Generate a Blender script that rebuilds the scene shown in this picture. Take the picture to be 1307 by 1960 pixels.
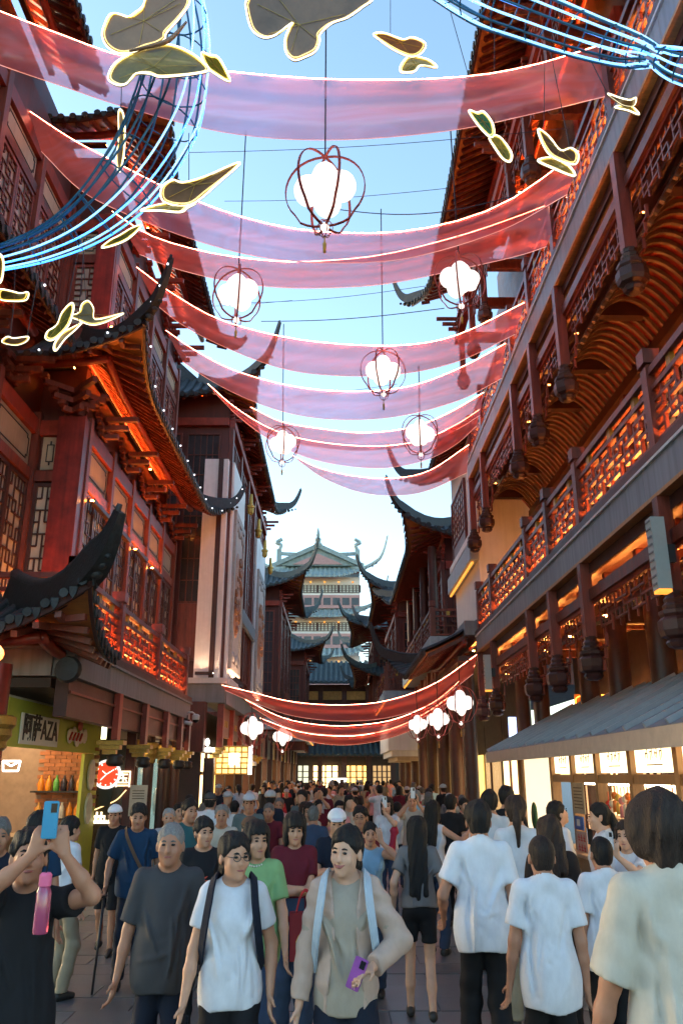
import bpy, bmesh, math, random
import numpy as np
from mathutils import Vector, Matrix, Euler

for o in list(bpy.data.objects):
    bpy.data.objects.remove(o, do_unlink=True)
SC = bpy.context.scene
COL = SC.collection
R = math.radians
PI = math.pi
random.seed(7)

# ---------------------------------------------------------------- camera
F_PX, W_PX, H_PX = 1550.0, 1307.0, 1960.0
CAM_Z = 1.94
PITCH = math.atan(504 / F_PX)
YAW = -8.5 * math.cos(PITCH) / F_PX          # street runs along +Y
cd = bpy.data.cameras.new('camera')
cam = bpy.data.objects.new('camera', cd)
COL.objects.link(cam)
cam.location = (0, 0, CAM_Z)
cam.rotation_euler = (PI / 2 + PITCH, 0, YAW)
cd.sensor_fit = 'VERTICAL'
cd.sensor_height = 36
cd.lens = 36 * F_PX / H_PX
cd.clip_end = 2000
SC.camera = cam
SC.render.resolution_x, SC.render.resolution_y = 682, 1024

# ---------------------------------------------------------------- sky, sun, exposure
SUN_EL, SUN_ROT = R(8), R(295)
world = bpy.data.worlds.new('World')
SC.world = world
world.use_nodes = True
wn = world.node_tree.nodes
wl = world.node_tree.links
wn.clear()
sky = wn.new('ShaderNodeTexSky')
sky.sky_type = 'NISHITA'
sky.sun_disc = False
sky.sun_elevation = SUN_EL
sky.sun_rotation = SUN_ROT
sky.altitude = 20
sky.air_density = 1.0
sky.dust_density = 0.5
sky.ozone_density = 1.7
bg = wn.new('ShaderNodeBackground')
bg.inputs['Strength'].default_value = 0.15
wo = wn.new('ShaderNodeOutputWorld')
wl.new(sky.outputs[0], bg.inputs[0])
wl.new(bg.outputs[0], wo.inputs[0])

sd = bpy.data.lights.new('sun', 'SUN')
sun = bpy.data.objects.new('sun', sd)
COL.objects.link(sun)
sd.energy = 0.15
sd.angle = R(25)
sd.color = (1.0, 0.93, 0.85)
# direction the sun stands in (azimuth measured like the sky's rotation)
sx, sy, sz = math.sin(SUN_ROT) * math.cos(SUN_EL), math.cos(SUN_ROT) * math.cos(SUN_EL), math.sin(SUN_EL)
sun.rotation_euler = Vector((sx, sy, sz)).to_track_quat('Z', 'Y').to_euler()

SC.view_settings.view_transform = 'Standard'
SC.view_settings.look = 'None'
SC.view_settings.gamma = 1.0
SC.view_settings.exposure = 2.4
SC.view_settings.use_curve_mapping = False
cy = SC.cycles
cy.max_bounces, cy.diffuse_bounces, cy.glossy_bounces, cy.transmission_bounces, cy.transparent_max_bounces = 5, 3, 2, 4, 10
cy.caustics_reflective = cy.caustics_refractive = False
cy.use_denoising = True
cy.use_adaptive_sampling = True
cy.adaptive_threshold = 0.03
cy.sample_clamp_indirect = 4.0

# ---------------------------------------------------------------- helpers
_cp, _sp = math.cos(PITCH), math.sin(PITCH)
_cy, _sy = math.cos(YAW), math.sin(YAW)


def ray(px, py):
    u, v = px - W_PX / 2, H_PX / 2 - py
    x, y, z = u, F_PX * _cp - v * _sp, F_PX * _sp + v * _cp
    return Vector((x * _cy - y * _sy, x * _sy + y * _cy, z))


def at(px, py, Y=None, X=None, Z=None):
    """world point seen at a photograph pixel, at a given depth / side plane / height"""
    d = ray(px, py)
    if Y is not None:
        k = Y / d.y
    elif X is not None:
        k = X / d.x
    else:
        k = (Z - CAM_Z) / d.z
    return Vector((0, 0, CAM_Z)) + d * k


MATS = {}


def mat(name, col, rough=0.55, metal=0.0, var=0.18, scale=6.0, bump=0.0, bscale=40.0, emit=None, estr=0.0,
        grain=None, spec=0.5, coat=0.0, streak=0.0):
    if name in MATS:
        return MATS[name]
    m = bpy.data.materials.new(name)
    MATS[name] = m
    m.use_nodes = True
    nt = m.node_tree
    n, l = nt.nodes, nt.links
    b = n['Principled BSDF']
    b.inputs['Roughness'].default_value = rough
    b.inputs['Metallic'].default_value = metal
    b.inputs['Specular IOR Level'].default_value = spec
    b.inputs['Coat Weight'].default_value = coat
    c = (col[0], col[1], col[2], 1)
    if var > 0:
        tc = n.new('ShaderNodeTexCoord')
        geo = n.new('ShaderNodeNewGeometry')
        mp = n.new('ShaderNodeMapping')
        g = grain or (1, 1, 1)
        mp.inputs['Scale'].default_value = g
        l.new(geo.outputs['Position'], mp.inputs[0])
        nz = n.new('ShaderNodeTexNoise')
        nz.inputs['Scale'].default_value = scale
        nz.inputs['Detail'].default_value = 5
        nz.inputs['Roughness'].default_value = 0.65
        l.new(mp.outputs[0], nz.inputs['Vector'])
        oi = n.new('ShaderNodeObjectInfo')
        add = n.new('ShaderNodeMath')
        add.operation = 'MULTIPLY_ADD'
        add.inputs[1].default_value = 0.3
        l.new(oi.outputs['Random'], add.inputs[0])
        l.new(nz.outputs[0], add.inputs[2])
        rp = n.new('ShaderNodeMapRange')
        rp.inputs['From Min'].default_value = 0.35
        rp.inputs['From Max'].default_value = 0.95
        rp.inputs['To Min'].default_value = 1 - var * 1.4
        rp.inputs['To Max'].default_value = 1 + var
        l.new(add.outputs[0], rp.inputs[0])
        mx = n.new('ShaderNodeVectorMath')
        mx.operation = 'SCALE'
        mx.inputs[0].default_value = col[:3]
        l.new(rp.outputs[0], mx.inputs['Scale'])
        last = mx.outputs[0]
        if streak > 0:
            mp2 = n.new('ShaderNodeMapping')
            mp2.inputs['Scale'].default_value = (9, 9, .5)
            l.new(geo.outputs['Position'], mp2.inputs[0])
            n2 = n.new('ShaderNodeTexNoise')
            n2.inputs['Scale'].default_value = 1.2
            n2.inputs['Detail'].default_value = 6
            l.new(mp2.outputs[0], n2.inputs['Vector'])
            r2 = n.new('ShaderNodeMapRange')
            r2.inputs['From Min'].default_value = 0.4
            r2.inputs['From Max'].default_value = 0.75
            r2.inputs['To Min'].default_value = 1
            r2.inputs['To Max'].default_value = 1 - streak
            l.new(n2.outputs[0], r2.inputs[0])
            m2 = n.new('ShaderNodeVectorMath')
            m2.operation = 'SCALE'
            l.new(last, m2.inputs[0])
            l.new(r2.outputs[0], m2.inputs['Scale'])
            last = m2.outputs[0]
        l.new(last, b.inputs['Base Color'])
        rr = n.new('ShaderNodeMapRange')
        rr.inputs['To Min'].default_value = max(0, rough - 0.12)
        rr.inputs['To Max'].default_value = min(1, rough + 0.15)
        l.new(nz.outputs[0], rr.inputs[0])
        l.new(rr.outputs[0], b.inputs['Roughness'])
        if bump > 0:
            nb = n.new('ShaderNodeTexNoise')
            nb.inputs['Scale'].default_value = bscale
            nb.inputs['Detail'].default_value = 4
            l.new(mp.outputs[0], nb.inputs['Vector'])
            bp = n.new('ShaderNodeBump')
            bp.inputs['Strength'].default_value = bump
            bp.inputs['Distance'].default_value = 0.02
            l.new(nb.outputs[0], bp.inputs['Height'])
            l.new(bp.outputs[0], b.inputs['Normal'])
    else:
        b.inputs['Base Color'].default_value = c
    if emit:
        b.inputs['Emission Color'].default_value = (emit[0], emit[1], emit[2], 1)
        b.inputs['Emission Strength'].default_value = estr
    return m


def glow(name, col, s, samp=False):
    """something that gives off light"""
    m = mat(name, (.8, .8, .8), var=0, emit=col, estr=s)
    if not samp:
        m.cycles.emission_sampling = 'NONE'
    return m


WM = {}


def _link(o, parent, W):
    COL.objects.link(o)
    if parent is not None:
        o.parent = parent
        o.matrix_parent_inverse = WM[parent.name].inverted()
    o.matrix_basis = W
    WM[o.name] = W
    return o


def tag(o, label=None, cat=None, group=None, kind=None):
    if label:
        o['label'] = label
    if cat:
        o['category'] = cat
    if group:
        o['group'] = group
    if kind:
        o['kind'] = kind
    return o


def thing(name, loc, label, cat, group=None):
    o = bpy.data.objects.new(name, None)
    o.empty_display_size = 0.2
    _link(o, None, Matrix.Translation(Vector(loc)))
    return tag(o, label, cat, group)


class MB:
    """collects shapes into one mesh"""

    def __init__(s):
        s.v, s.f = [], []

    def add(s, v, f):
        k = len(s.v)
        s.v += [tuple(p) for p in v]
        s.f += [tuple(i + k for i in q) for q in f]
        return s

    def box(s, a, b):
        x0, y0, z0 = a
        x1, y1, z1 = b
        return s.add([(x0, y0, z0), (x1, y0, z0), (x1, y1, z0), (x0, y1, z0), (x0, y0, z1), (x1, y0, z1), (x1, y1, z1), (x0, y1, z1)],
                     [(0, 3, 2, 1), (4, 5, 6, 7), (0, 1, 5, 4), (1, 2, 6, 5), (2, 3, 7, 6), (3, 0, 4, 7)])

    def bar(s, p, q, w, h, up=(0, 0, 1)):
        """rectangular bar from p to q"""
        p, q = Vector(p), Vector(q)
        t = (q - p).normalized()
        up = Vector(up)
        sd_ = t.cross(up)
        if sd_.length < 1e-4:
            sd_ = t.cross(Vector((1, 0, 0)))
        sd_.normalize()
        u2 = sd_.cross(t)
        a, b = sd_ * w / 2, u2 * h / 2
        vs = [p - a - b, p + a - b, p + a + b, p - a + b, q - a - b, q + a - b, q + a + b, q - a + b]
        return s.add(vs, [(0, 1, 2, 3), (4, 7, 6, 5), (0, 4, 5, 1), (1, 5, 6, 2), (2, 6, 7, 3), (3, 7, 4, 0)])

    def tube(s, pts, r, n=6, closed=False):
        pts = [Vector(p) for p in pts]
        N = len(pts)
        rs = r if isinstance(r, (list, tuple)) else [r] * N
        vs, fs = [], []
        prev = None
        for i, p in enumerate(pts):
            if closed:
                t = pts[(i + 1) % N] - pts[i - 1]
            else:
                t = pts[min(i + 1, N - 1)] - pts[max(i - 1, 0)]
            t.normalize()
            if prev is None:
                a = t.orthogonal().normalized()
            else:
                a = (prev - t * prev.dot(t))
                a = a.normalized() if a.length > 1e-6 else t.orthogonal().normalized()
            prev = a
            b = t.cross(a)
            for k in range(n):
                an = 2 * PI * k / n
                vs.append(p + (a * math.cos(an) + b * math.sin(an)) * rs[i])
        m = N if closed else N - 1
        for i in range(m):
            for k in range(n):
                j = (i + 1) % N
                fs.append((i * n + k, i * n + (k + 1) % n, j * n + (k + 1) % n, j * n + k))
        if not closed:
            fs.append(tuple(range(n))[::-1])
            fs.append(tuple((N - 1) * n + k for k in range(n)))
        return s.add(vs, fs)

    def lathe(s, prof, c=(0, 0, 0), n=12):
        vs, fs = [], []
        for r_, z in prof:
            for k in range(n):
                a = 2 * PI * k / n
                vs.append((c[0] + r_ * math.cos(a), c[1] + r_ * math.sin(a), c[2] + z))
        for i in range(len(prof) - 1):
            for k in range(n):
                fs.append((i * n + k, i * n + (k + 1) % n, (i + 1) * n + (k + 1) % n, (i + 1) * n + k))
        fs.append(tuple(range(n))[::-1])
        fs.append(tuple((len(prof) - 1) * n + k for k in range(n)))
        return s.add(vs, fs)

    def ball(s, c, r, n=10, m=7, sc=(1, 1, 1)):
        vs, fs = [], []
        for i in range(1, m):
            t = PI * i / m
            for k in range(n):
                a = 2 * PI * k / n
                vs.append((c[0] + r * sc[0] * math.sin(t) * math.cos(a), c[1] + r * sc[1] * math.sin(t) * math.sin(a), c[2] + r * sc[2] * math.cos(t)))
        top = len(vs)
        vs += [(c[0], c[1], c[2] + r * sc[2]), (c[0], c[1], c[2] - r * sc[2])]
        for i in range(m - 2):
            for k in range(n):
                fs.append((i * n + k, (i + 1) * n + k, (i + 1) * n + (k + 1) % n, i * n + (k + 1) % n))
        for k in range(n):
            fs.append((top, k, (k + 1) % n))
            fs.append((top + 1, (m - 2) * n + (k + 1) % n, (m - 2) * n + k))
        return s.add(vs, fs)

    def prism(s, poly, h, ax=2):
        """extrude a polygon given in 3D points along vector h"""
        h = Vector(h)
        n = len(poly)
        vs = [Vector(p) for p in poly] + [Vector(p) + h for p in poly]
        return s.add(vs, [tuple(range(n))[::-1], tuple(range(n, 2 * n))] + [(i, (i + 1) % n, n + (i + 1) % n, n + i) for i in range(n)])

    def grid(s, rows):
        nr, nc = len(rows), len(rows[0])
        vs = [p for r_ in rows for p in r_]
        return s.add(vs, [(i * nc + j, i * nc + j + 1, (i + 1) * nc + j + 1, (i + 1) * nc + j) for i in range(nr - 1) for j in range(nc - 1)])

    def mesh(s, name, m, smooth=False):
        me = bpy.data.meshes.new(name)
        me.from_pydata(s.v, [], s.f)
        if m:
            me.materials.append(m)
        if smooth:
            me.polygons.foreach_set('use_smooth', [True] * len(me.polygons))
            if smooth == 'auto':
                try:
                    me.set_sharp_from_angle(angle=R(38))
                except Exception:
                    pass
        me.update()
        return me

    def build(s, name, m, parent=None, smooth=False, fix=True, W=None):
        """one mesh object; vertices are in world space, origin moved to the centre of its base"""
        a = np.array(s.v)
        if W is None:
            lo, hi = a.min(0), a.max(0)
            c = Vector(((lo[0] + hi[0]) / 2, (lo[1] + hi[1]) / 2, lo[2]))
            s.v = [tuple(p) for p in (a - np.array(c))]
            W = Matrix.Translation(c)
        me = s.mesh(name, m, smooth)
        if fix:
            bm = bmesh.new()
            bm.from_mesh(me)
            bmesh.ops.recalc_face_normals(bm, faces=bm.faces)
            bm.to_mesh(me)
            bm.free()
        return _link(bpy.data.objects.new(name, me), parent, W)


SHARED = {}


def shared(key, fn):
    if key not in SHARED:
        SHARED[key] = fn()
    return SHARED[key]


def unit(kind, m):
    def mk():
        b = MB()
        if kind == 'cube':
            b.box((-.5, -.5, -.5), (.5, .5, .5))
        elif kind == 'bcube':
            bm = bmesh.new()
            bmesh.ops.create_cube(bm, size=1)
            bmesh.ops.bevel(bm, geom=bm.edges[:], offset=.04, segments=1, affect='EDGES')
            me = bpy.data.meshes.new('bcube')
            bm.to_mesh(me)
            bm.free()
            me.materials.append(m)
            return me
        elif kind.startswith('cyl'):
            b.lathe([(.5, -.5), (.5, .5)], n=int(kind[3:]))
            return b.mesh(kind, m, 'auto')
        elif kind == 'ball':
            b.ball((0, 0, 0), .5, 10, 7)
            return b.mesh(kind, m, True)
        return b.mesh(kind, m)
    return shared((kind, m.name), mk)


def inst(name, me, parent, W):
    return _link(bpy.data.objects.new(name, me), parent, W)


def bx(name, m, parent, a, b, kind='cube'):
    """axis-aligned box between corners a and b sharing one unit mesh"""
    a, b = Vector(a), Vector(b)
    c = (a + b) / 2
    s = b - a
    W = Matrix.Translation(c) @ Matrix.Diagonal((max(abs(s.x), 1e-4), max(abs(s.y), 1e-4), max(abs(s.z), 1e-4), 1))
    return inst(name, unit(kind, m), parent, W)


def beam(name, m, parent, p, q, w, h, kind='cube', up=(0, 0, 1)):
    """bar from p to q (length axis local Y)"""
    p, q = Vector(p), Vector(q)
    t = q - p
    L = t.length
    t.normalize()
    up = Vector(up)
    x = t.cross(up)
    if x.length < 1e-4:
        x = Vector((1, 0, 0))
    x.normalize()
    z = x.cross(t)
    Rm = Matrix((x, t, z)).transposed().to_4x4()
    W = Matrix.Translation((p + q) / 2) @ Rm @ Matrix.Diagonal((w, L, h, 1))
    return inst(name, unit(kind, m), parent, W)


def lerp(a, b, t):
    return a + (b - a) * t


def spline(pts, n):
    """Catmull-Rom through points"""
    P = [Vector(p) for p in pts]
    P = [P[0] * 2 - P[1]] + P + [P[-1] * 2 - P[-2]]
    out = []
    m = len(P) - 3
    for i in range(n):
        u = i / (n - 1) * m
        k = min(int(u), m - 1)
        t = u - k
        a, b, c, d = P[k:k + 4]
        out.append(0.5 * ((2 * b) + (c - a) * t + (2 * a - 5 * b + 4 * c - d) * t * t + (3 * b - a - 3 * c + d) * t ** 3))
    return out


# ---------------------------------------------------------------- materials
M_RED = mat('red_lacquer_wood', (.185, .036, .020), .42, var=.45, scale=3, bump=.15, grain=(3, 3, .6), streak=.45)
M_RED2 = mat('bright_red_lacquer', (.27, .032, .016), .38, var=.4, scale=4, streak=.25)
M_DARK = mat('dark_red_wood', (.055, .016, .012), .45, var=.35, scale=4, bump=.15)
M_BLACK = mat('black_wood', (.022, .014, .012), .5, var=.3)
M_TILE = mat('black_roof_tile', (.026, .031, .033), .6, var=.5, scale=9, bump=.4, bscale=25)
M_TILE3 = mat('hazed_green_tower_tile', (.30, .37, .36), .6, var=.3, scale=3)  # distance haze put into the tile colour
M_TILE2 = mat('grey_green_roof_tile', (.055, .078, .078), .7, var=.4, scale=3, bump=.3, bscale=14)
M_GREY = mat('grey_stone_fascia', (.21, .225, .235), .6, var=.16, scale=2, bump=.1, streak=.28)
M_CREAM = mat('cream_plaster', (.42, .32, .22), .7, var=.12, scale=2, streak=.15)
M_WHITE = mat('white_plaster', (.68, .66, .63), .7, var=.08, scale=2, streak=.12)
M_BOARD = mat('ochre_soffit_board', (.50, .22, .07), .5, var=.25, scale=3, grain=(1, 6, 1))
M_GOLD = mat('gilt_wood', (.46, .27, .055), .38, metal=.55, var=.25, scale=20, bump=.4, bscale=60)
M_STONE = mat('carved_stone', (.42, .37, .33), .7, var=.2, scale=12, bump=.3)
M_TERRA = mat('carved_relief_wood', (.45, .19, .09), .55, var=.4, scale=25, bump=.8, bscale=60)
M_GLASS = mat('dark_window_pane', (.05, .05, .055), .12, var=.3, scale=2)
M_PANE = mat('frosted_window_pane', (.42, .36, .30), .35, var=.25, scale=1.5)
M_IRON = mat('black_iron', (.02, .02, .022), .45, var=.2)
M_LED = glow('orange_light_strip', (1.0, .33, .06), 40, True)
M_LEDW = glow('dim_orange_light_strip', (1.0, .28, .05), 4.5, True)
M_LEDF = glow('eave_light_strip', (1.0, .25, .035), 75, True)
M_PIERFILL = glow('added_pier_fill', (1.0, .62, .38), 20, True)  # added fill light for the white piers
M_LEDS = glow('amber_light_strip', (1.0, .30, .05), 30, True)
M_AMBER = mat('amber_glow', (.6, .25, .05), .5, var=.2, emit=(1, .33, .04), estr=.34)
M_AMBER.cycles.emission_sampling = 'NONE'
M_BULB = glow('white_bulb', (.85, .92, 1.0), .5)
# ================================================================ building kit
class Fr:
    """facade frame: u along the facade, o outward towards the street / camera, z up"""

    def __init__(s, side, base):
        s.side, s.base = side, base

    def p(s, u, o, z):
        if s.side == 'L':
            return Vector((s.base + o, u, z))
        if s.side == 'R':
            return Vector((s.base - o, u, z))
        return Vector((u, s.base - o, z))


def fb(name, m, parent, fr, u0, u1, o0, o1, z0, z1, kind='cube'):
    a, b = fr.p(u0, o0, z0), fr.p(u1, o1, z1)
    return bx(name, m, parent, a, b, kind)


def mbf(mb, fr, u0, u1, o0, o1, z0, z1):
    a, b = fr.p(u0, o0, z0), fr.p(u1, o1, z1)
    lo = [min(a[i], b[i]) for i in range(3)]
    hi = [max(a[i], b[i]) for i in range(3)]
    mb.box(lo, hi)
    return mb


def trough(parent, p, q, m=None, w=.09):
    """light strip lying in an open-topped channel"""
    p, q = Vector(p), Vector(q)
    t = (q - p).normalized()
    sd_ = t.cross(Vector((0, 0, 1))).normalized()
    b = MB()
    b.bar(p - Vector((0, 0, .03)), q - Vector((0, 0, .03)), w, .02)
    for s in (-1, 1):
        b.bar(p + sd_ * s * w * .55, q + sd_ * s * w * .55, .015, .09)
    tr = b.build('strip_shield', M_DARK, parent, fix=False)  # added shield: hides the strip from below, lets light go up only
    beam('light_strip', m or M_LED, tr, p, q, w * .6, .02)


def fret(nu, nz):
    """interlocking fretwork: list of bars (u0,z0,u1,z1) on a grid"""
    out = []
    for j in range(1, nz):
        for i in range(-3, nu):
            if (i + 2 * j) % 4 == 0:
                a, b = max(0, i), min(nu, i + 3)
                if b > a:
                    out.append((a, j, b, j))
    for i in range(1, nu):
        for j in range(-3, nz):
            if (j + 2 * i + 1) % 4 == 0:
                a, b = max(0, j), min(nz, j + 3)
                if b > a:
                    out.append((i, a, i, b))
    return out


def lattice(parent, fr, u0, u1, o, z0, z1, nu, nz, t, m, single, name='lattice_bar', dep=None):
    du, dz = (u1 - u0) / nu, (z1 - z0) / nz
    mb = MB()
    dep = dep or t
    k = 0
    for (a, b, c, d) in fret(nu, nz):
        k += 1
        e = t / 2
        dd = dep / 2 if b == d else dep / 2 - .004
        args = (u0 + a * du - (0 if b != d else 0) - (e if b != d else 0), u0 + c * du + (e if b != d else 0), o - dd, o + dd,
                z0 + b * dz - (e if b == d else 0), z0 + d * dz + (e if b == d else 0))
        if single:
            fb(name, m, parent, fr, *args)
        else:
            mbf(mb, fr, *args)
    if not single and mb.v:
        tag(mb.build('lattice', m, parent, fix=False), kind='stuff')


def balustrade(bld, fr, us, z, o=0.0, h=1.0, near=0, post=.16, m=None, led=True, posth=1.28, nz=5, cell=.2):
    """timber rail of fretwork panels between posts; near = number of panels built bar by bar"""
    m = m or M_RED
    mb = MB()
    for i in range(len(us) - 1):
        a, b = us[i] + post / 2 + .002, us[i + 1] - post / 2 - .002
        mbf(mb, fr, a, b, o - .06, o + .06, z + h - .09, z + h)
        mbf(mb, fr, a, b, o - .045, o + .045, z + h - .30, z + h - .24)
        mbf(mb, fr, a, b, o - .05, o + .05, z + .04, z + .10)
    rail = mb.build('balustrade', m, bld, fix=False)
    for u in us:
        p = MB()
        mbf(p, fr, u - post / 2, u + post / 2, o - post / 2, o + post / 2, z, z + posth - .24)
        mbf(p, fr, u - post / 2 + .025, u + post / 2 - .025, o - post / 2 + .025, o + post / 2 - .025, z + posth - .24, z + posth - .19)
        mbf(p, fr, u - post * .62, u + post * .62, o - post * .62, o + post * .62, z + posth - .19, z + posth)
        p.build('baluster_post', m, rail, fix=False)
    for i in range(len(us) - 1):
        a, b = us[i] + post / 2, us[i + 1] - post / 2
        n = max(4, int(round((b - a) / cell)))
        single = i < near
        lattice(rail, fr, a, b, o, z + .10, z + h - .30, n, nz, .042, m, single, dep=.05)
        # small blocks in the gap under the handrail
        k = max(1, int((b - a) / .8))
        for q in range(k):
            c = lerp(a, b, (q + .5) / k)
            fb('rail_block', M_GOLD, rail, fr, c - .06, c + .06, o - .03, o + .03, z + h - .24, z + h - .09)
        if led:
            fb('light_strip', M_LED, rail, fr, a + .05, b - .05, o - .22, o - .19, z + .01, z + .03)
    return rail


def pendant_post(bld, fr, u, o, zt, zb, w=.15, m=None, lit=True):
    """hanging post ending in a carved lotus bud"""
    m = m or M_RED
    p = MB()
    mbf(p, fr, u - w / 2, u + w / 2, o - w / 2, o + w / 2, zb + .62, zt)
    post = p.build('hanging_post', m, bld, fix=False)
    c = fr.p(u, o, zb)

    def mk():
        b = MB()
        b.lathe([(.07, 0), (.11, .02), (.13, .06), (.11, .10), (.17, .13), (.19, .19), (.19, .30), (.15, .34), (.17, .37), (.17, .41), (.12, .43), (.13, .47),
                 (.10, .50), (.11, .54), (.08, .58), (.09, .63)], n=8)
        return b.mesh('lotus_bud', M_DARK, False)
    s = w / .15
    inst('lotus_bud', shared('lotus_bud', mk), post, Matrix.Translation(c) @ Matrix.Diagonal((s, s, 1, 1)) @ Matrix.Rotation(R(22.5), 4, 'Z'))
    return post


def lattice_window(bld, fr, u0, u1, o, z0, z1, nu=5, nz=9, m=None, pane=None, t=.03, single=False, ft=.07, style='fret'):
    """window leaf: frame with pane and lattice"""
    m = m or M_DARK
    pane = pane or M_PANE
    f = MB()
    mbf(f, fr, u0, u0 + ft, o, o + .08, z0, z1)
    mbf(f, fr, u1 - ft, u1, o, o + .08, z0, z1)
    mbf(f, fr, u0 + ft, u1 - ft, o, o + .08, z1 - ft, z1)
    mbf(f, fr, u0 + ft, u1 - ft, o, o + .08, z0, z0 + ft)
    zp = z0 + (z1 - z0) * .24
    mbf(f, fr, u0 + ft, u1 - ft, o, o + .075, zp - ft / 2, zp + ft / 2)
    w = f.build('window', m, bld, fix=False)
    fb('window_pane', pane, w, fr, u0 + ft, u1 - ft, o + .015, o + .025, zp + ft / 2, z1 - ft)
    fb('window_panel', m, w, fr, u0 + ft, u1 - ft, o + .01, o + .045, z0 + ft, zp - ft / 2)
    if style == 'fret':
        lattice(w, fr, u0 + ft, u1 - ft, o + .05, zp + ft / 2, z1 - ft, nu, nz, t, m, single, dep=.03)
    else:
        g = MB()
        for i in range(1, nu):
            c = lerp(u0 + ft, u1 - ft, i / nu)
            mbf(g, fr, c - t / 2, c + t / 2, o + .03, o + .06, zp, z1 - ft)
        for j in range(1, nz):
            c = lerp(zp, z1 - ft, j / nz)
            mbf(g, fr, u0 + ft, u1 - ft, o + .028, o + .057, c - t / 2, c + t / 2)
        tag(g.build('lattice', m, w, fix=False), kind='stuff')
    return w


def cream_panel(bld, fr, u0, u1, o, z0, z1, m=None):
    """pale panel with an inset dark line, in a timber surround"""
    pn = fb('frieze_panel', m or M_CREAM, bld, fr, u0, u1, o, o + .03, z0, z1)
    d, t = min(.10, (z1 - z0) * .16), .018
    b = MB()
    k = d * .7
    pts = [(u0 + d + k, z0 + d), (u1 - d - k, z0 + d), (u1 - d - k, z0 + d + k), (u1 - d, z0 + d + k), (u1 - d, z1 - d - k), (u1 - d - k, z1 - d - k), (u1 - d - k, z1 - d),
           (u0 + d + k, z1 - d), (u0 + d + k, z1 - d - k), (u0 + d, z1 - d - k), (u0 + d, z0 + d + k), (u0 + d + k, z0 + d + k)]
    for i in range(len(pts)):
        (a, c), (e, g) = pts[i], pts[(i + 1) % len(pts)]
        mbf(b, fr, min(a, e) - t / 2, max(a, e) + t / 2, o + .028, o + .042, min(c, g) - t / 2, max(c, g) + t / 2)
    b.build('inset_line', M_BLACK, pn, fix=False)
    return pn


def ribbonpath(mb, pts, ws, hs):
    """rectangular section swept along a rising path"""
    P = [Vector(p) for p in pts]
    n = len(P)
    vs, fs = [], []
    for i, p in enumerate(P):
        t = (P[min(i + 1, n - 1)] - P[max(i - 1, 0)]).normalized()
        sd_ = t.cross(Vector((0, 0, 1)))
        if sd_.length < 1e-3:
            sd_ = Vector((1, 0, 0))
        sd_.normalize()
        up = sd_.cross(t)
        w, h = ws[i] / 2, hs[i] / 2
        vs += [p - sd_ * w - up * h, p + sd_ * w - up * h, p + sd_ * w * .75 + up * h, p - sd_ * w * .75 + up * h]
    for i in range(n - 1):
        for k in range(4):
            fs.append((i * 4 + k, i * 4 + (k + 1) % 4, i * 4 + 4 + (k + 1) % 4, i * 4 + 4 + k))
    fs += [(3, 2, 1, 0), tuple((n - 1) * 4 + k for k in range(4))]
    mb.add(vs, fs)


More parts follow.
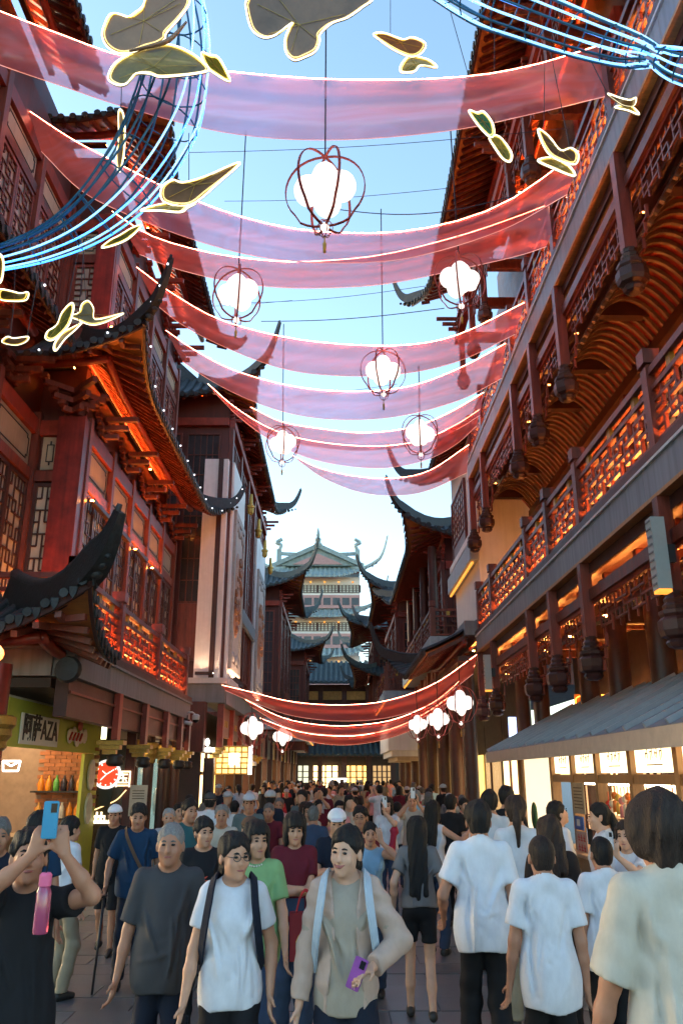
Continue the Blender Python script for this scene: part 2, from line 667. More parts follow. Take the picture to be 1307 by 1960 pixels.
def eave(bld, P0, P1, inn, D, rise, flare=(0, 0), lift=.9, push=.45, c=2.6, tile=.24, raft=.26, detail=2, hornlen=1.0, hornup=1.1,
         led=True, bulbs=0, mt=None, soff=None, mr=None, horns=None, under=.16, mled=None, amber=False, hw=1.0):
    """one side of a tiled Chinese roof. detail 2: tiles and rafters one by one, 1: rafters joined, 0: far"""
    mt, soff, mr = mt or M_TILE, soff or M_BOARD, mr or M_RED
    mled = mled or M_LEDS
    P0, P1 = Vector(P0), Vector(P1)
    inn = Vector((inn[0], inn[1], 0)).normalized()
    t = (P1 - P0)
    L = t.length
    t.normalize()

    def S(s, d, dz=0.0):
        q = max(-.1, min(1, d / D))
        p = P0 + t * s + inn * d
        z = rise * (.65 * q + .35 * q * abs(q)) + dz
        for fl, e, sg in ((flare[0], s, -1), (flare[1], L - s, 1)):
            if fl:
                w = max(0, 1 - max(0, e) / c) ** 2.2 * (1 - max(0, q)) ** 1.2
                z += lift * w
                p = p - inn * push * w + t * sg * push * w
        p.z += z
        return p

    def rng(d):
        return (flare[0] * max(0, d), L - flare[1] * max(0, d))
    ns, nd = max(10, int(L / .45)), 5
    top, bot = [], []
    for j in range(nd + 1):
        d = D * j / nd
        a, b = rng(d)
        top.append([S(lerp(a, b, i / ns), d) for i in range(ns + 1)])
        bot.append([S(lerp(a, b, i / ns), d, -.07) for i in range(ns + 1)])
    roof = MB().grid(top).build('roof', mt, bld, smooth=True)
    MB().grid([[Vector(p) for p in r_] for r_ in bot]).build('soffit_board', soff, roof, smooth=True)
    # eave edge board
    eb = MB()
    ribbonpath(eb, [S(L * i / ns, .03, -.07) for i in range(ns + 1)], [.05] * (ns + 1), [.13] * (ns + 1))
    eb.build('eave_board', M_DARK, roof)
    # rafters
    n = int(L / raft)
    rj = MB()
    for i in range(n):
        s = (i + .5) * L / n
        dm = D
        if flare[0]:
            dm = min(dm, s)
        if flare[1]:
            dm = min(dm, L - s)
        for (d0, d1, hh) in ((.06, .55, .09), (.5, .98, .11)):
            a, b = D * d0, min(D * d1, dm)
            if b - a < .12:
                continue
            p, q = S(s, a, -under + .02 * d0), S(s, b, -under - .03)
            if detail >= 2:
                beam('rafter', mr, roof, p, q, .085, hh)
            else:
                rj.bar(p, q, .09, hh)
    if rj.v:
        tag(rj.build('rafters', mr, roof, fix=False), kind='stuff')
    # purlins
    for k, d in enumerate((.5, .97)):
        a, b = rng(D * d)
        a, b = max(a, 0), min(b, L)
        if b - a > .3:
            pts = [S(lerp(a, b, i / 8), D * d, -under - .16) for i in range(9)]
            MB().tube(pts, .085, 8).build('purlin', M_RED2, roof, smooth=True)
    if led:
        a, b = rng(D)
        k = max(1, int((b - a) / 2.4))
        for i in range(k):
            u0, u1 = lerp(a, b, (i + .06) / k), lerp(a, b, (i + .94) / k)
            trough(roof, S(u0, D * .84, -under - .42), S(u1, D * .84, -under - .42), mled)
            if amber:  # lamplit soffit imitated by panels that glow themselves
                for kk in range(4):
                    v0, v1 = lerp(u0, u1, kk / 4), lerp(u0, u1, (kk + 1) / 4)
                    MB().grid([[S(v0, D * .55, -.085), S(v1, D * .55, -.085)], [S(v0, D * .9, -.085), S(v1, D * .9, -.085)]]).build('soffit_glow', M_AMBER, roof, fix=False)
    # tiles
    nt_ = int(L / tile)
    tj = MB()
    for i in range(nt_):
        s = (i + .5) * L / nt_
        dm = D
        if flare[0]:
            dm = min(dm, s)
        if flare[1]:
            dm = min(dm, L - s)
        m_ = 5 if detail >= 2 else 3
        rows = []
        r_ = tile * .30
        for j in range(m_ + 1):
            p = S(s, -.05 + (dm + .05) * j / m_, .01)
            rows.append([p + t * r_ * math.cos(a) + Vector((0, 0, 1)) * r_ * 1.05 * math.sin(a) for a in (PI, PI * .75, PI / 2, PI * .25, 0)])
        b = MB() if detail >= 2 else tj
        b.grid(rows)
        # round end tile and pointed drip tile
        p = S(s, -.055, .01)
        ring = [p + t * r_ * 1.08 * math.cos(a) + Vector((0, 0, 1)) * (r_ * 1.08 * math.sin(a) + .01) for a in [2 * PI * k / 8 for k in range(8)]]
        b.prism(ring, inn * .03)
        g = S(s + L / nt_ / 2, -.03, 0)
        w2 = tile * .27
        b.prism([g + t * w2 + Vector((0, 0, .02)), g - t * w2 + Vector((0, 0, .02)), g - t * w2 * .8 - Vector((0, 0, .07)), g - Vector((0, 0, .14)), g + t * w2 * .8 - Vector((0, 0, .07))], inn * .025)
        if detail >= 2:
            b.build('tile_row', mt, roof, fix=False)
    if tj.v:
        tag(tj.build('tile_rows', mt, roof, fix=False), kind='stuff')
    # hip ridges with upturned horns
    for e in (0, 1):
        if not flare[e] or (horns and not horns[e]):
            continue
        sg = -1 if e == 0 else 1
        dg = (-inn + t * sg).normalized()
        pts, ws, hs = [], [], []
        for k in range(9):
            d = D * (1 - k / 8)
            s = d if e == 0 else L - d
            pts.append(S(s, d, .12 + .05 * k / 8))
            ws.append(.20 * hw)
            hs.append(.30 * hw)
        p0 = pts[-1]
        dr = (pts[-1] - pts[-2]).normalized()
        sl = dr.z
        for k in range(1, 10):
            q = k / 9
            pts.append(p0 + dg * hornlen * (q - .18 * q * q) + Vector((0, 0, sl * hornlen * q * .8 + hornup * q ** 1.9)))
            ws.append(lerp(.20 * hw, .07 * hw, q))
            hs.append(lerp(.30 * hw, .13 * hw, q))
        h = MB()
        ribbonpath(h, pts, ws, hs)
        hr = h.build('hip_ridge', mt, roof, smooth='auto')
        if detail >= 1:
            h = MB()
            h.tube([p + Vector((0, 0, hs[i] * .55)) for i, p in enumerate(pts)], [w * .36 for w in ws], 6)
            h.build('ridge_cap', mt, hr, smooth=True)
            # scroll under the horn
            h = MB()
            for k in range(3):
                cc = p0 + dg * (.12 + .2 * k) * hornlen - Vector((0, 0, .18 - .10 * k))
                h.ball(cc, .09 - .02 * k, 8, 6, (1, 1, .8))
            h.build('horn_scroll', mt, hr, smooth=True)
        if bulbs:
            for k in range(10, len(pts), 3):
                inst('bulb', unit('ball', M_BULB), hr, Matrix.Translation(pts[k] + Vector((.0, -.08, 0))) @ Matrix.Scale(.045, 4))
    if bulbs:
        k = int(L / bulbs)
        for i in range(k):
            p = S((i + .5) * L / k, -.09, .06)
            inst('bulb', unit('ball', M_BULB), roof, Matrix.Translation(p) @ Matrix.Scale(.045, 4))
    roof['_S'] = 1
    del roof['_S']
    return roof, S


def bracket(bld, p, out, m=None, s=1.0):
    """bracket set of stacked arms under an eave"""
    m = m or M_RED2
    p, out = Vector(p), Vector(out)
    sd_ = out.cross(Vector((0, 0, 1)))
    key = ('bracket', m.name, round(out.x, 2), round(out.y, 2), s)

    def mk():
        b = MB()
        for k in range(3):
            z = k * .17 * s
            r_ = (.18 + .17 * k) * s
            b.bar(-out * .1 + Vector((0, 0, z)), out * (r_ + .1 * s) + Vector((0, 0, z)), .08 * s, .09 * s)
            b.bar(-sd_ * r_ + Vector((0, 0, z + .003)), sd_ * r_ + Vector((0, 0, z + .003)), .07 * s, .085 * s)
            for q in (-1, 1):
                c = sd_ * r_ * q + Vector((0, 0, z + .085 * s))
                b.box(c - Vector((.06, .06, .035)) * s, c + Vector((.06, .06, .035)) * s)
        return b.mesh('bracket', m)
    return inst('bracket', shared(key, mk), bld, Matrix.Translation(p))


def column(bld, x, y, z0, z1, r=.16, m=None, cap=None, base=True):
    m = m or M_RED2
    col = inst('column', shared(('col', m.name), lambda: MB().lathe([(.5, -.5), (.5, .5)], n=16).mesh('column', m, 'auto')), bld,
               Matrix.Translation((x, y, (z0 + z1) / 2)) @ Matrix.Diagonal((2 * r, 2 * r, z1 - z0, 1)))
    if base:
        inst('column_base', shared('colbase', lambda: MB().lathe([(1.35, 0), (1.5, .1), (1.5, .2), (1.05, .34)], n=14).mesh('column_base', M_STONE, 'auto')), col,
             Matrix.Translation((x, y, z0)) @ Matrix.Diagonal((r, r, 1, 1)))
    if cap:
        inst('capital', shared('capital', lambda: MB().lathe([(1.05, 0), (1.25, .04), (1.2, .12), (1.5, .2), (1.45, .28), (1.7, .34), (1.7, .44), (1.5, .46)], n=12).mesh('capital', M_GOLD, 'auto')), col,
             Matrix.Translation((x, y, cap)) @ Matrix.Diagonal((r, r, 1, 1)))
    return col


def textmesh(s, size, name='lettering', bold=0.0, ext=.006):
    """lettering as a mesh lying in XZ, facing -Y, centred"""
    cu = bpy.data.curves.new('t', 'FONT')
    cu.body = s
    cu.size = size
    cu.align_x = 'CENTER'
    cu.align_y = 'CENTER'
    cu.extrude = ext
    cu.offset = bold
    cu.resolution_u = 2
    ob = bpy.data.objects.new('t', cu)
    COL.objects.link(ob)
    dg = bpy.context.evaluated_depsgraph_get()
    me = bpy.data.meshes.new_from_object(ob.evaluated_get(dg))
    bpy.data.objects.remove(ob)
    me.transform(Matrix.Rotation(PI / 2, 4, 'X'))
    me.name = name
    return me


def lettering(s, size, m, parent, W, bold=0.0, sx=1.0):
    me = textmesh(s, size, bold=bold)
    me.materials.clear()
    me.materials.append(m)
    return inst('lettering', me, parent, W @ Matrix.Diagonal((sx, 1, 1, 1)))


ROT_L = Matrix.Rotation(PI / 2, 4, 'Z')      # facing +X (left-hand facades)
ROT_R = Matrix.Rotation(-PI / 2, 4, 'Z')     # facing -X (right-hand facades)
# ================================================================ ground
M_PAVE = mat('grey_granite_paver', (.12, .122, .125), .36, var=.22, scale=5, bump=.12, bscale=60)
M_GROUND = mat('grey_street_ground', (.075, .077, .08), .5, var=.25, scale=2, bump=.1)
g = MB()
g.add([(-400, -60, -.012), (400, -60, -.012), (400, 900, -.012), (-400, 900, -.012)], [(0, 1, 2, 3)])
ground = tag(g.build('ground', M_GROUND, None, fix=False), kind='structure')
rows = 0
for j in range(22):
    y = 3.4 + j * .46
    off = (j % 2) * .45
    for i in range(-5, 6):
        x0 = i * .9 - off
        if abs(x0 + .45) > 4.6:
            continue
        bx('paver', M_PAVE, ground, (x0 + .006, y + .006, -.03), (x0 + .894, y + .454, random.uniform(-.004, .003)))
far = MB()
for j in range(70):
    y = 3.4 + (22 + j) * .46
    for i in range(-5, 6):
        x0 = i * .9 - (j % 2) * .45
        far.box((x0 + .006, y + .006, -.03), (x0 + .894, y + .454, random.uniform(-.004, .003)))
tag(far.build('pavers', M_PAVE, ground, fix=False), kind='stuff')

# ================================================================ right-hand gallery building
RG = thing('gallery_building', (5, 13, 0), 'long red timber gallery building with two lit balconies along the right of the street', 'building')
fr = Fr('R', 3.7)
US = [3.4, 5.6, 8.8, 11.9, 13.8, 15.5, 19.3, 21.2]
YE = 21.45
M_SLATE = mat('grey_fascia_slab', (.24, .265, .29), .55, var=.15, scale=1.5, streak=.3)
M_RIB = mat('ceiling_rib_wood', (.17, .10, .07), .5, var=.3)
M_LIT = glow('warm_lit_shop_wall', (1.0, .60, .22), .8)
for lv, (zt, zb, near) in enumerate(((5.48, 5.03, 5), (10.34, 9.86, 4))):
    # fascia in slabs, with a ledge and a dark cap moulding on it
    n = 9
    for i in range(n):
        a, b = lerp(3.0, YE, i / n), lerp(3.0, YE, (i + 1) / n)
        fb('fascia_slab', M_SLATE, RG, fr, a + .004, b - .004, -.3, .02, zb, zt - .05)
    fb('ledge', M_WHITE, RG, fr, 3.0, YE + .02, -.3, .05, zt - .048, zt - .012)
    fb('cap_moulding', M_DARK, RG, fr, 3.0, YE + .03, -.34, .035, zt - .01, zt + .10)
    fb('bottom_moulding', M_BOARD, RG, fr, 3.0, YE + .03, -.3, .045, zb - .05, zb - .002)
    bal = balustrade(RG, fr, US, zt + .10, o=-.08, h=1.02, near=near, post=.17)
    # frieze beams below
    fb('frieze_beam', M_DARK, RG, fr, 3.0, YE, -.26, -.08, zb - .22, zb - .06)
    fb('frieze_beam', M_RED, RG, fr, 3.0, YE, -.22, -.04, zb - .62, zb - .46)
    # hanging posts and valance lattice
    for i, u in enumerate(US):
        pendant_post(RG, fr, u, -.02, zb - .05, zb - (1.78 if lv == 0 else 2.16), .16)
    for i in range(len(US) - 1):
        a, b = US[i] + .08, US[i + 1] - .08
        v = fb('valance_rail', M_RED2, RG, fr, a, b, -.16, -.09, zb - .68, zb - .622)
        ln = max(6, int((b - a) / .16))
        lattice(v, fr, a, b, -.13, zb - 1.16, zb - .68, ln, 4, .028, M_RED, 1 < i < 4 and lv == 0, dep=.03)
        # stepped side brackets of the valance
        for e, sg in ((a, 1), (b, -1)):
            w = MB()
            for q in range(3):
                mbf(w, fr, min(e, e + sg * (.34 - .1 * q)), max(e, e + sg * (.34 - .1 * q)), -.15, -.11, zb - 1.34 - .16 * q, zb - 1.31 - .16 * q)
                mbf(w, fr, e + sg * (.33 - .1 * q) - .014, e + sg * (.33 - .1 * q) + .014, -.15, -.11, zb - 1.31 - .16 * q, zb - 1.16 - .16 * q)
            w.build('valance_bracket', M_RED, v, fix=False)
        trough(v, fr.p(a + .1, -.34, zb - .80), fr.p(b - .1, -.34, zb - .80), M_LED if lv == 0 else M_LEDW)
    # cross beams into the building
    for u in US:
        fb('cross_beam', M_DARK, RG, fr, u - .09, u + .09, -1.7, -.24, zb - .62, zb - .30)

# lower arcade: ceiling, columns, shopfronts
fb('arcade_ceiling', M_DARK, RG, fr, 3.0, YE, -4.0, -.31, 4.86, 4.98)
for y in (5.6, 8.8, 11.9, 13.8, 15.5, 19.3, 21.2):
    column(RG, 4.75, y, 0, 4.86, .19, M_DARK)
for i in range(9):
    y0 = 3.2 + i * 2.04
    w = fb('shop_wall', M_BLACK, RG, fr, y0, y0 + 2.0, -2.6, -2.5, 0, 4.86)
    fb('shop_window', M_LIT if i % 2 else glow('dim_shop_window', (1, .5, .2), .25), w, fr, y0 + .25, y0 + 1.75, -2.49, -2.47, .7, 2.3)
    f = MB()
    for q in range(5):
        c = y0 + .25 + q * .375
        mbf(f, fr, c - .03, c + .03, -2.47, -2.42, .7, 2.3)
    mbf(f, fr, y0 + .2, y0 + 1.8, -2.468, -2.425, 1.7, 1.76)
    f.build('mullion', M_DARK, w, fix=False)
    trough(w, fr.p(y0 + .3, -2.4, 3.3), fr.p(y0 + 1.7, -2.4, 3.3))
for i in range(12):
    y = 5.2 + i * 1.35
    fb('ceiling_joist', M_RED, RG, fr, y - .06, y + .06, -2.4, -.32, 4.70, 4.855)

# middle storey: recessed cream wall and ribbed vault above it
W2 = fb('wall', M_CREAM, RG, fr, 3.0, YE, -1.9, -1.8, 5.5, 9.6)
fb('dado', M_DARK, RG, fr, 3.0, YE, -1.79, -1.74, 5.58, 6.5)
for i in range(6):
    y = 4.6 + i * 3.1
    fb('wall_post', M_RED, RG, fr, y - .12, y + .12, -1.795, -1.66, 5.5, 9.3)
    if i < 5:
        lattice_window(RG, fr, y + .5, y + 1.5, -1.79, 6.55, 8.4, 5, 8)
        lattice_window(RG, fr, y + 1.5, y + 2.5, -1.79, 6.55, 8.4, 5, 8)
fb('wall_beam', M_DARK, RG, fr, 3.0, YE, -1.79, -1.62, 8.75, 8.95)


def vault_pts(n=12, dz=0):
    out = []
    for k in range(n + 1):
        q = k / n
        o = -.34 - 1.44 * q
        z = 8.75 + .72 * math.sin(PI * min(1, q * 1.02)) ** .8 + dz
        out.append((o, z))
    return out


vm = MB()
vm.grid([[fr.p(u, o, z + .05) for (o, z) in vault_pts()] for u in (3.0, YE)])
vm.build('ceiling_vault', mat('crimson_ceiling', (.24, .014, .010), .45, var=.2), RG, fix=False, smooth=True)


def ribmesh():
    b = MB()
    pts = [Vector((3.7 - o, 0, z)) for (o, z) in vault_pts()]
    for i in range(len(pts) - 1):
        b.bar(pts[i], pts[i + 1], .075, .07, up=(0, 1, 0)) if False else b.bar(pts[i], pts[i + 1], .06, .06)
    return b.mesh('ceiling_rib', M_RIB)


for i in range(84):
    y = 3.2 + i * .217
    inst('ceiling_rib', shared('rib', ribmesh), RG, Matrix.Translation((0, y, 0)))
# top storey
fb('core_wall', M_DARK, RG, fr, 2.0, 23.9, -8.0, -1.75, 10.32, 18.2)
fb('floor_slab', M_DARK, RG, fr, 3.0, YE, -3.0, -.31, 10.0, 10.3)
W3 = fb('wall', M_DARK, RG, fr, 3.0, 24.0, -1.7, -1.6, 10.3, 16.6)
for i in range(8):
    y = 4.2 + i * 2.45
    fb('wall_post', M_RED2, RG, fr, y - .13, y + .13, -1.595, -1.42, 10.3, 15.6)
    for k in range(2):
        lattice_window(RG, fr, y + .2 + k * 1.05, y + 1.2 + k * 1.05, -1.59, 11.0, 14.2, 5, 10, m=M_RED)
    for k in range(3):
        fb('frieze_panel', M_CREAM, RG, fr, y + .2 + .7 * k, y + .85 + .7 * k, -1.59, -1.56, 14.5, 15.1)
for u in US[1:] + [23.2]:
    pendant_post(RG, fr, u, -.3, 16.4, 13.6, .17, M_RED)
    fb('cross_beam', M_RED, RG, fr, u - .09, u + .09, -1.6, -.2, 15.3, 15.6)
    bracket(RG, fr.p(u, -.2, 15.75), (-1, 0, 0), M_RED, 1.1)
for i in range(1, len(US) - 1):
    a, b = US[i] + .09, US[i + 1] - .09
    v = fb('valance_rail', M_RED2, RG, fr, a, b, -.36, -.28, 15.5, 15.62)
    lattice(v, fr, a, b, -.32, 14.75, 15.5, max(6, int((b - a) / .2)), 4, .035, M_RED, False)
fb('eave_beam', M_RED2, RG, fr, 3.0, 24.0, -.42, -.2, 15.63, 15.85)
eave(RG, (2.95, 24.2, 16.9), (2.95, 5.0, 16.9), (1, 0), 2.6, 1.7, (1, 0), lift=.7, push=.4, tile=.25, raft=.27, detail=2, hornlen=.9, hornup=.9)

# ================================================================ market kiosk
KX0, KX1, KY0, KY1 = 3.0, 4.8, 4.5, 16.9
KI = thing('market_kiosk', (4.0, 11, 0), 'wooden market kiosk with grey standing-seam metal roof and lit signs', 'kiosk')
M_METAL = mat('grey_blue_metal_roof', (.15, .17, .195), .45, metal=.2, var=.15, scale=2)
M_KW = mat('varnished_kiosk_wood', (.34, .19, .085), .45, var=.25, scale=4, grain=(6, 6, 1))
M_KW2 = mat('pale_kiosk_soffit', (.50, .32, .18), .5, var=.2, scale=4)
M_SIGN = glow('lit_sign_panel', (1.0, .78, .45), .62)
M_INK = mat('dark_ink', (.09, .05, .02), .6, var=0)
zr = lambda x: 2.33 + .5 * (x - KX0)
r_ = MB()
r_.prism([(KX0, KY0, zr(KX0)), (KX1, KY0, zr(KX1)), (KX1, KY0, zr(KX1) + .05), (KX0, KY0, zr(KX0) + .05)], (0, KY1 - KY0, 0))
kr = r_.build('roof', M_METAL, KI)
M_SEAM = mat('pale_metal_seam', (.32, .35, .38), .4, metal=.2, var=.1)
for i in range(22):
    y = KY1 - .03 - i * .58
    if y < KY0:
        break
    beam('roof_seam', M_SEAM, kr, (KX0, y, zr(KX0) + .075), (KX1, y, zr(KX1) + .075), .045, .06)
b_ = MB()
b_.prism([(KX0 + .02, KY0, zr(KX0) - .13), (KX0 + .02, KY0, zr(KX0) - .005), (KX1, KY0, zr(KX1) - .005), (KX1, KY0, zr(KX1) - .05)], (0, KY1 - KY0 - .02, 0))
b_.build('soffit', M_KW2, kr)
bx('gutter_board', mat('kiosk_gutter', (.42, .36, .30), .5), kr, (KX0 - .03, KY0, zr(KX0) - .15), (KX0 + .015, KY1, zr(KX0) + .04))
WX = 3.55
kf = Fr('R', WX)
post_y = [6.4, 7.6, 8.75, 10.15, 11.5, 12.7, 13.9]
for y in post_y + [16.4]:
    fb('post', M_KW, KI, kf, y - .06, y + .06, -.08, .06, 0, 2.42)
fb('header_beam', M_KW, KI, kf, post_y[0], 13.9, -.05, .04, 1.84, 1.95)
fb('header_beam', M_KW, KI, kf, post_y[0], 16.4, -.05, .04, 2.33, 2.44)
fb('counter', M_KW, KI, kf, post_y[0], 13.84, -.35, .16, .0, .86)
fb('counter_top', M_KW2, KI, kf, post_y[0], 13.84, -.4, .2, .862, .91)
M_FAINT = mat('faint_sign_ink', (.35, .27, .16), .6, var=0)
for i in range(len(post_y) - 1):
    a, b = post_y[i] + .10, post_y[i + 1] - .10
    s = fb('sign_panel', M_SIGN, KI, kf, a, b, -.02, .01, 1.97, 2.31)
    lt = MB()
    for k in range(4):
        c = lerp(a, b, .32 + .12 * k)
        mbf(lt, kf, c - .035, c - .02, .011, .016, 2.12, 2.24)
        mbf(lt, kf, c - .04, c + .04, .011, .0155, 2.19 - .02 * (k % 2), 2.205 - .02 * (k % 2))
        mbf(lt, kf, c + .015, c + .028, .011, .0165, 2.10 + .03 * (k % 2), 2.2)
    mbf(lt, kf, lerp(a, b, .3), lerp(a, b, .7), .011, .015, 2.045, 2.06)
    lt.build('lettering', M_FAINT, s, fix=False)
    fb('back_wall', glow('kiosk_wall_glow', (1.0, .68, .32), .35), KI, kf, a - .1, b + .1, -1.0, -.97, .9, 1.84)  # lit interior put into the wall as a glow
    fb('shelf', M_KW, KI, kf, a - .08, b + .08, -.95, -.6, 1.3, 1.33)
    fb('strip_lamp', glow('kiosk_lamp', (1, .8, .5), 5, True), KI, kf, a, b, -.5, -.45, 1.80, 1.83)
# light box at the far end of the kiosk
lb = fb('light_box', glow('kiosk_light_box', (1.0, .76, .45), .3), KI, kf, 14.1, 16.1, -.04, .0, .75, 2.28)
fb('light_box_frame', M_KW, lb, kf, 13.97, 14.1, -.06, .03, .4, 2.32)
fb('light_box_frame', M_KW, lb, kf, 16.1, 16.3, -.06, .03, .4, 2.32)
bd = MB()
bd.ball(kf.p(15.4, .03, 1.25), .16, 10, 7, (.3, 1, 1.5))
bd.build('painted_bottle', mat('dark_green_paint', (.02, .09, .03), .5), lb, smooth=True)
# notices on the kiosk
nt = fb('notice_board', mat('aged_paper', (.42, .34, .24), .8), KI, kf, 12.05, 12.6, .07, .09, 1.42, 1.84)
for q in range(7):
    fb('text_line', M_INK, nt, kf, 12.12, 12.53, .091, .094, 1.49 + q * .045, 1.505 + q * .045)
bp = fb('blue_plate', mat('blue_enamel_plate', (.02, .12, .45), .4, var=.05), KI, kf, 12.2, 12.62, .07, .085, 1.20, 1.38)
fb('plate_inset', M_WHITE, bp, kf, 12.35, 12.5, .086, .09, 1.25, 1.34)
pp = fb('paper_poster', mat('pink_paper', (.62, .40, .33), .8), KI, kf, 12.1, 12.62, .07, .08, .55, 1.18)
lt = MB()
for k in range(12):
    c, z = 12.22 + .13 * (k % 3), 1.1 - .13 * (k // 3)
    mbf(lt, kf, c - .04, c + .04, .081, .085, z - .01, z + .005)
    mbf(lt, kf, c - .01, c + .005, .081, .0855, z - .05, z + .04)
    mbf(lt, kf, c - .05, c + .03, .081, .086, z - .045, z - .032)
lt.build('lettering', mat('red_ink', (.5, .03, .02), .6, var=0), pp, fix=False)
# hanging trinkets, each a thing of its own
TR = [('red', (.55, .03, .02)), ('gold', (.7, .42, .08)), ('orange', (.75, .2, .03)), ('pink', (.7, .25, .25)), ('ivory', (.7, .6, .45))]
rnd = random.Random(4)
ti = 0
for i in range(40):
    y = 8.95 + (i % 20) * .13
    row = i // 20
    nm, c = TR[rnd.randrange(5)]
    z = 1.70 - row * .42 - rnd.uniform(0, .14)
    m_ = mat('trinket_' + nm, c, .5, var=.2)

    def mk(m_=m_):
        b = MB()
        b.tube([(0, 0, .16), (0, 0, .02)], .006, 4)
        b.ball((0, 0, 0), .042, 8, 6, (1, 1, 1.2))
        b.lathe([(.014, -.05), (.03, -.07), (.036, -.2)], n=7)
        return b.mesh('hanging_charm', m_, True)
    o = inst('hanging_charm', shared('charm' + nm, mk), None, Matrix.Translation(kf.p(y, -.06 - .1 * row, z)))
    tag(o, '%s tasselled charm hanging in the open front of the kiosk' % nm, 'charm', '%s charms hanging in the kiosk' % nm)
# ================================================================ left-hand corner building
LA = thing('corner_building', (-6, 16, 0), 'red timber corner building with balcony, lattice windows and black upturned eaves on the left', 'building')
fl = Fr('L', -4.0)
UL = [12.5, 15.1, 18.5, 22.0]
ZT, ZB = 3.82, 3.37
for i in range(5):
    a, b = lerp(12.4, 22.6, i / 5), lerp(12.4, 22.6, (i + 1) / 5)
    fb('fascia_slab', M_GREY, LA, fl, a + .004, b - .004, -.3, .02, ZB, ZT - .05)
fc = Fr('C', 12.4)
fb('fascia_slab', M_GREY, LA, fc, -6.4, -4.31, -.3, .02, ZB, ZT - .05)
fb('ledge', M_GREY, LA, fl, 12.36, 22.65, -.3, .06, ZT - .048, ZT - .005)
fb('cap_moulding', M_DARK, LA, fl, 12.36, 22.65, -.34, .04, ZT - .003, ZT + .13)
fb('ledge', M_GREY, LA, fc, -6.4, -4.31, -.3, .05, ZT - .048, ZT - .005)
fb('cap_moulding', M_DARK, LA, fc, -6.4, -4.35, -.3, .035, ZT - .003, ZT + .13)
balustrade(LA, fl, UL, ZT + .13, o=-.1, h=1.04, near=3, post=.2, m=M_RED2, cell=.21)
balustrade(LA, fc, [-6.3, -4.1], ZT + .13, o=-.1, h=1.04, near=0, post=.2, m=M_RED2)
# under the balcony
fb('balcony_panel', M_DARK, LA, fl, 12.5, 22.5, -.26, -.06, 2.78, ZB - .02)
fb('panel_rail', M_RED, LA, fl, 12.5, 22.5, -.04, -.02, 3.12, 3.16)
for u in (15.2, 17.4, 19.6, 21.4, 22.5):
    fb('corbel_post', M_RED2, LA, fl, u - .11, u + .11, -.05, .06, 2.55, ZB - .01)
    gb = MB()
    for k in range(3):
        mbf(gb, fl, u - .07 - .03 * k, u + .07 + .03 * k, -.2 - .05 * k, .04 + .07 * k, 2.30 + .08 * k, 2.375 + .08 * k)
    gb.build('corbel', M_GOLD, LA, fix=False)
    inst('corbel_scroll', shared('scroll', lambda: MB().lathe([(.10, -.09), (.15, -.05), (.16, .0), (.13, .04), (.16, .08), (.10, .12)], n=10).mesh('scroll', M_BLACK, True)), LA,
         Matrix.Translation(fl.p(u, .02, 2.18)))
fb('balcony_soffit', M_BLACK, LA, fl, 12.42, 22.5, -2.5, -.31, 3.2, 3.34)

# storey walls: the far part stands forward of the near part
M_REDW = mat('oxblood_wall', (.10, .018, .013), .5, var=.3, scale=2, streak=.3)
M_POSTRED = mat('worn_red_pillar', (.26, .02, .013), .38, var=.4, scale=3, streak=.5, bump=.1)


def storey(b, f, u0, u1, z0, z1, bays, win, zf0, zf1, mwin, single=False, st='fret'):
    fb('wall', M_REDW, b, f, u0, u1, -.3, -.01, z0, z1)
    fb('wall_beam', M_RED2, b, f, u0, u1, 0, .12, zf1 + .02, zf1 + .34)
    fb('wall_beam', M_RED, b, f, u0, u1, 0, .10, zf0 - .26, zf0 - .04)
    for i in range(bays):
        a, c = lerp(u0, u1, i / bays), lerp(u0, u1, (i + 1) / bays)
        fb('wall_post', M_RED, b, f, a - .09, a + .09, 0, .15, z0, zf1 + .5)
        cream_panel(b, f, a + .16, c - .16, .01, zf0, zf1)
        w = (c - a - .2) / win
        for k in range(win):
            lattice_window(b, f, a + .1 + k * w, a + .1 + (k + 1) * w - .01, .0, z0 + .15, zf0 - .3, max(3, int(w / .17)), 10, mwin, single=single, style=st)
    fb('wall_post', M_RED, b, f, u1 - .09, u1 + .09, 0, .15, z0, zf1 + .5)


fA = Fr('L', -5.2)
fN = Fr('L', -6.15)
fR = Fr('C', 15.2)
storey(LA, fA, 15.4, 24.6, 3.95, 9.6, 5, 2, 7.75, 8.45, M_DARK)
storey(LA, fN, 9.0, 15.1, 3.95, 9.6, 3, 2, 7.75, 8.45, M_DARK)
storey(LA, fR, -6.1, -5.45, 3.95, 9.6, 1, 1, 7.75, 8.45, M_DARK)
trough(LA, (-5.6, 14.86, 4.3), (-5.1, 14.86, 4.3))
for y in (15.6, 17.4, 19.3, 21.2):
    trough(LA, (-4.98, y, 7.25), (-4.98, y + 1.2, 7.25), M_LEDS)
bx('corner_pillar', M_POSTRED, LA, (-5.62, 15.0, 3.9), (-5.08, 15.42, 8.85))
bx('pillar_lamp', M_IRON, LA, (-5.45, 14.82, 4.6), (-5.3, 14.97, 4.95))
bx('pillar_lamp_glow', M_LED, LA, (-5.43, 14.84, 4.952), (-5.32, 14.95, 4.97))
for y in (17.2, 19.1, 21.0, 22.8):
    trough(LA, (-4.95, y, 4.02), (-4.95, y + .5, 4.02))
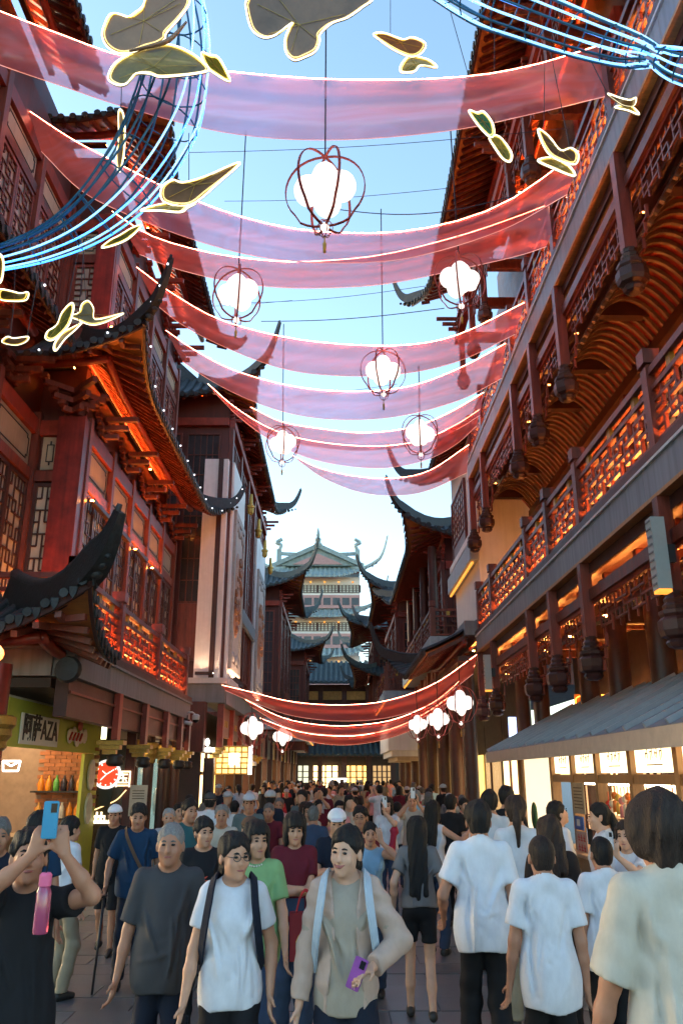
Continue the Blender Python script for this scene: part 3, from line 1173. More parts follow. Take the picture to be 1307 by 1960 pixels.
# middle eaves
eave(LA, (-4.0, 25.4, 9.75), (-4.0, 14.1, 9.75), (-1, 0), 1.5, 1.2, (1, 1), lift=.62, push=.28, c=2.4, detail=2, bulbs=1.0, hornlen=.9, hornup=.7, amber=True)
eave(LA, (-4.0, 14.1, 9.75), (-6.4, 14.1, 9.75), (0, 1), 1.5, 1.2, (1, 0), lift=.62, push=.28, c=2.4, detail=2, bulbs=1.0, horns=(0, 0), amber=True)
eave(LA, (-5.0, 13.6, 9.75), (-5.0, 7.5, 9.75), (-1, 0), 1.5, 1.2, (0, 0), detail=2, bulbs=1.2, amber=True)
for y in (16.3, 18.3, 20.3, 22.3, 24.2):
    bracket(LA, fA.p(y, .1, 8.95), (1, 0, 0), M_RED, 1.2)
for y in (10, 12, 13.6):
    bracket(LA, fN.p(y, .1, 8.95), (1, 0, 0), M_RED, 1.2)
bracket(LA, (-5.35, 15.0, 8.95), (.70, -.70, 0), M_RED, 1.3)
# upper storey
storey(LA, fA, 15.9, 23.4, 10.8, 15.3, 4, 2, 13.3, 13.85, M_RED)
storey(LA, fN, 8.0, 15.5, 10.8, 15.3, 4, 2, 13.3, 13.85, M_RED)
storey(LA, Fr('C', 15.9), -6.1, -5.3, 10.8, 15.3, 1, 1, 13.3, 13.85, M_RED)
bx('corner_pillar', M_POSTRED, LA, (-5.5, 15.72, 10.8), (-5.06, 16.1, 14.3))
trough(LA, (-4.9, 15.5, 11.2), (-4.9, 16.0, 11.2))
bx('end_wall', M_REDW, LA, (-9, 23.42, 4), (-5.22, 23.6, 15.3))
for y in (17.5, 19.5, 21.5, 23.2):
    bracket(LA, fA.p(y, .1, 14.6), (1, 0, 0), M_RED2, 1.3)
eave(LA, (-4.0, 25.6, 16.0), (-4.0, 14.6, 16.0), (-1, 0), 1.5, 1.2, (1, 1), lift=.6, push=.3, c=2.4, detail=2, hornlen=.6, hornup=.35)
eave(LA, (-4.0, 14.6, 16.0), (-6.6, 14.6, 16.0), (0, 1), 1.5, 1.2, (1, 0), lift=.6, push=.3, c=2.4, detail=2, horns=(0, 0))
eave(LA, (-5.1, 14.2, 16.3), (-5.1, 7.0, 16.3), (-1, 0), 1.4, 1.1, (0, 0), detail=2)

bx('core_wall', M_REDW, LA, (-12, 4, 4.0), (-6.5, 23.4, 16.6))
bx('core_wall', M_REDW, LA, (-6.49, 16.3, 9.6), (-5.6, 23.38, 16.4))
# ---------------------------------------------------------------- small porch roof in front
PO = thing('porch', (-5, 11.6, 0), 'black tiled porch roof with one big upturned corner at the left edge', 'porch roof')
eave(PO, (-3.45, 10.7, 3.72), (-7.5, 10.7, 3.72), (0, 1), 1.5, .8, (1, 0), lift=.75, push=.22, c=1.9, tile=.2, raft=.24, detail=2, hornlen=.65, hornup=.36, under=.2, hw=1.45)
eave(PO, (-3.45, 12.9, 3.72), (-3.45, 10.7, 3.72), (-1, 0), 1.5, .8, (0, 1), lift=.75, push=.22, c=1.9, tile=.2, raft=.24, detail=2, horns=(0, 0), under=.2, led=False)
column(PO, -4.68, 11.3, 0, 3.4, .2, M_POSTRED, cap=2.25)
bx('lintel', M_RED2, PO, (-7.5, 11.2, 2.75), (-5.0, 11.4, 3.1))
dr = MB()
dr.lathe([(.02, -.08), (.06, -.10), (.08, -.07), (.12, -.06), (.14, -.09), (.17, -.09), (.19, -.06), (.20, 0), (.17, .08), (.05, .1)], n=16)
inst('carved_drum', dr.mesh('carved_drum', M_TILE, 'auto'), PO, Matrix.Translation((-3.95, 12.05, 3.42)) @ Matrix.Rotation(PI / 2, 4, 'X'))
LR = thing('paper_lantern', (-5.1, 10.9, 3.2), 'small orange round lantern under the porch roof at the left edge', 'lantern')
MB().ball((-4.42, 10.4, 3.42), .17, 12, 8, (1, 1, .8)).build('lantern_body', glow('orange_lantern', (1, .25, .04), 1), LR, smooth=True)
MB().lathe([(.06, .13), (.07, .17)], c=(-4.42, 10.4, 3.42), n=10).build('lantern_cap', M_GOLD, LR)

# ---------------------------------------------------------------- ground-floor shops under the corner building
SA = thing('snack_shop', (-5.5, 15, 0), 'yellow-green fronted snack shop under the left balcony', 'shop')
fs = Fr('L', -4.85)
M_LIME = mat('lime_yellow_paint', (.50, .52, .06), .5, var=.1)
M_SHOPW = mat('warm_grey_shop_wall', (.45, .38, .27), .7, var=.1)
fb('front_board', M_LIME, SA, fs, 12.3, 17.3, -.06, 0, 2.35, 3.05)
fb('side_pillar', M_LIME, SA, fs, 16.3, 17.3, -.06, .0, 0, 2.34)
bx('back_wall', M_SHOPW, SA, (-7.4, 12.3, 0), (-7.3, 17.3, 3.1))
bx('shop_floor', M_KW2, SA, (-7.3, 12.3, -.02), (-4.9, 17.3, .01))
bx('shop_ceiling', M_WHITE, SA, (-7.3, 12.3, 3.06), (-4.92, 17.3, 3.1))
bx('ceiling_lamp', glow('shop_lamp', (1, .80, .50), 2.2, True), SA, (-6.6, 12.8, 2.98), (-5.9, 16.8, 3.02))
br = bx('brick_wall', mat('brick_mortar', (.35, .22, .15), .8), SA, (-7.29, 16.98, .0), (-4.95, 17.12, 3.05))
M_BRICK = mat('orange_brick', (.48, .16, .06), .75, var=.35, scale=6)
for j in range(16):
    for i in range(5):
        x0 = -5.95 + i * .22 + (j % 2) * .11
        bx('brick', M_BRICK, br, (x0 + .006, 16.955, 1.28 + j * .075), (x0 + .212, 16.982, 1.347 + j * .075))
for z in (1.12, 1.62):
    bx('shelf', M_BLACK, SA, (-5.95, 16.65, z), (-4.92, 16.95, z + .03))
bx('counter', M_KW, SA, (-5.6, 12.6, 0), (-5.2, 15.6, 1.0))
bx('menu_frame', M_KW2, SA, (-7.28, 14.4, 1.2), (-7.22, 15.6, 2.0))
try:
    s = fb('sign_plate', mat('sign_white', (.75, .72, .62), .5, var=.05), SA, fs, 12.8, 14.55, .012, .03, 2.4, 2.86)
    lettering('阿萨AZA', .44, mat('sign_black', (.01, .01, .01), .5, var=0), s, Matrix.Translation(fs.p(13.68, .036, 2.63)) @ ROT_L, bold=.006, sx=.92)
    cs = MB()
    for k in range(5):
        cs.ball(fs.p(15.2 + .22 * k, .03, 2.62 + .05 * math.sin(k * 2.2)), .17, 9, 6, (.12, 1, .8))
    cs.build('cutout_sign', mat('cutout_sign_cream', (.75, .62, .5), .5), SA, smooth=True)
    cs = MB()
    cs.ball(fs.p(15.7, .05, 2.82), .13, 9, 6, (.12, 1.2, .7))
    for k in range(4):
        cs.bar(fs.p(15.1 + .2 * k, .06, 2.55), fs.p(15.22 + .2 * k, .06, 2.68), .03, .03)
    cs.build('cutout_mark', mat('sign_red', (.55, .05, .03), .5, var=0), SA)
except Exception as e:
    print(e)
# white outline cup sign
cu = MB()
c0 = at(22, 1466, Y=12.6)
for a, b in (((-.13, .07), (.13, .07)), ((-.13, .07), (-.11, -.07)), ((.13, .07), (.11, -.07)), ((-.11, -.07), (.11, -.07)), ((-.13, .07), (0, 0)), ((.13, .07), (0, 0))):
    cu.tube([c0 + Vector((a[0], 0, a[1])), c0 + Vector((b[0], 0, b[1]))], .013, 5)
cu.build('neon_sign', glow('white_neon', (1, .95, .85), 1.2), SA)
for k in range(2):
    o = MB()
    o.lathe([(.26, -.02), (.26, .02)], n=18)
    oo = inst('oval_plate', o.mesh('oval', mat('oval_sign_cream', (.72, .66, .45), .5)), SA, Matrix.Translation(fs.p(16.75, .03, 1.95 - k * .62)) @ Matrix.Rotation(PI / 2, 4, 'Y') @ Matrix.Diagonal((1.1, .8, 1, 1)))
BC = [('orange', (.8, .25, .02)), ('orange', (.8, .25, .02)), ('green', (.1, .3, .05)), ('dark', (.03, .015, .03)), ('dark', (.03, .015, .03)), ('amber', (.7, .3, .05)), ('pale', (.6, .5, .4)), ('red', (.5, .08, .03)), ('pale', (.6, .5, .4)), ('orange', (.8, .25, .02))]
for row, z in enumerate((1.652, 1.152)):
    for i in range(6):
        nm, c = BC[(i + row * 5) % 10]
        m_ = mat('bottle_' + nm, c, .25, var=.15)
        o = inst('drink_bottle', shared('bottle' + nm, lambda m_=m_: MB().lathe([(.055, 0), (.06, .02), (.06, .16), (.045, .2), (.022, .24), (.022, .29)], n=9).mesh('drink_bottle', m_, 'auto')), None,
                 Matrix.Translation((-5.8 + i * .15, 16.8, z)))
        tag(o, '%s drink bottle on the %s shelf of the snack shop' % (nm, 'upper' if row == 0 else 'lower'), 'bottle', '%s bottles on the %s shop shelf' % (nm, 'upper' if row == 0 else 'lower'))

# watch advertisement facing the camera
WA = thing('watch_advertisement', (-4.7, 18, 0), 'dark backlit watch advertisement panel with a big red-dial watch', 'advertisement')
AY = 17.6
p0, p1 = at(166, 1690, Y=AY), at(243, 1415, Y=AY)
bx('panel', mat('dark_brown_ad_panel', (.045, .028, .016), .3, var=.3, scale=3), WA, (p0.x, AY, 0), (p1.x, AY + .1, p1.z))
bx('panel_frame', M_GOLD, WA, (p0.x - .05, AY - .02, 0), (p0.x - .002, AY + .1, p1.z))
wc = at(205, 1482, Y=AY - .05)
b = MB()
b.lathe([(.262, -.03), (.29, -.02), (.29, .02), (.25, .035), (.245, .02)], n=28)
inst('watch_case', b.mesh('watch_case', mat('bright_steel', (.8, .8, .78), .25, metal=.7, var=.05, emit=(1, .95, .9), estr=.25), 'auto'), WA, Matrix.Translation(wc) @ Matrix.Rotation(PI / 2, 4, 'X'))
b = MB()
b.lathe([(.24, -.01), (.24, .022)], n=28)
dl = inst('watch_dial', b.mesh('watch_dial', mat('red_dial', (.55, .04, .02), .4, var=.1, emit=(.9, .06, .02), estr=.25)), WA, Matrix.Translation(wc) @ Matrix.Rotation(PI / 2, 4, 'X'))
M_WHG = glow('dial_white', (1, .9, .8), .5)
for k in range(12):
    a = 2 * PI * k / 12
    q = wc + Vector((math.sin(a) * .195, -.028, math.cos(a) * .195))
    q2 = wc + Vector((math.sin(a) * .225, -.028, math.cos(a) * .225))
    beam('hour_mark', M_WHG, dl, q, q2, .02, .012, up=(0, -1, 0))
for a, l_ in ((R(-52), .11), (R(58), .17), (R(225), .16)):
    beam('watch_hand', M_WHG, dl, wc + Vector((0, -.034, 0)), wc + Vector((math.sin(a) * l_, -.034, math.cos(a) * l_)), .016, .01, up=(0, -1, 0))
M_STRAP = mat('black_green_strap', (.02, .028, .024), .5)
for sg in (1, -1):
    s = MB()
    s.prism([wc + Vector((-.14, 0, sg * .27)), wc + Vector((.14, 0, sg * .27)), wc + Vector((.115, 0, sg * .62)), wc + Vector((-.115, 0, sg * .62))], (0, .04, 0))
    s.build('watch_strap', M_STRAP, WA)
bx('watch_crown', MATS['bright_steel'], WA, (wc.x + .29, wc.y - .02, wc.z - .03), (wc.x + .33, wc.y + .02, wc.z + .03))
try:
    e = glow('ad_letters', (1, .8, .45), .7)
    lettering('国', .36, e, WA, Matrix.Translation(at(236, 1493, Y=AY - .02)))
    b = MB()
    for row, (py, hh, n_) in enumerate(((1563, .09, 5), (1573, .035, 13))):
        for k in range(n_):
            if row == 0 and k == 3:
                continue
            c = at(180 + 34 * k / max(1, n_ - 1), py, Y=AY - .02)
            w_ = .05 if row == 0 else .014
            b.box((c.x - w_, c.y, c.z - hh), (c.x - w_ * .3, c.y + .01, c.z + hh))
            b.box((c.x - w_ * .25, c.y + .001, c.z - hh * .2), (c.x + w_, c.y + .011, c.z + hh * .25))
            b.box((c.x + w_ * .4, c.y, c.z - hh), (c.x + w_, c.y + .01, c.z - hh * .25))
    b.build('lettering', e, WA, fix=False)
except Exception as ex:
    print(ex)
b = MB()
b.tube(spline([at(176, 1552, Y=AY - .02), at(205, 1540, Y=AY - .02), at(225, 1530, Y=AY - .02), at(242, 1512, Y=AY - .02)], 12), .012, 5)
b.build('light_streak', glow('ad_streak', (1, .6, .2), .5), WA)

# shop row behind the advertisement
SB = thing('watch_shop', (-4.5, 20.5, 0), 'dark glazed jewellery shopfront with gold column capitals under the left balcony', 'shop')
fg = Fr('L', -4.35)
bx('end_wall', M_REDW, SB, (p1.x, 17.62, 0), (-4.2, 17.72, 3.2))
po_ = bx('notice', mat('pale_notice', (.6, .5, .4), .7), SB, (at(250, 1510, Y=17.6).x, 17.58, 1.15), (at(283, 1510, Y=17.6).x, 17.615, 1.75))
for q in range(4):
    bx('text_line', M_INK, po_, (at(255, 1510, Y=17.6).x, 17.574, 1.48 + q * .05), (at(278, 1510, Y=17.6).x, 17.579, 1.495 + q * .05))
for i, y in enumerate((17.9, 19.4, 21.0, 22.6)):
    column(SB, -4.3, y, 0, 2.9, .12, M_DARK, cap=2.2)
    if i < 3:
        fb('shop_glass', mat('teal_display', (.05, .09, .09), .15, var=.5, scale=2, emit=(.35, .55, .5), estr=.12), SB, fg, y + .15, y + 1.35, -.3, -.28, .3, 2.4)
        fb('display_light', glow('display_lamp', (1, .7, .35), 6, True), SB, fg, y + .15, y + 1.35, -.26, -.2, 2.42, 2.46)
        b = MB()
        b.ball(fg.p(y + .75, -.15, 1.3), .33, 10, 8, (.5, .8, 1.2))
        b.build('display_bust', M_WHITE, SB, smooth=True)
fb('shop_back', M_BLACK, SB, fg, 17.7, 24.5, -.5, -.4, 0, 3.2)
# ================================================================ buildings farther down the street
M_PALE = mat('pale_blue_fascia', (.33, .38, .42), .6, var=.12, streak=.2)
M_WARMW = glow('warm_far_shop_light', (1.0, .62, .26), .9, True)
M_GOLDW = glow('golden_shop_light', (1.0, .55, .12), .5, True)


def hall(name, label, side, x, y0, y1, zb, ze, over, rise=1.6, det=1, fasc=None, wm=None, bays=None, flare=(1, 1), lift=.8, hup=1.0, hl=1.0, depth=6, bulbs=0, tilemat=None, mullion=2):
    """timber hall: street wall, camera-facing end wall, tiled eaves with upturned corners"""
    sg = 1 if side == 'L' else -1
    f = Fr(side, x)
    B = thing(name, (x - sg * 2, (y0 + y1) / 2, 0), label, 'building')
    m = wm or M_REDW
    bx('wall', m, B, (x, y0, zb), (x - sg * depth, y1, ze + .3))
    bays = bays or max(2, int((y1 - y0) / 2.6))
    z1 = ze - .9
    for i in range(bays + 1):
        u = lerp(y0 + .15, y1 - .15, i / bays)
        fb('wall_post', M_RED, B, f, u - .14, u + .14, .01, .16, zb, ze)
    for i in range(bays):
        a, c = lerp(y0 + .15, y1 - .15, i / bays) + .16, lerp(y0 + .15, y1 - .15, (i + 1) / bays) - .16
        for k in range(mullion):
            w = (c - a) / mullion
            lattice_window(B, f, a + k * w, a + (k + 1) * w - .02, .01, zb + .6, z1 - .25, 4, 8, M_RED, M_GLASS, style='grid')
    fe = Fr('C', y0)
    xa, xb = sorted((x, x - sg * depth))
    for k in range(3):
        u0 = x - sg * (.25 + 1.35 * k)
        u1 = x - sg * (1.45 + 1.35 * k)
        lattice_window(B, fe, min(u0, u1), max(u0, u1), .01, zb + .6, z1 - .25, 5, 8, M_RED, M_GLASS, style='grid')
    fb('wall_beam', M_RED2, B, f, y0, y1, .01, .2, z1, z1 + .28)
    fb('wall_beam', M_RED2, B, fe, xa, xb, .01, .2, z1, z1 + .28)
    if fasc:
        z0, h, o = fasc
        sl = MB()
        mbf(sl, f, y0 - o, y1, .02, o, z0, z0 + h)
        mbf(sl, fe, min(x + sg * .0, x - sg * depth), max(x, x - sg * depth), .02, o, z0, z0 + h)
        sl.build('fascia_slab', M_PALE, B, fix=False)
        fb('under_light', M_AMBER, B, f, y0, y1, o - .12, o - .05, z0 - .05, z0 - .02)
        us = [lerp(y0 - o + .15, y1, i / bays) for i in range(bays + 1)]
        balustrade(B, f, us, z0 + h, o=o - .12, h=1.0, near=0, led=False, nz=4, cell=.3)
        c = [x - sg * k * 2.0 + sg * (o - .15) for k in range(3)]
        balustrade(B, fe, sorted(c), z0 + h, o=o - .12, h=1.0, near=0, led=False, nz=4, cell=.3)
    xe = x + sg * over
    D = over + 1.4
    eave(B, (xe, y1 + .6, ze), (xe, y0 - over, ze), (-sg, 0), D, rise, flare, lift=lift, push=.35, c=2.6, detail=det, hornlen=hl, hornup=hup, tile=.3, raft=.34, bulbs=bulbs, mt=tilemat, mled=M_LEDF)
    eave(B, (xe, y0 - over, ze), (xe - sg * (depth + over), y0 - over, ze), (0, 1), D, rise, (1, 0), lift=lift, push=.35, c=2.6, detail=det, tile=.3, raft=.34, horns=(0, 0), bulbs=bulbs, mt=tilemat, mled=M_LEDF)
    for i in range(bays + 1):
        u = lerp(y0 + .15, y1 - .15, i / bays)
        bracket(B, f.p(u, .1, z1 + .32), (sg, 0, 0), M_RED2, 1.1)
    # ridge roof body above
    rb = MB()
    rb.prism([(x - sg * 1.3, y0 + 1.4, ze + rise - .05), (x - sg * depth, y0 + 1.4, ze + rise - .05), (x - sg * depth, y0 + 1.4, ze + rise + .9), (x - sg * 2.3, y0 + 1.4, ze + rise + .9)], (0, y1 - y0 - 1.4, 0))
    rb.build('upper_roof', tilemat or M_TILE, B)
    return B, f


# left: carved white-walled hall
HB, fB = hall('carved_hall', 'left hall with white piers, tall carved relief panels and deep red eaves', 'L', -3.77, 26.0, 39.5, 4.8, 14.4, .75, det=1, hl=1.2, hup=1.0)
M_BW = mat('bright_white_plaster', (.82, .80, .78), .7, var=.06, streak=.1)
bx('white_pier', M_BW, HB, (-4.5, 25.72, 4.8), (-3.70, 25.98, 12.2))
bx('pier_trim', M_DARK, HB, (-4.02, 25.66, 4.8), (-3.86, 25.715, 12.2))
for (a, b, c) in ((26.05, 29.4, 1), (34.4, 38.4, 2)):
    fb('white_pier', M_BW, HB, fB, a, b, .165, .24, 4.8, 12.2)
    fr_ = MB()
    for (u0, u1, z0, z1) in ((a + .35, a + .6, 5.2, 10.6), (b - .6, b - .35, 5.2, 10.6), (a + .6, b - .6, 5.2, 5.45), (a + .6, b - .6, 10.35, 10.6)):
        mbf(fr_, fB, u0, u1, .245, .34, z0, z1)
    rp = fr_.build('relief_frame', M_STONE, HB, fix=False)
    fb('relief_ground', mat('relief_cream', (.62, .50, .42), .7), rp, fB, a + .6, b - .6, .25, .28, 5.45, 10.35)
    md = MB()
    uc, zc = (a + b) / 2, 7.9
    md.ball(fB.p(uc, .28, zc), 1.0, 20, 12, (.07, (b - a) * .26, 1.5))
    md.build('relief_medallion', M_TERRA, rp, smooth=True)
    sc_ = MB()
    rr = random.Random(c)
    for k in range(26):
        an = rr.uniform(0, 2 * PI)
        q = rr.uniform(.2, .95)
        sc_.ball(fB.p(uc + math.cos(an) * q * (b - a) * .24, .34, zc + math.sin(an) * q * 1.4), rr.uniform(.1, .2), 7, 5, (.5, 1, 1))
    sc_.build('relief_figure', M_TERRA, rp, smooth=True)
    for zz in (5.45, 10.0):
        fo = MB()
        for k in range(5):
            fo.ball(fB.p(lerp(a + .75, b - .75, k / 4), .29, zz + .12 + .12 * (k % 2)), .2, 8, 5, (.3, 1.2, 1))
        fo.build('relief_corner', M_STONE, rp, smooth=True)
for y in (26.4, 34.8):  # uplights added to brighten the white piers and reliefs
    trough(HB, fB.p(y, .42, 4.95), fB.p(y + 2.6, .42, 4.95), M_PIERFILL)
trough(HB, (-4.4, 25.45, 4.95), (-3.85, 25.45, 4.95), M_PIERFILL)  # added to brighten the shaded end pier
fb('string_course', M_GREY, HB, fB, 29.5, 34.3, .17, .3, 7.3, 7.8)
# stone base, sign frieze, corbels and shopfront under it
fb('base_course', M_WHITE, HB, fB, 25.5, 39.5, -.4, .45, 4.62, 4.79)
fb('base_course', M_GREY, HB, fB, 25.6, 39.5, -.4, .35, 4.05, 4.61)
bx('base_course', M_WHITE, HB, (-5.0, 25.3, 4.63), (-3.38, 25.49, 4.80))
bx('base_course', M_GREY, HB, (-5.0, 25.4, 4.06), (-3.45, 25.59, 4.62))
for i in range(6):
    u = 25.75 + i * 2.6
    fb('corbel_post', M_RED2, HB, fB, u - .13, u + .13, .1, .28, 2.75, 4.04)
    fb('frieze_board', mat('brown_frieze', (.25, .12, .09), .5), HB, fB, u + .15, u + 2.4, .05, .15, 3.1, 4.0)
    fm = MB()
    for k in range(4):
        mbf(fm, fB, u + .45 + .4 * k, u + .65 + .4 * k, .151, .18, 3.42, 3.62)
    fm.build('frieze_mark', M_GOLD, HB, fix=False)
    gb = MB()
    for k in range(3):
        mbf(gb, fB, u - .1 - .05 * k, u + .1 + .05 * k, .0, .2 + .08 * k, 2.45 + .1 * k, 2.545 + .1 * k)
    gb.build('corbel', M_GOLD, HB, fix=False)
    fb('shop_pier', M_DARK, HB, fB, u - .16, u + .16, -.25, .05, 0, 2.44)
    fb('shop_glass', (M_WARMW, M_GOLDW, mat('dim_glass', (.1, .08, .06), .2, emit=(1, .6, .25), estr=.15))[i % 3], HB, fB, u + .25, u + 2.35, -.5, -.45, .4, 2.6)
    fb('shop_mullion', M_DARK, HB, fB, u + 1.2, u + 1.3, -.44, -.36, 0, 2.9)
    fb('shop_transom', M_KW, HB, fB, u + .2, u + 2.4, -.44, -.34, 1.95, 2.05)
bx('end_wall', M_REDW, HB, (-5.2, 24.9, 2.6), (-3.95, 25.35, 4.05))
bx('door_recess', M_DARK, HB, (-5.0, 25.4, 0), (-4.1, 25.6, 2.6))
fb('back_wall', M_BLACK, HB, fB, 25.5, 39.5, -.8, -.7, 0, 4.0)
sg_ = thing('shop_sign', at(440, 1460, Y=27.2), 'square gold lattice shop sign with a white centre on the left shopfront', 'sign')
p_ = at(458, 1456, Y=27)
bx('gold_lattice', M_GOLDW, sg_, (p_.x - .75, 27, p_.z - .42), (p_.x + .3, 27.12, p_.z + .45))
for k in range(6):
    bx('lattice_bar', M_GOLD, sg_, (p_.x - .75 + k * .2, 26.94, p_.z - .42), (p_.x - .71 + k * .2, 26.97, p_.z + .45))
    bx('lattice_bar', M_GOLD, sg_, (p_.x - .75, 26.945, p_.z - .42 + k * .165), (p_.x + .3, 26.975, p_.z - .38 + k * .165))
bx('white_centre', glow('sign_white_glow', (1, .95, .85), 1.2), sg_, (p_.x - .32, 26.90, p_.z - .12), (p_.x - .0, 26.935, p_.z + .22))
bx('sign_edge', MATS['sign_white_glow'], sg_, (p_.x + .31, 26.98, p_.z - .42), (p_.x + .40, 27.1, p_.z + .42))
sh = thing('shop_sign', at(397, 1430, Y=25.2), 'small glowing white sign over the dark shop door on the left', 'sign')
p_ = at(397, 1430, Y=25.3)
MB().ball((p_.x, 25.3, p_.z + .14), .09, 10, 7, (.7, .3, 1.3)).build('sign_mark', MATS['sign_white_glow'], sh, smooth=True)
b = MB()
for k in range(4):
    b.box((p_.x - .22 + k * .115, 25.28, p_.z - .14), (p_.x - .12 + k * .115, 25.31, p_.z + .0 - .02 * (k % 2)))
b.build('lettering', MATS['sign_white_glow'], sh, fix=False)
# hanging gilt pendants
for i in range(4):
    y = 29.5 + i * 3.2
    inst('gilt_pendant', shared('giltp', lambda: MB().lathe([(.05, 0), (.15, .08), (.2, .2), (.2, .45), (.26, .5), (.26, .62), (.14, .68), (.1, 1.4)], n=10).mesh('gilt_pendant', M_GOLD, 'auto')), HB, Matrix.Translation(fB.p(y, .45, 11.4)) @ Matrix.Scale(.6, 4))

# left: third and fourth halls
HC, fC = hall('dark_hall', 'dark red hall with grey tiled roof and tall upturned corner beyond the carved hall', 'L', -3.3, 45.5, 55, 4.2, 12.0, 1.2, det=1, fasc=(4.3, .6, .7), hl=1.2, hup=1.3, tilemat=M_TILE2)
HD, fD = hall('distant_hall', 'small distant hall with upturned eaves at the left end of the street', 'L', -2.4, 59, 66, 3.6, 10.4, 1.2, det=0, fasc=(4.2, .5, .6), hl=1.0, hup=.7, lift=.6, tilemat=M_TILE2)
for i in range(10):
    y = 40.5 + i * 2.5
    b = thing('shopfront', (-3.9, y, 0), 'narrow lit shopfront, %s in the left row beyond the carved hall' % ['first', 'second', 'third', 'fourth', 'fifth', 'sixth', 'seventh', 'eighth', 'ninth', 'tenth'][i], 'shopfront', 'shopfronts in the distant left row')
    xx = -3.6 + .06 * i
    bx('pier', M_DARK, b, (xx - .3, y, 0), (xx, y + .35, 3.9))
    bx('glass', (M_WARMW, M_GOLDW, MATS['dim_glass'])[(i * 2) % 3], b, (xx - .32, y + .36, .3), (xx - .22, y + 2.3, 2.7))
    bx('sign_band', (M_RED2, M_DARK, M_GOLD)[i % 3], b, (xx - .3, y + .36, 2.75), (xx - .05, y + 2.49, 3.7))

# right: white-walled wing
RW = thing('white_wing', (5, 23.5, 0), 'white walled wing with lattice window beyond the red gallery on the right', 'building')
fw = Fr('R', 3.9)
bx('wall', M_WHITE, RW, (3.9, 21.6, 5.9), (8, 26.2, 11.6))
lattice_window(RW, fw, 23.2, 25.9, .01, 8.6, 10.6, 6, 6, M_RED, style='grid')
fb('band', M_PALE, RW, fw, 21.6, 26.25, .01, .25, 7.6, 8.1)
fb('light_strip', M_AMBER, RW, fw, 21.7, 26.2, .14, .2, 7.52, 7.56)
fb('band', M_WHITE, RW, fw, 21.6, 26.25, .01, .16, 8.3, 8.5)
eave(RW, (3.0, 27.3, 11.4), (3.0, 21.8, 11.4), (1, 0), 2.0, 1.3, (1, 0), lift=.8, push=.4, detail=1, tile=.28, raft=.3, hornlen=1.2, hornup=1.2)
fb('balcony', M_GREY, RW, fw, 21.5, 26, .02, .5, 5.5, 5.88)
# lower tiled canopy with its upturned far corner
eave(RW, (2.3, 29.6, 5.1), (2.3, 21.7, 5.1), (1, 0), 2.2, 1.3, (1, 0), lift=.9, push=.45, detail=2, tile=.26, raft=.28, hornlen=1.0, hornup=1.0)
for y in (22.5, 25.2, 28.2, 31.5, 35, 38.5, 42, 46):
    column(RW, 3.55, y, 0, 4.8, .2, M_DARK)
for i in range(9):
    y = 22.5 + i * 3
    w = bx('shop_wall', M_BLACK, RW, (5.0, y, 0), (5.1, y + 2.95, 5.0))
    bx('shop_glass', (M_WARMW, MATS['dim_glass'], M_GOLDW)[i % 3], w, (4.92, y + .3, .5), (4.98, y + 2.6, 2.6))
    bx('shop_mullion', M_DARK, w, (4.86, y + 1.4, .3), (4.915, y + 1.5, 2.8))
bx('arcade_ceiling', M_DARK, RW, (3.2, 21.6, 4.82), (6, 48, 4.95))
# right: balconied hall, two more behind it
HE, fE = hall('balcony_hall', 'right hall with pale balcony slab, columns and a big upturned roof corner', 'R', 4.0, 29.2, 41, 5.0, 10.1, 1.35, det=1, fasc=(6.1, .5, .75), hl=1.0, hup=.75)
for k in range(4):
    column(HE, 3.5, 29.0 + k * 3.2, 6.6, 10, .16, M_DARK, base=False)
HF, fF = hall('lantern_hall', 'second right hall with glowing red eaves behind the balcony hall', 'R', 3.3, 43.5, 53, 4.4, 11.0, 1.35, det=1, fasc=(5.6, .5, .9), hl=1.0, hup=.8)
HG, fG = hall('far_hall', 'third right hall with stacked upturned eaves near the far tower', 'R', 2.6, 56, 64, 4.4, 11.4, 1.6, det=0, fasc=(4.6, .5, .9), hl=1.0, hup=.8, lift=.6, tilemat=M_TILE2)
eave(HG, (1.2, 64, 8.2), (1.2, 54.6, 8.2), (1, 0), 2.0, 1.2, (1, 1), lift=.9, push=.4, detail=0, hornlen=.9, hornup=.7, tile=.3, mt=M_TILE2)
eave(HG, (1.2, 54.6, 8.2), (6, 54.6, 8.2), (0, 1), 2.0, 1.2, (1, 0), lift=.9, push=.4, detail=0, tile=.3, mt=M_TILE2, horns=(0, 0))
cn = thing('shop_canopy', (3.2, 38, 2.6), 'white stepped box canopy over a shop on the far right side', 'canopy')
bx('canopy_box', M_WHITE, cn, (2.2, 36, 2.95), (4.8, 43, 4.2))
bx('canopy_step', M_WHITE, cn, (2.35, 36.2, 2.72), (4.8, 43, 2.948))
bx('canopy_trim', M_CREAM, cn, (2.6, 36.4, 2.55), (4.8, 43, 2.718))

# ================================================================ tower closing the street
TW = thing('pagoda_tower', (-1.6, 88, 0), 'tall pale tower with stacked green tiled roofs closing the street', 'tower')
M_TWR = mat('hazed_red_band', (.50, .27, .25), .6, var=.15)  # red made paler to stand for haze
ft = Fr('C', 85)
xc = -2.1


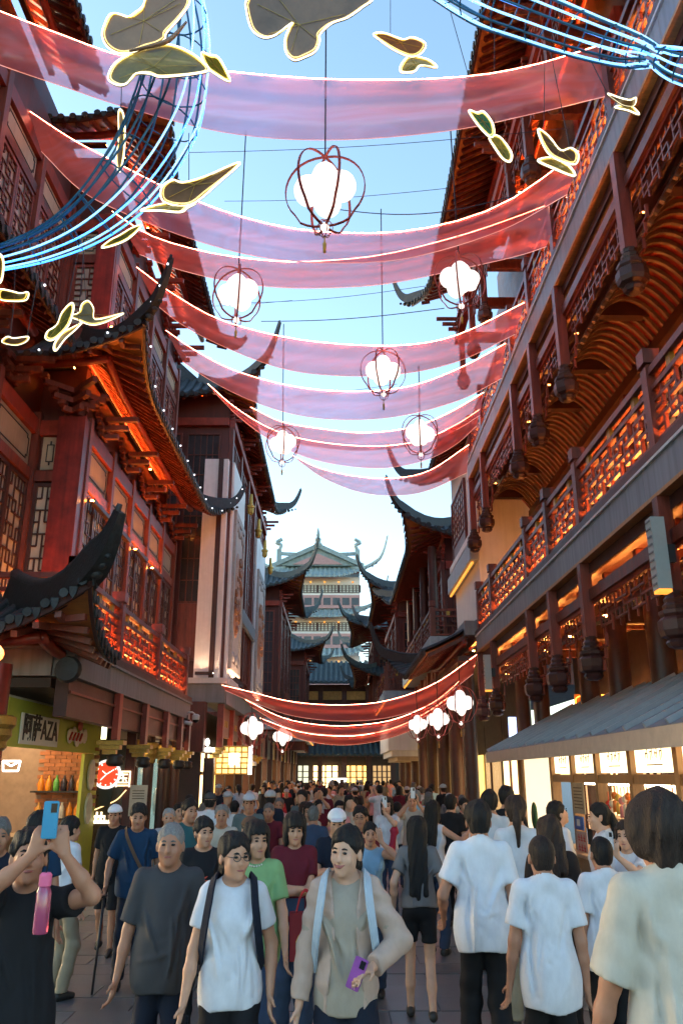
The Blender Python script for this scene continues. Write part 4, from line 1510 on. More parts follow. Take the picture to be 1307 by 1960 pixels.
def tstorey(z0, z1, w, ze, wr):
    bx('wall', mat('hazed_tower_plaster', (.82, .80, .76), .7, var=.06), TW, (xc - w, 85, z0), (xc + w, 93, z1))  # plaster lightened, haze and front light in its colour
    fb('red_band', M_TWR, TW, ft, xc - w, xc + w, .01, .12, z0, z0 + (z1 - z0) * .42)
    g_ = MB()
    n_ = 9
    for i in range(n_):
        a = lerp(xc - w, xc + w, i / n_)
        mbf(g_, ft, a + .12, a + 2 * w / n_ - .12, .13, .16, z0 + .35, z0 + (z1 - z0) * .42 - .3)
    g_.build('window_row', M_GLASS, TW, fix=False)
    sc2 = fb('screen_band', mat('pale_screen', (.6, .6, .52), .6), TW, ft, xc - w, xc + w, .01, .06, z0 + (z1 - z0) * .5, z0 + (z1 - z0) * .74)
    g_ = MB()
    for i in range(25):
        a = lerp(xc - w, xc + w, i / 24)
        t_ = .05 if i % 6 else .12
        mbf(g_, ft, a - t_, a + t_, .061, .09, z0 + (z1 - z0) * .5, z0 + (z1 - z0) * .74)
    for k in range(5):
        zz = z0 + (z1 - z0) * (.5 + .06 * k)
        mbf(g_, ft, xc - w, xc + w, .061, .088, zz - .03, zz + .03)
    tag(g_.build('lattice', M_DARK, sc2, fix=False), kind='stuff')
    eave(TW, (xc + wr, 83.4, ze), (xc - wr, 83.4, ze), (0, 1), 2.6, 1.7, (1, 1), lift=1.3, push=.7, c=4, detail=0, tile=.5, raft=.6, mt=M_TILE3, hornlen=1.8, hornup=2.0, led=False)
    for i in range(6):
        fb('eave_lamp', M_AMBER, TW, ft, lerp(xc - w, xc + w, (i + .5) / 6) - .09, lerp(xc - w, xc + w, (i + .5) / 6) + .09, .3, .5, ze - .5, ze - .36)


tstorey(9.0, 13.8, 4.5, 13.6, 5.6)
tstorey(14.6, 18.2, 4.5, 17.7, 5.6)
tstorey(18.8, 22.2, 4.5, 22.0, 5.6)
ft2 = MB()
ft2.prism([(xc - 4.6, 85, 23.5), (xc + 4.6, 85, 23.5), (xc, 85, 25.5)], (0, 7, 0))
ft2.build('gable_roof', M_TILE3, TW)
b = MB()
b.prism([(xc - 2.7, 84.9, 23.6), (xc + 2.7, 84.9, 23.6), (xc, 84.9, 24.8)], (0, .08, 0))
b.build('gable_panel', M_TWR, TW)
for sg in (-1, 1):
    beam('gable_ridge', M_TILE3, TW, (xc + sg * 4.9, 84.8, 23.4), (xc, 84.8, 25.65), .4, .45)
    bx('ridge_post', M_TILE3, TW, (xc + sg * 4.3 - .25, 86, 23.6), (xc + sg * 4.3 + .25, 86.5, 25.6))
    b = MB()
    b.tube(spline([(xc + sg * 4.3, 86.2, 25.5), (xc + sg * 4.1, 86.2, 26.1), (xc + sg * 4.6, 86.2, 26.4), (xc + sg * 4.0, 86.2, 26.8)], 12), .2, 6)
    b.build('ridge_dragon', M_TILE3, TW, smooth=True)
    beam('back_ridge', M_TILE3, TW, (xc + sg * .3, 86.4, 25.0), (xc + sg * 4.3, 86.4, 25.2), .3, .35)
MB().lathe([(.4, 0), (.5, .3), (.25, .6), (.35, .9), (.15, 1.2), (.2, 1.4), (.04, 2.2)], c=(xc, 84.9, 25.5), n=10).build('finial', M_TILE3, TW)
# gate in front of the tower
GT = thing('street_gate', (-.6, 70, 0), 'grey tiled gate with gilt frieze standing before the pale tower', 'gate')
fg2 = Fr('C', 70)
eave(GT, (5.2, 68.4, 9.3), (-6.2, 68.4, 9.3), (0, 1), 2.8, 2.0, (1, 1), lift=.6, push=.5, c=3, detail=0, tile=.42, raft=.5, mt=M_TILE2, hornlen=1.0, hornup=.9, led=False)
for i in range(6):
    u = -5.4 + i * 2
    bx('gate_post', M_DARK, GT, (u - .2, 69.8, 0), (u + .2, 70.2, 9.2))
    if i < 5:
        bx('gilt_frieze', mat('dull_gilt', (.5, .32, .10), .5, bump=.6, var=.3), GT, (u + .21, 69.9, 8.0), (u + 1.79, 70, 8.7))
bx('gate_wall', M_DARK, GT, (-8, 70.3, 3.6), (7, 71, 9.3))
bx('gate_balcony', M_TILE2, GT, (-6, 69.2, 5.0), (5, 70, 5.5))
bx('gate_sign', M_RED2, GT, (-2.6, 69.4, 4.0), (1.2, 69.6, 4.7))
eave(GT, (4.6, 67.6, 3.5), (-5.2, 67.6, 3.5), (0, 1), 2.2, 1.0, (0, 0), detail=0, tile=.42, raft=.5, mt=M_TILE2, led=False)
for i, (a, c, m_) in enumerate(((-4.4, -2.3, mat('pale_green_wall', (.4, .42, .33), .6, emit=(.9, .9, .6), estr=.25)), (-2.0, .1, M_WARMW), (.6, 2.6, M_GOLDW), (2.9, 4.5, MATS['dim_glass']))):
    bx('gate_shop', m_, GT, (a, 70.2, 0), (c, 70.28, 2.7))
    for k in range(5):
        bx('shop_mullion', M_DARK, GT, (lerp(a, c, k / 4) - .06, 70.05, 0), (lerp(a, c, k / 4) + .06, 70.12, 2.7))
    for zz in (1.3, 1.75, 2.2):
        bx('shop_shelf', M_DARK, GT, (a, 70.13, zz), (c, 70.17, zz + .07))
bx('gate_dark', M_BLACK, GT, (-8, 70.6, 0), (7, 70.9, 3.5))
fs_ = thing('shop_sign', at(648, 1500, Y=66), 'bright white letters of a far shop sign over the crowd', 'sign')
p_ = at(645, 1499, Y=67)
b = MB()
for k, s in enumerate(((0, 1), (1, 0), (0, 1), (1, 0))):
    x0 = p_.x - .55 + k * .32
    b.bar((x0, 67, p_.z + (.28 if s[0] == 0 else -.28)), (x0 + .28, 67, p_.z + (.28 if s[1] == 0 else -.28)), .12, .12)
b.bar((p_.x - .6, 67, p_.z + .32), (p_.x + .75, 67, p_.z + .32), .1, .1)
b.build('lettering', MATS['sign_white_glow'], fs_)
# ================================================================ silk banners across the street
def silk(name, pink, lilac):
    m = bpy.data.materials.new(name)
    m.use_nodes = True
    n, l = m.node_tree.nodes, m.node_tree.links
    n.clear()
    out = n.new('ShaderNodeOutputMaterial')
    uv = n.new('ShaderNodeAttribute')
    uv.attribute_name = 'along'
    geo = n.new('ShaderNodeNewGeometry')
    mp = n.new('ShaderNodeMapping')
    mp.inputs['Scale'].default_value = (.35, .35, 4.5)
    l.new(geo.outputs['Position'], mp.inputs[0])
    nz = n.new('ShaderNodeTexNoise')
    nz.inputs['Scale'].default_value = 1.6
    nz.inputs['Detail'].default_value = 4
    l.new(mp.outputs[0], nz.inputs['Vector'])
    ramp = n.new('ShaderNodeMix')
    ramp.data_type = 'RGBA'
    ad = n.new('ShaderNodeMath')
    ad.operation = 'MULTIPLY_ADD'
    ad.inputs[1].default_value = .9
    ad.inputs[2].default_value = -.45
    l.new(nz.outputs[0], ad.inputs[0])
    ad2 = n.new('ShaderNodeMath')
    ad2.use_clamp = True
    l.new(ad.outputs[0], ad2.inputs[0])
    l.new(uv.outputs['Fac'], ad2.inputs[1])
    l.new(ad2.outputs[0], ramp.inputs[0])
    ramp.inputs[6].default_value = (*pink, 1)
    ramp.inputs[7].default_value = (*lilac, 1)  # sky showing through, put into the cloth colour
    df = n.new('ShaderNodeBsdfDiffuse')
    tl = n.new('ShaderNodeBsdfTranslucent')
    tp = n.new('ShaderNodeBsdfTransparent')
    tint = n.new('ShaderNodeMix')
    tint.data_type = 'RGBA'
    tint.inputs[6].default_value = (1.0, .50, .46, 1)
    tint.inputs[7].default_value = (1.0, .80, .92, 1)
    l.new(ad2.outputs[0], tint.inputs[0])
    gl = n.new('ShaderNodeBsdfGlossy')
    gl.inputs['Roughness'].default_value = .35
    gl.inputs[0].default_value = (.9, .8, .85, 1)
    l.new(ramp.outputs[2], df.inputs[0])
    l.new(ramp.outputs[2], tl.inputs[0])
    l.new(tint.outputs[2], tp.inputs[0])
    m1 = n.new('ShaderNodeMixShader')
    m1.inputs[0].default_value = .55
    l.new(df.outputs[0], m1.inputs[1])
    l.new(tl.outputs[0], m1.inputs[2])
    m2 = n.new('ShaderNodeMixShader')
    m2.inputs[0].default_value = .48
    l.new(m1.outputs[0], m2.inputs[1])
    l.new(tp.outputs[0], m2.inputs[2])
    m3 = n.new('ShaderNodeMixShader')
    m3.inputs[0].default_value = .06
    l.new(m2.outputs[0], m3.inputs[1])
    l.new(gl.outputs[0], m3.inputs[2])
    l.new(m3.outputs[0], out.inputs[0])
    return m


M_SILK = silk('sheer_pink_silk', (.98, .23, .18), (.96, .66, .88))
M_SILK2 = silk('sheer_coral_silk', (.99, .18, .13), (.97, .42, .42))
M_EDGE = glow('coral_edge_light', (1.0, .26, .14), 9.0, True)
M_HEM = glow('coral_hem_glow', (1.0, .25, .15), .16)  # weak glow added along the lower edge of every banner
rb = random.Random(11)


def banner(label, top, bot, Yl, Yr, m=None, sag=0, sky_lilac=1.0):
    """cloth from the left eaves to the right balcony; pixel outlines of its two edges, depths of its two ends"""
    N = 48
    tp_ = spline([(a, b, 0) for a, b in top], N)
    bt_ = spline([(a, b, 0) for a, b in bot], N)
    B = thing('silk_banner', at(*tp_[N // 2][:2], Y=(Yl + Yr) / 2), label, 'banner', 'silk banners hung across the street')
    rows = []
    K = 9
    ph = rb.uniform(0, 9)
    for k in range(K + 1):
        q = k / K
        row = []
        for i in range(N):
            u = i / (N - 1)
            Yd = lerp(Yl, Yr, u) + .45 * q * math.sin(PI * u) + (.035 * math.sin(u * 34 + ph + q * 3.4) + .03 * math.sin(u * 71 + ph * 2)) * (.3 + q) \
                + .10 * math.sin(q * 9 + ph) * math.sin(PI * u)
            a = tp_[i].lerp(bt_[i], q)
            row.append(at(a.x, a.y, Y=Yd))
        rows.append(row)
    b = MB().grid(rows)
    o = b.build('cloth', m or M_SILK, B, smooth=True)
    at_ = o.data.attributes.new('along', 'FLOAT', 'POINT')
    vals = []
    for k in range(K + 1):
        for i in range(N):
            u = i / (N - 1)
            vals.append(sky_lilac * max(0, math.sin(PI * u)) ** 2.2 * .85)  # middle tinted lilac to paint in the sky behind it
    at_.data.foreach_set('value', vals)
    e = MB()
    e.tube([p + Vector((0, 0, .012)) for p in rows[0][::2] + [rows[0][-1]]], .0055, 4)
    e.build('edge_light', M_EDGE, B, smooth=True)
    e = MB()
    e.tube(rows[-1], .007, 4)
    e.build('added_hem_glow', M_HEM, B, smooth=True)
    return B


banner('topmost and widest pink silk banner nearest the viewer', [(-60, 0), (0, 22), (120, 68), (250, 112), (440, 138), (640, 153), (860, 150), (1010, 128), (1165, 82)],
       [(-60, 95), (0, 124), (120, 165), (250, 208), (440, 255), (640, 268), (860, 250), (1010, 220), (1165, 183)], 9.6, 8.9)
banner('second silk banner, lilac against the sky, sagging below the big lantern', [(55, 212), (130, 262), (200, 300), (350, 375), (500, 426), (640, 446), (800, 440), (960, 392), (1115, 285)],
       [(80, 290), (150, 360), (225, 402), (360, 455), (500, 492), (640, 503), (790, 492), (960, 440), (1085, 372)], 13.0, 10.2)
banner('third coral silk banner just below the second one', [(215, 405), (290, 452), (400, 484), (520, 500), (620, 500), (740, 487), (880, 452), (990, 415), (1085, 378)],
       [(268, 487), (330, 512), (420, 535), (520, 549), (620, 551), (740, 543), (880, 515), (990, 490), (1045, 472)], 15.0, 11.8, M_SILK2, sky_lilac=.6)
banner('fourth red silk banner below the pair of hanging lanterns', [(262, 512), (330, 562), (420, 612), (540, 645), (660, 660), (780, 661), (880, 640), (1003, 580)],
       [(298, 582), (350, 622), (430, 664), (540, 705), (650, 719), (770, 715), (880, 690), (985, 640)], 17, 14.2, M_SILK2, sky_lilac=.8)
banner('fifth silk banner from the top, its middle pale lilac against the sky', [(318, 633), (375, 672), (450, 710), (560, 740), (670, 750), (780, 741), (880, 705), (967, 658)],
       [(350, 692), (400, 726), (470, 762), (560, 792), (660, 803), (770, 795), (880, 765), (960, 724)], 18.5, 15.6)
banner('sixth silk banner, upper of the lower pair', [(480, 780), (540, 808), (620, 822), (700, 829), (790, 818), (860, 790), (925, 752)],
       [(500, 822), (560, 846), (630, 858), (710, 862), (800, 850), (870, 824), (918, 795)], 22.5, 17.2, M_SILK2, sky_lilac=.7)
banner('seventh silk banner, lower of the lower pair', [(398, 735), (450, 780), (520, 822), (600, 845), (710, 855), (800, 845), (870, 815), (917, 785)],
       [(408, 748), (460, 800), (530, 850), (610, 882), (720, 896), (810, 882), (870, 852), (912, 815)], 20.0, 18.0, sky_lilac=.8)
banner('eighth pink silk banner, lowest before the open sky', [(560, 872), (610, 896), (680, 912), (750, 916), (820, 902), (897, 852)],
       [(572, 882), (620, 915), (690, 942), (760, 948), (820, 938), (893, 905)], 25.0, 20.6, sky_lilac=.7)
banner('pink silk banner over the crowd, upper edge lit', [(425, 1312), (480, 1325), (560, 1344), (650, 1350), (740, 1342), (830, 1310), (912, 1254)],
       [(432, 1322), (490, 1346), (560, 1370), (650, 1380), (740, 1374), (830, 1345), (905, 1290)], 25.2, 21.5, M_SILK2, sky_lilac=.25)
banner('pink silk banner over the crowd, middle fold', [(470, 1340), (540, 1374), (610, 1388), (680, 1389), (760, 1376), (840, 1338), (908, 1275)],
       [(480, 1352), (545, 1390), (610, 1404), (680, 1406), (760, 1394), (840, 1356), (905, 1300)], 27.5, 22.5, M_SILK2, sky_lilac=.2)
banner('lowest pink silk banner right above the heads of the crowd', [(498, 1375), (560, 1398), (620, 1408), (690, 1408), (760, 1392), (820, 1362), (872, 1325)],
       [(505, 1384), (565, 1412), (630, 1425), (690, 1424), (755, 1410), (815, 1383), (865, 1345)], 30, 25, M_SILK2, sky_lilac=.2)

# ================================================================ flower lanterns
M_LGLOW = glow('white_lantern_glow', (1.0, .86, .76), .30, True)
M_CAGE = mat('red_brown_cage', (.36, .06, .05), .45, var=.2)
M_TASSEL = mat('golden_tassel', (.55, .32, .05), .6)


def lantern(label, px, py, Y, dia, wire_top, group=None):
    c = at(px, py, Y=Y)
    B = thing('flower_lantern', c, label, 'lantern', 'flower lanterns strung over the street')
    s = dia / 2 * 1.13

    def mkcage(k):
        b = MB()
        pts = []
        for i in range(17):
            t = PI * i / 16
            r = math.sin(t) ** .85
            pts.append((r * math.cos(k), r * math.sin(k), .98 * math.cos(t) - (.12 if i > 12 else 0)))
        tg = Vector((-math.sin(k), math.cos(k), 0)) * .032
        rows = [[Vector(p) * .985 - tg, Vector(p) * .985 + tg, Vector(p) * 1.01 + tg, Vector(p) * 1.01 - tg, Vector(p) * .985 - tg] for p in pts]
        b.grid(rows)
        return b.mesh('cage_rib', M_CAGE, False)
    T = Matrix.Translation(c) @ Matrix.Rotation(rb.uniform(-.4, .4), 4, 'Z') @ Matrix.Scale(s, 4)
    for k in range(6):
        inst('cage_rib', shared('cage%d' % k, lambda k=k: mkcage(k * PI / 3)), B, T)
    lobes = [((0, 0, .30), .36, (.95, .95, 1.25)), ((-.42, 0, .0), .36, (1, 1, 1.1)), ((.42, 0, .03), .36, (1, 1, 1.1)), ((0, -.30, -.14), .37, (.8, 1, 1.6)), ((0, .36, -.08), .36, (1, 1, 1.2))]
    for i, (p, r, sc) in enumerate(lobes):
        inst('glowing_petal', shared('lobe%d' % i, lambda p=p, r=r, sc=sc: MB().ball(p, r, 18, 12, sc).mesh('petal', M_LGLOW, True)), B, T)
    inst('lower_bulb', shared('lowbulb', lambda: MB().ball((0, 0, -1.12), .11, 10, 7).mesh('lower_bulb', M_LGLOW, True)), B, T)

    def small():
        b = MB()
        for k in range(3):
            a = k * PI / 3
            b.tube([(.2 * math.cos(t) * math.cos(a), .2 * math.cos(t) * math.sin(a), -1.16 + .24 * math.sin(t)) for t in [2 * PI * i / 14 for i in range(14)]], .012, 4, True)
        return b.mesh('small_cage', M_CAGE, True)
    inst('small_cage', shared('smallcage', small), B, T)
    inst('tassel', shared('tassel', lambda: MB().lathe([(.012, -1.4), (.02, -1.55), (.05, -1.6), (.035, -1.85)], n=7).mesh('tassel', M_TASSEL, True)), B, T)
    top = at(px + wire_top[0], wire_top[1], Y=Y)
    b = MB()
    b.tube([c + Vector((0, 0, s * .97)), lerp(c, top, .5), top], .012, 5)
    b.build('hanging_wire', M_IRON, B)
    return B


lantern('largest glowing flower lantern, hanging in the centre of the sky', 622, 362, 9.4, 1.0, (2, 40))
lantern('glowing flower lantern left of centre, second largest', 455, 560, 12.4, .86, (16, 250))
lantern('glowing flower lantern by the right balcony, third largest', 880, 535, 11.2, .77, (-18, 250))
lantern('glowing flower lantern right of centre below the pair', 733, 710, 15.2, .85, (-4, 400))
lantern('glowing flower lantern at the left end of the lower pair', 541, 848, 18.2, .79, (2, 620))
lantern('glowing flower lantern at the right end of the lower pair', 804, 830, 16.8, .80, (-3, 700))
lantern('low flower lantern before the left shops, nearer of two', 483, 1394, 26, .86, (-1, 1345))
lantern('low flower lantern before the left shops, farther of two', 541, 1410, 31, .82, (0, 1370))
lantern('low flower lantern on the right, nearest of three', 880, 1346, 20.4, .76, (-3, 1255))
lantern('low flower lantern on the right, middle of three', 838, 1377, 21.0, .66, (-3, 1290))
lantern('low flower lantern on the right, farthest of three', 799, 1387, 21.4, .57, (-3, 1320))

# ================================================================ wires across the street
M_WIRE = mat('black_cable', (.015, .015, .018), .5, var=0)
for i, (a, b, Y0, Y1, sg, r, lab) in enumerate((((360, 292), (1090, 245), 12, 10, 10, .005, 'thin cable below the topmost silk banner'), ((430, 385), (860, 360), 14, 11.5, 8, .005, 'thin cable beside the largest flower lantern'),
                                         ((640, 400), (1060, 350), 13.5, 11, 34, .009, 'black cable right of the largest flower lantern'), ((430, 580), (830, 545), 18, 15, 12, .006, 'thin cable below the coral third banner'),
                                         ((500, 615), (850, 590), 19, 16, 10, .010, 'thick black cable above the fourth banner'), ((560, 760), (760, 735), 22, 20, 3, .006, 'short cable above the lower pair of banners'),
                                         ((300, 588), (560, 575), 16, 17, 5, .005, 'pale cable running to the left horned corner'))):
    P, Q = at(*a, Y=Y0), at(*b, Y=Y1)
    t_ = MB()
    t_.tube([P.lerp(Q, k / 16) - Vector((0, 0, sg * .01 * math.sin(PI * k / 16))) for k in range(17)], r, 4)
    tag(t_.build('overhead_cable', M_WIRE, None), lab, 'cable', 'cables across the street')

# ================================================================ butterflies with glowing outlines
M_WING = mat('brown_acrylic_wing', (.23, .145, .095), .35, var=.5, scale=1.5, coat=.2)
M_WINGG = mat('green_acrylic_wing', (.20, .24, .03), .35, var=.5, scale=8, coat=.4)
M_WINGO = mat('olive_acrylic_wing', (.25, .21, .04), .35, var=.6, scale=2.5, coat=.2)
M_WINGT = mat('teal_acrylic_wing', (.08, .42, .28), .25, var=.4, scale=8, coat=.4)
M_NEON = glow('pale_yellow_neon', (1.0, .90, .55), .6)
M_NEONY = glow('deep_yellow_neon', (1.0, .62, .03), .3)
M_THREAD = mat('grey_thread', (.3, .32, .35), .4, var=0)


def butterfly(label, wings, Y, thread=None, dY=.25, body=None, tube=.018, mats=(M_WING, M_WINGO)):
    """wings: pixel outlines, each its own plane in depth; the outlines are lit tubes"""
    cs = [p for w in wings for p in w]
    cx, cy_ = sum(p[0] for p in cs) / len(cs), sum(p[1] for p in cs) / len(cs)
    B = thing('neon_butterfly', at(cx, cy_, Y=Y), label, 'butterfly', 'glowing butterflies hung over the street')
    for wi, w in enumerate(wings):
        n = len(w)
        P2 = [Vector((p[0], p[1], 0)) for p in w]
        sp = []
        for i in range(n):
            a, b_, c, d = P2[i - 1], P2[i], P2[(i + 1) % n], P2[(i + 2) % n]
            for k in range(4):
                t = k / 4
                sp.append(.5 * ((2 * b_) + (c - a) * t + (2 * a - 5 * b_ + 4 * c - d) * t * t + (3 * b_ - a - 3 * c + d) * t ** 3))
        x0, x1 = min(p.x for p in sp), max(p.x for p in sp)
        ys0, ys1 = min(p.y for p in sp), max(p.y for p in sp)
        sl = (dY if wi % 2 == 0 else -dY)
        W3 = [at(p.x, p.y, Y=Y + sl * ((p.y - (ys0 + ys1) / 2) / max(1, ys1 - ys0)) + .08 * wi) for p in sp]
        b = MB()
        b.prism(W3, (0, .02, 0))
        wo_ = b.build('wing', mats[wi % 2], B)
        b = MB()
        b.tube([p + Vector((0, -.008, 0)) for p in W3], tube * .68, 5, True)
        b.build('neon_outline', M_NEON, wo_, smooth=True)
        c = sum(W3, Vector()) / len(W3)
        b = MB()
        b.tube([p.lerp(c, min(.2, tube * 2.2 / max(.05, (p - c).length))) + Vector((0, -.010, 0)) for p in W3], tube * .5, 4, True)
        b.build('inner_line', M_NEONY, wo_, smooth=True)
        b = MB()
        for k in range(0, len(W3), max(2, len(W3) // 6)):
            b.tube([c + Vector((0, -.012, 0)), c.lerp(W3[k], .8) + Vector((0, -.012, 0))], tube * .22, 4)
        b.build('wing_vein', mat('wing_vein_gold', (.45, .33, .06), .4), wo_)
    if body:
        b = MB()
        b.tube(spline([at(x, y, Y=Y - .04) for x, y in body], 10), [tube * (1 + 1.2 * math.sin(PI * k / 9)) for k in range(10)], 6)
        b.build('body', mats[0], B, smooth=True)
    if thread:
        for (x0_, y0_, x1_, y1_) in thread:
            b = MB()
            b.tube([at(x0_, y0_, Y=Y), at(x1_, y1_, Y=Y + .2)], .006, 4)
            b.build('hanging_thread', M_IRON, B)
    return B


butterfly('very large brown neon butterfly at upper left, wings spread', [[(364, 0), (358, 17), (341, 39), (319, 64), (316, 76), (300, 86), (278, 92), (253, 101), (229, 103), (206, 90), (196, 69), (201, 47), (212, 28), (229, 28), (246, 33), (261, 24), (274, 13), (281, -5), (300, -40), (365, -40)],
          [(253, 102), (281, 92), (317, 86), (343, 91), (368, 103), (388, 118), (400, 135), (373, 142), (338, 146), (306, 148), (287, 142), (261, 142), (244, 160), (227, 164), (209, 154), (210, 139), (223, 120)]], 7.0, [(300, 0, 300, -80)], tube=.014,
          body=[(248, 98), (290, 88), (318, 80), (336, 66), (357, 42)])
butterfly('large brown neon butterfly cut by the top edge', [[(473, 0), (471, 17), (479, 51), (492, 67), (509, 73), (529, 67), (550, 51), (560, 45), (552, 58), (545, 81), (548, 103), (563, 116), (584, 110), (604, 99), (612, 81), (613, 66), (636, 45), (666, 34), (696, 13), (715, -5), (700, -45), (500, -45)]],
          6.8, [(590, -30, 590, -80)], tube=.014)
butterfly('neon butterfly in the sky right of the top centre', [[(714, 66), (735, 64), (770, 76), (790, 72), (814, 84), (806, 102), (786, 109), (755, 97), (730, 80)], [(786, 109), (770, 120), (766, 138), (792, 138), (805, 126), (836, 130), (820, 115)]], 9, [(747, 0, 747, 64)], tube=.016)
butterfly('teal neon butterfly over the right of the topmost banner', [[(896, 212), (912, 216), (925, 214), (942, 236), (945, 258), (935, 262), (912, 238)], [(935, 262), (955, 262), (978, 292), (976, 310), (962, 305), (945, 282)]], 9.2, [(858, 10, 915, 212), (945, 258, 946, 60)], tube=.016, mats=(M_WINGT, M_WINGG))
butterfly('brown and green neon butterfly before the right balcony', [[(1028, 248), (1050, 262), (1072, 288), (1092, 284), (1106, 296), (1100, 315), (1070, 308), (1045, 290)], [(1070, 308), (1050, 302), (1028, 308), (1055, 322), (1098, 338), (1092, 322)]], 8.4, [(1040, 255, 1042, 100), (1090, 285, 1052, 95)], tube=.016)
butterfly('small neon butterfly just below the blue tubes at upper right', [[(1162, 180), (1185, 188), (1205, 192), (1216, 188), (1212, 202), (1195, 202), (1180, 194)], [(1195, 202), (1175, 206), (1200, 212), (1222, 220), (1210, 206)]], 7.6, [(1162, 180, 1132, 120), (1184, 186, 1186, 132)], tube=.013)
butterfly('slim neon butterfly above the second banner at left', [[(460, 314), (440, 318), (395, 338), (352, 350), (330, 345), (310, 360), (312, 385), (345, 395), (375, 388), (420, 350)], [(375, 388), (330, 388), (290, 396), (270, 404), (305, 404), (345, 407), (360, 398)]], 7.6, [(362, 345, 362, 255)], tube=.015)
butterfly('edge-on neon butterfly hanging inside the wire tail', [[(228, 214), (236, 216), (240, 250), (238, 295), (230, 330), (224, 310), (228, 260)]], 8, [(232, 214, 234, 130)], tube=.013)
butterfly('small green neon butterfly at the tip of the great one', [[(386, 102), (402, 106), (420, 112), (440, 150), (436, 156), (412, 142), (395, 128)]], 7.4, None, tube=.014, mats=(M_WINGG, M_WING))
butterfly('thin neon butterfly under the left end of the wire tail', [[(272, 432), (255, 436), (228, 452), (212, 460), (195, 475), (225, 468), (250, 455)]], 8.6, [(215, 455, 218, 420)], tube=.013, mats=(M_WINGG, M_WING))
butterfly('yellow neon butterfly at lower left before the red wall', [[(138, 580), (142, 592), (134, 620), (118, 640), (100, 652), (88, 648), (92, 635), (110, 622), (120, 598)], [(118, 640), (150, 622), (158, 618), (145, 632), (125, 650), (108, 672), (104, 662)]], 9.4, [(128, 590, 150, 480), (150, 622, 162, 460)], tube=.014, mats=(M_WINGG, M_WING))
butterfly('pale grey neon butterfly beside the yellow one at left', [[(128, 605), (150, 600), (158, 582), (170, 576), (180, 590), (184, 612), (235, 600), (228, 606), (195, 620), (172, 622), (148, 612)]], 10.2, [(165, 578, 160, 480)], tube=.010, mats=(mat('pale_acrylic_wing', (.35, .36, .28), .3, var=.2), M_WING))
butterfly('neon butterfly at the left edge below the wire tail', [[(0, 555), (20, 557), (40, 562), (55, 560), (52, 574), (30, 577), (0, 573)]], 8.8, [(28, 556, 30, 510)], tube=.013, mats=(M_WINGG, M_WING))
butterfly('pale neon butterfly hanging lowest at the left edge', [[(5, 655), (15, 645), (28, 648), (55, 645), (50, 655), (30, 661)]], 9.2, [(20, 646, 28, 575), (52, 648, 75, 520)], tube=.012, mats=(mat('pale_acrylic_wing', (.35, .36, .28), .3), M_WING))
butterfly('upright neon butterfly at the left edge above the blue tubes', [[(-6, 492), (5, 490), (8, 510), (4, 538), (-6, 540)]], 8, None, tube=.014)

# ================================================================ blue tube sculptures
M_BLUE = mat('blue_painted_tube', (.02, .14, .24), .35, metal=.2, var=.2)
M_BNEON = glow('blue_neon', (.02, .25, 1.0), 1.0)
M_WNEON = glow('ice_white_neon', (.16, .52, 1.0), .5)


def bundle(label, path, rad, Y0, Y1, ntube, neon, rings):
    """tail of bent tubes: long tubes round a path, tied by rings"""
    N = 40
    pts = spline([(a, b, 0) for a, b in path], N)
    C = [at(p.x, p.y, Y=lerp(Y0, Y1, i / (N - 1))) for i, p in enumerate(pts)]
    rs = [rad[0] + (rad[1] - rad[0]) * math.sin(PI * min(1, i / (N - 1) * 1.0)) if len(rad) == 2 else np.interp(i / (N - 1), np.linspace(0, 1, len(rad)), rad) for i in range(N)]
    B = thing('tube_sculpture', C[N // 2], label, 'light sculpture')
    fr_ = []
    for i in range(N):
        t = (C[min(i + 1, N - 1)] - C[max(i - 1, 0)]).normalized()
        s = t.cross(Vector((0, 1, 0))).normalized()
        u = s.cross(t).normalized()
        fr_.append((s, u))
    for k in range(ntube):
        a = 2 * PI * k / ntube
        P = [C[i] + (fr_[i][0] * math.cos(a) + fr_[i][1] * math.sin(a)) * rs[i] for i in range(N)]
        MB().tube(P, .012 if k in neon else .014, 5).build('neon_tube' if k in neon else 'long_tube', M_WNEON if k in neon and k % 2 == 0 else M_BNEON if k in neon else M_BLUE, B, smooth=True)
    for q in range(rings):
        i = int((q + .5) * N / rings)
        P = [C[i] + (fr_[i][0] * math.cos(a) + fr_[i][1] * math.sin(a)) * rs[i] for a in [2 * PI * k / 16 for k in range(16)]]
        MB().tube(P, .010, 4, True).build('ring', M_BLUE, B, smooth=True)
    return B


bundle('curved tail of blue neon tubes sweeping down at the upper left', [(335, -60), (345, 40), (335, 150), (310, 240), (250, 340), (170, 420), (80, 470), (-40, 505)], [.24, .38, .42, .36, .22, .12], 7.6, 8.4, 14, (0, 1, 12, 13), 11)
bundle('straight sheaf of blue neon tubes reaching in from the upper right', [(840, -50), (920, -5), (1010, 30), (1120, 70), (1210, 98), (1250, 108)], [.26, .28, .24, .18, .1], 7.4, 6.6, 14, (0, 1, 2, 4, 6, 8, 10, 12, 13), 8)
bundle('short sheaf of blue neon tubes at the right edge', [(1255, 108), (1300, 125), (1400, 150)], [.10, .16, .2], 6.6, 6.4, 10, (0, 1, 2, 4, 6, 8, 9), 3)
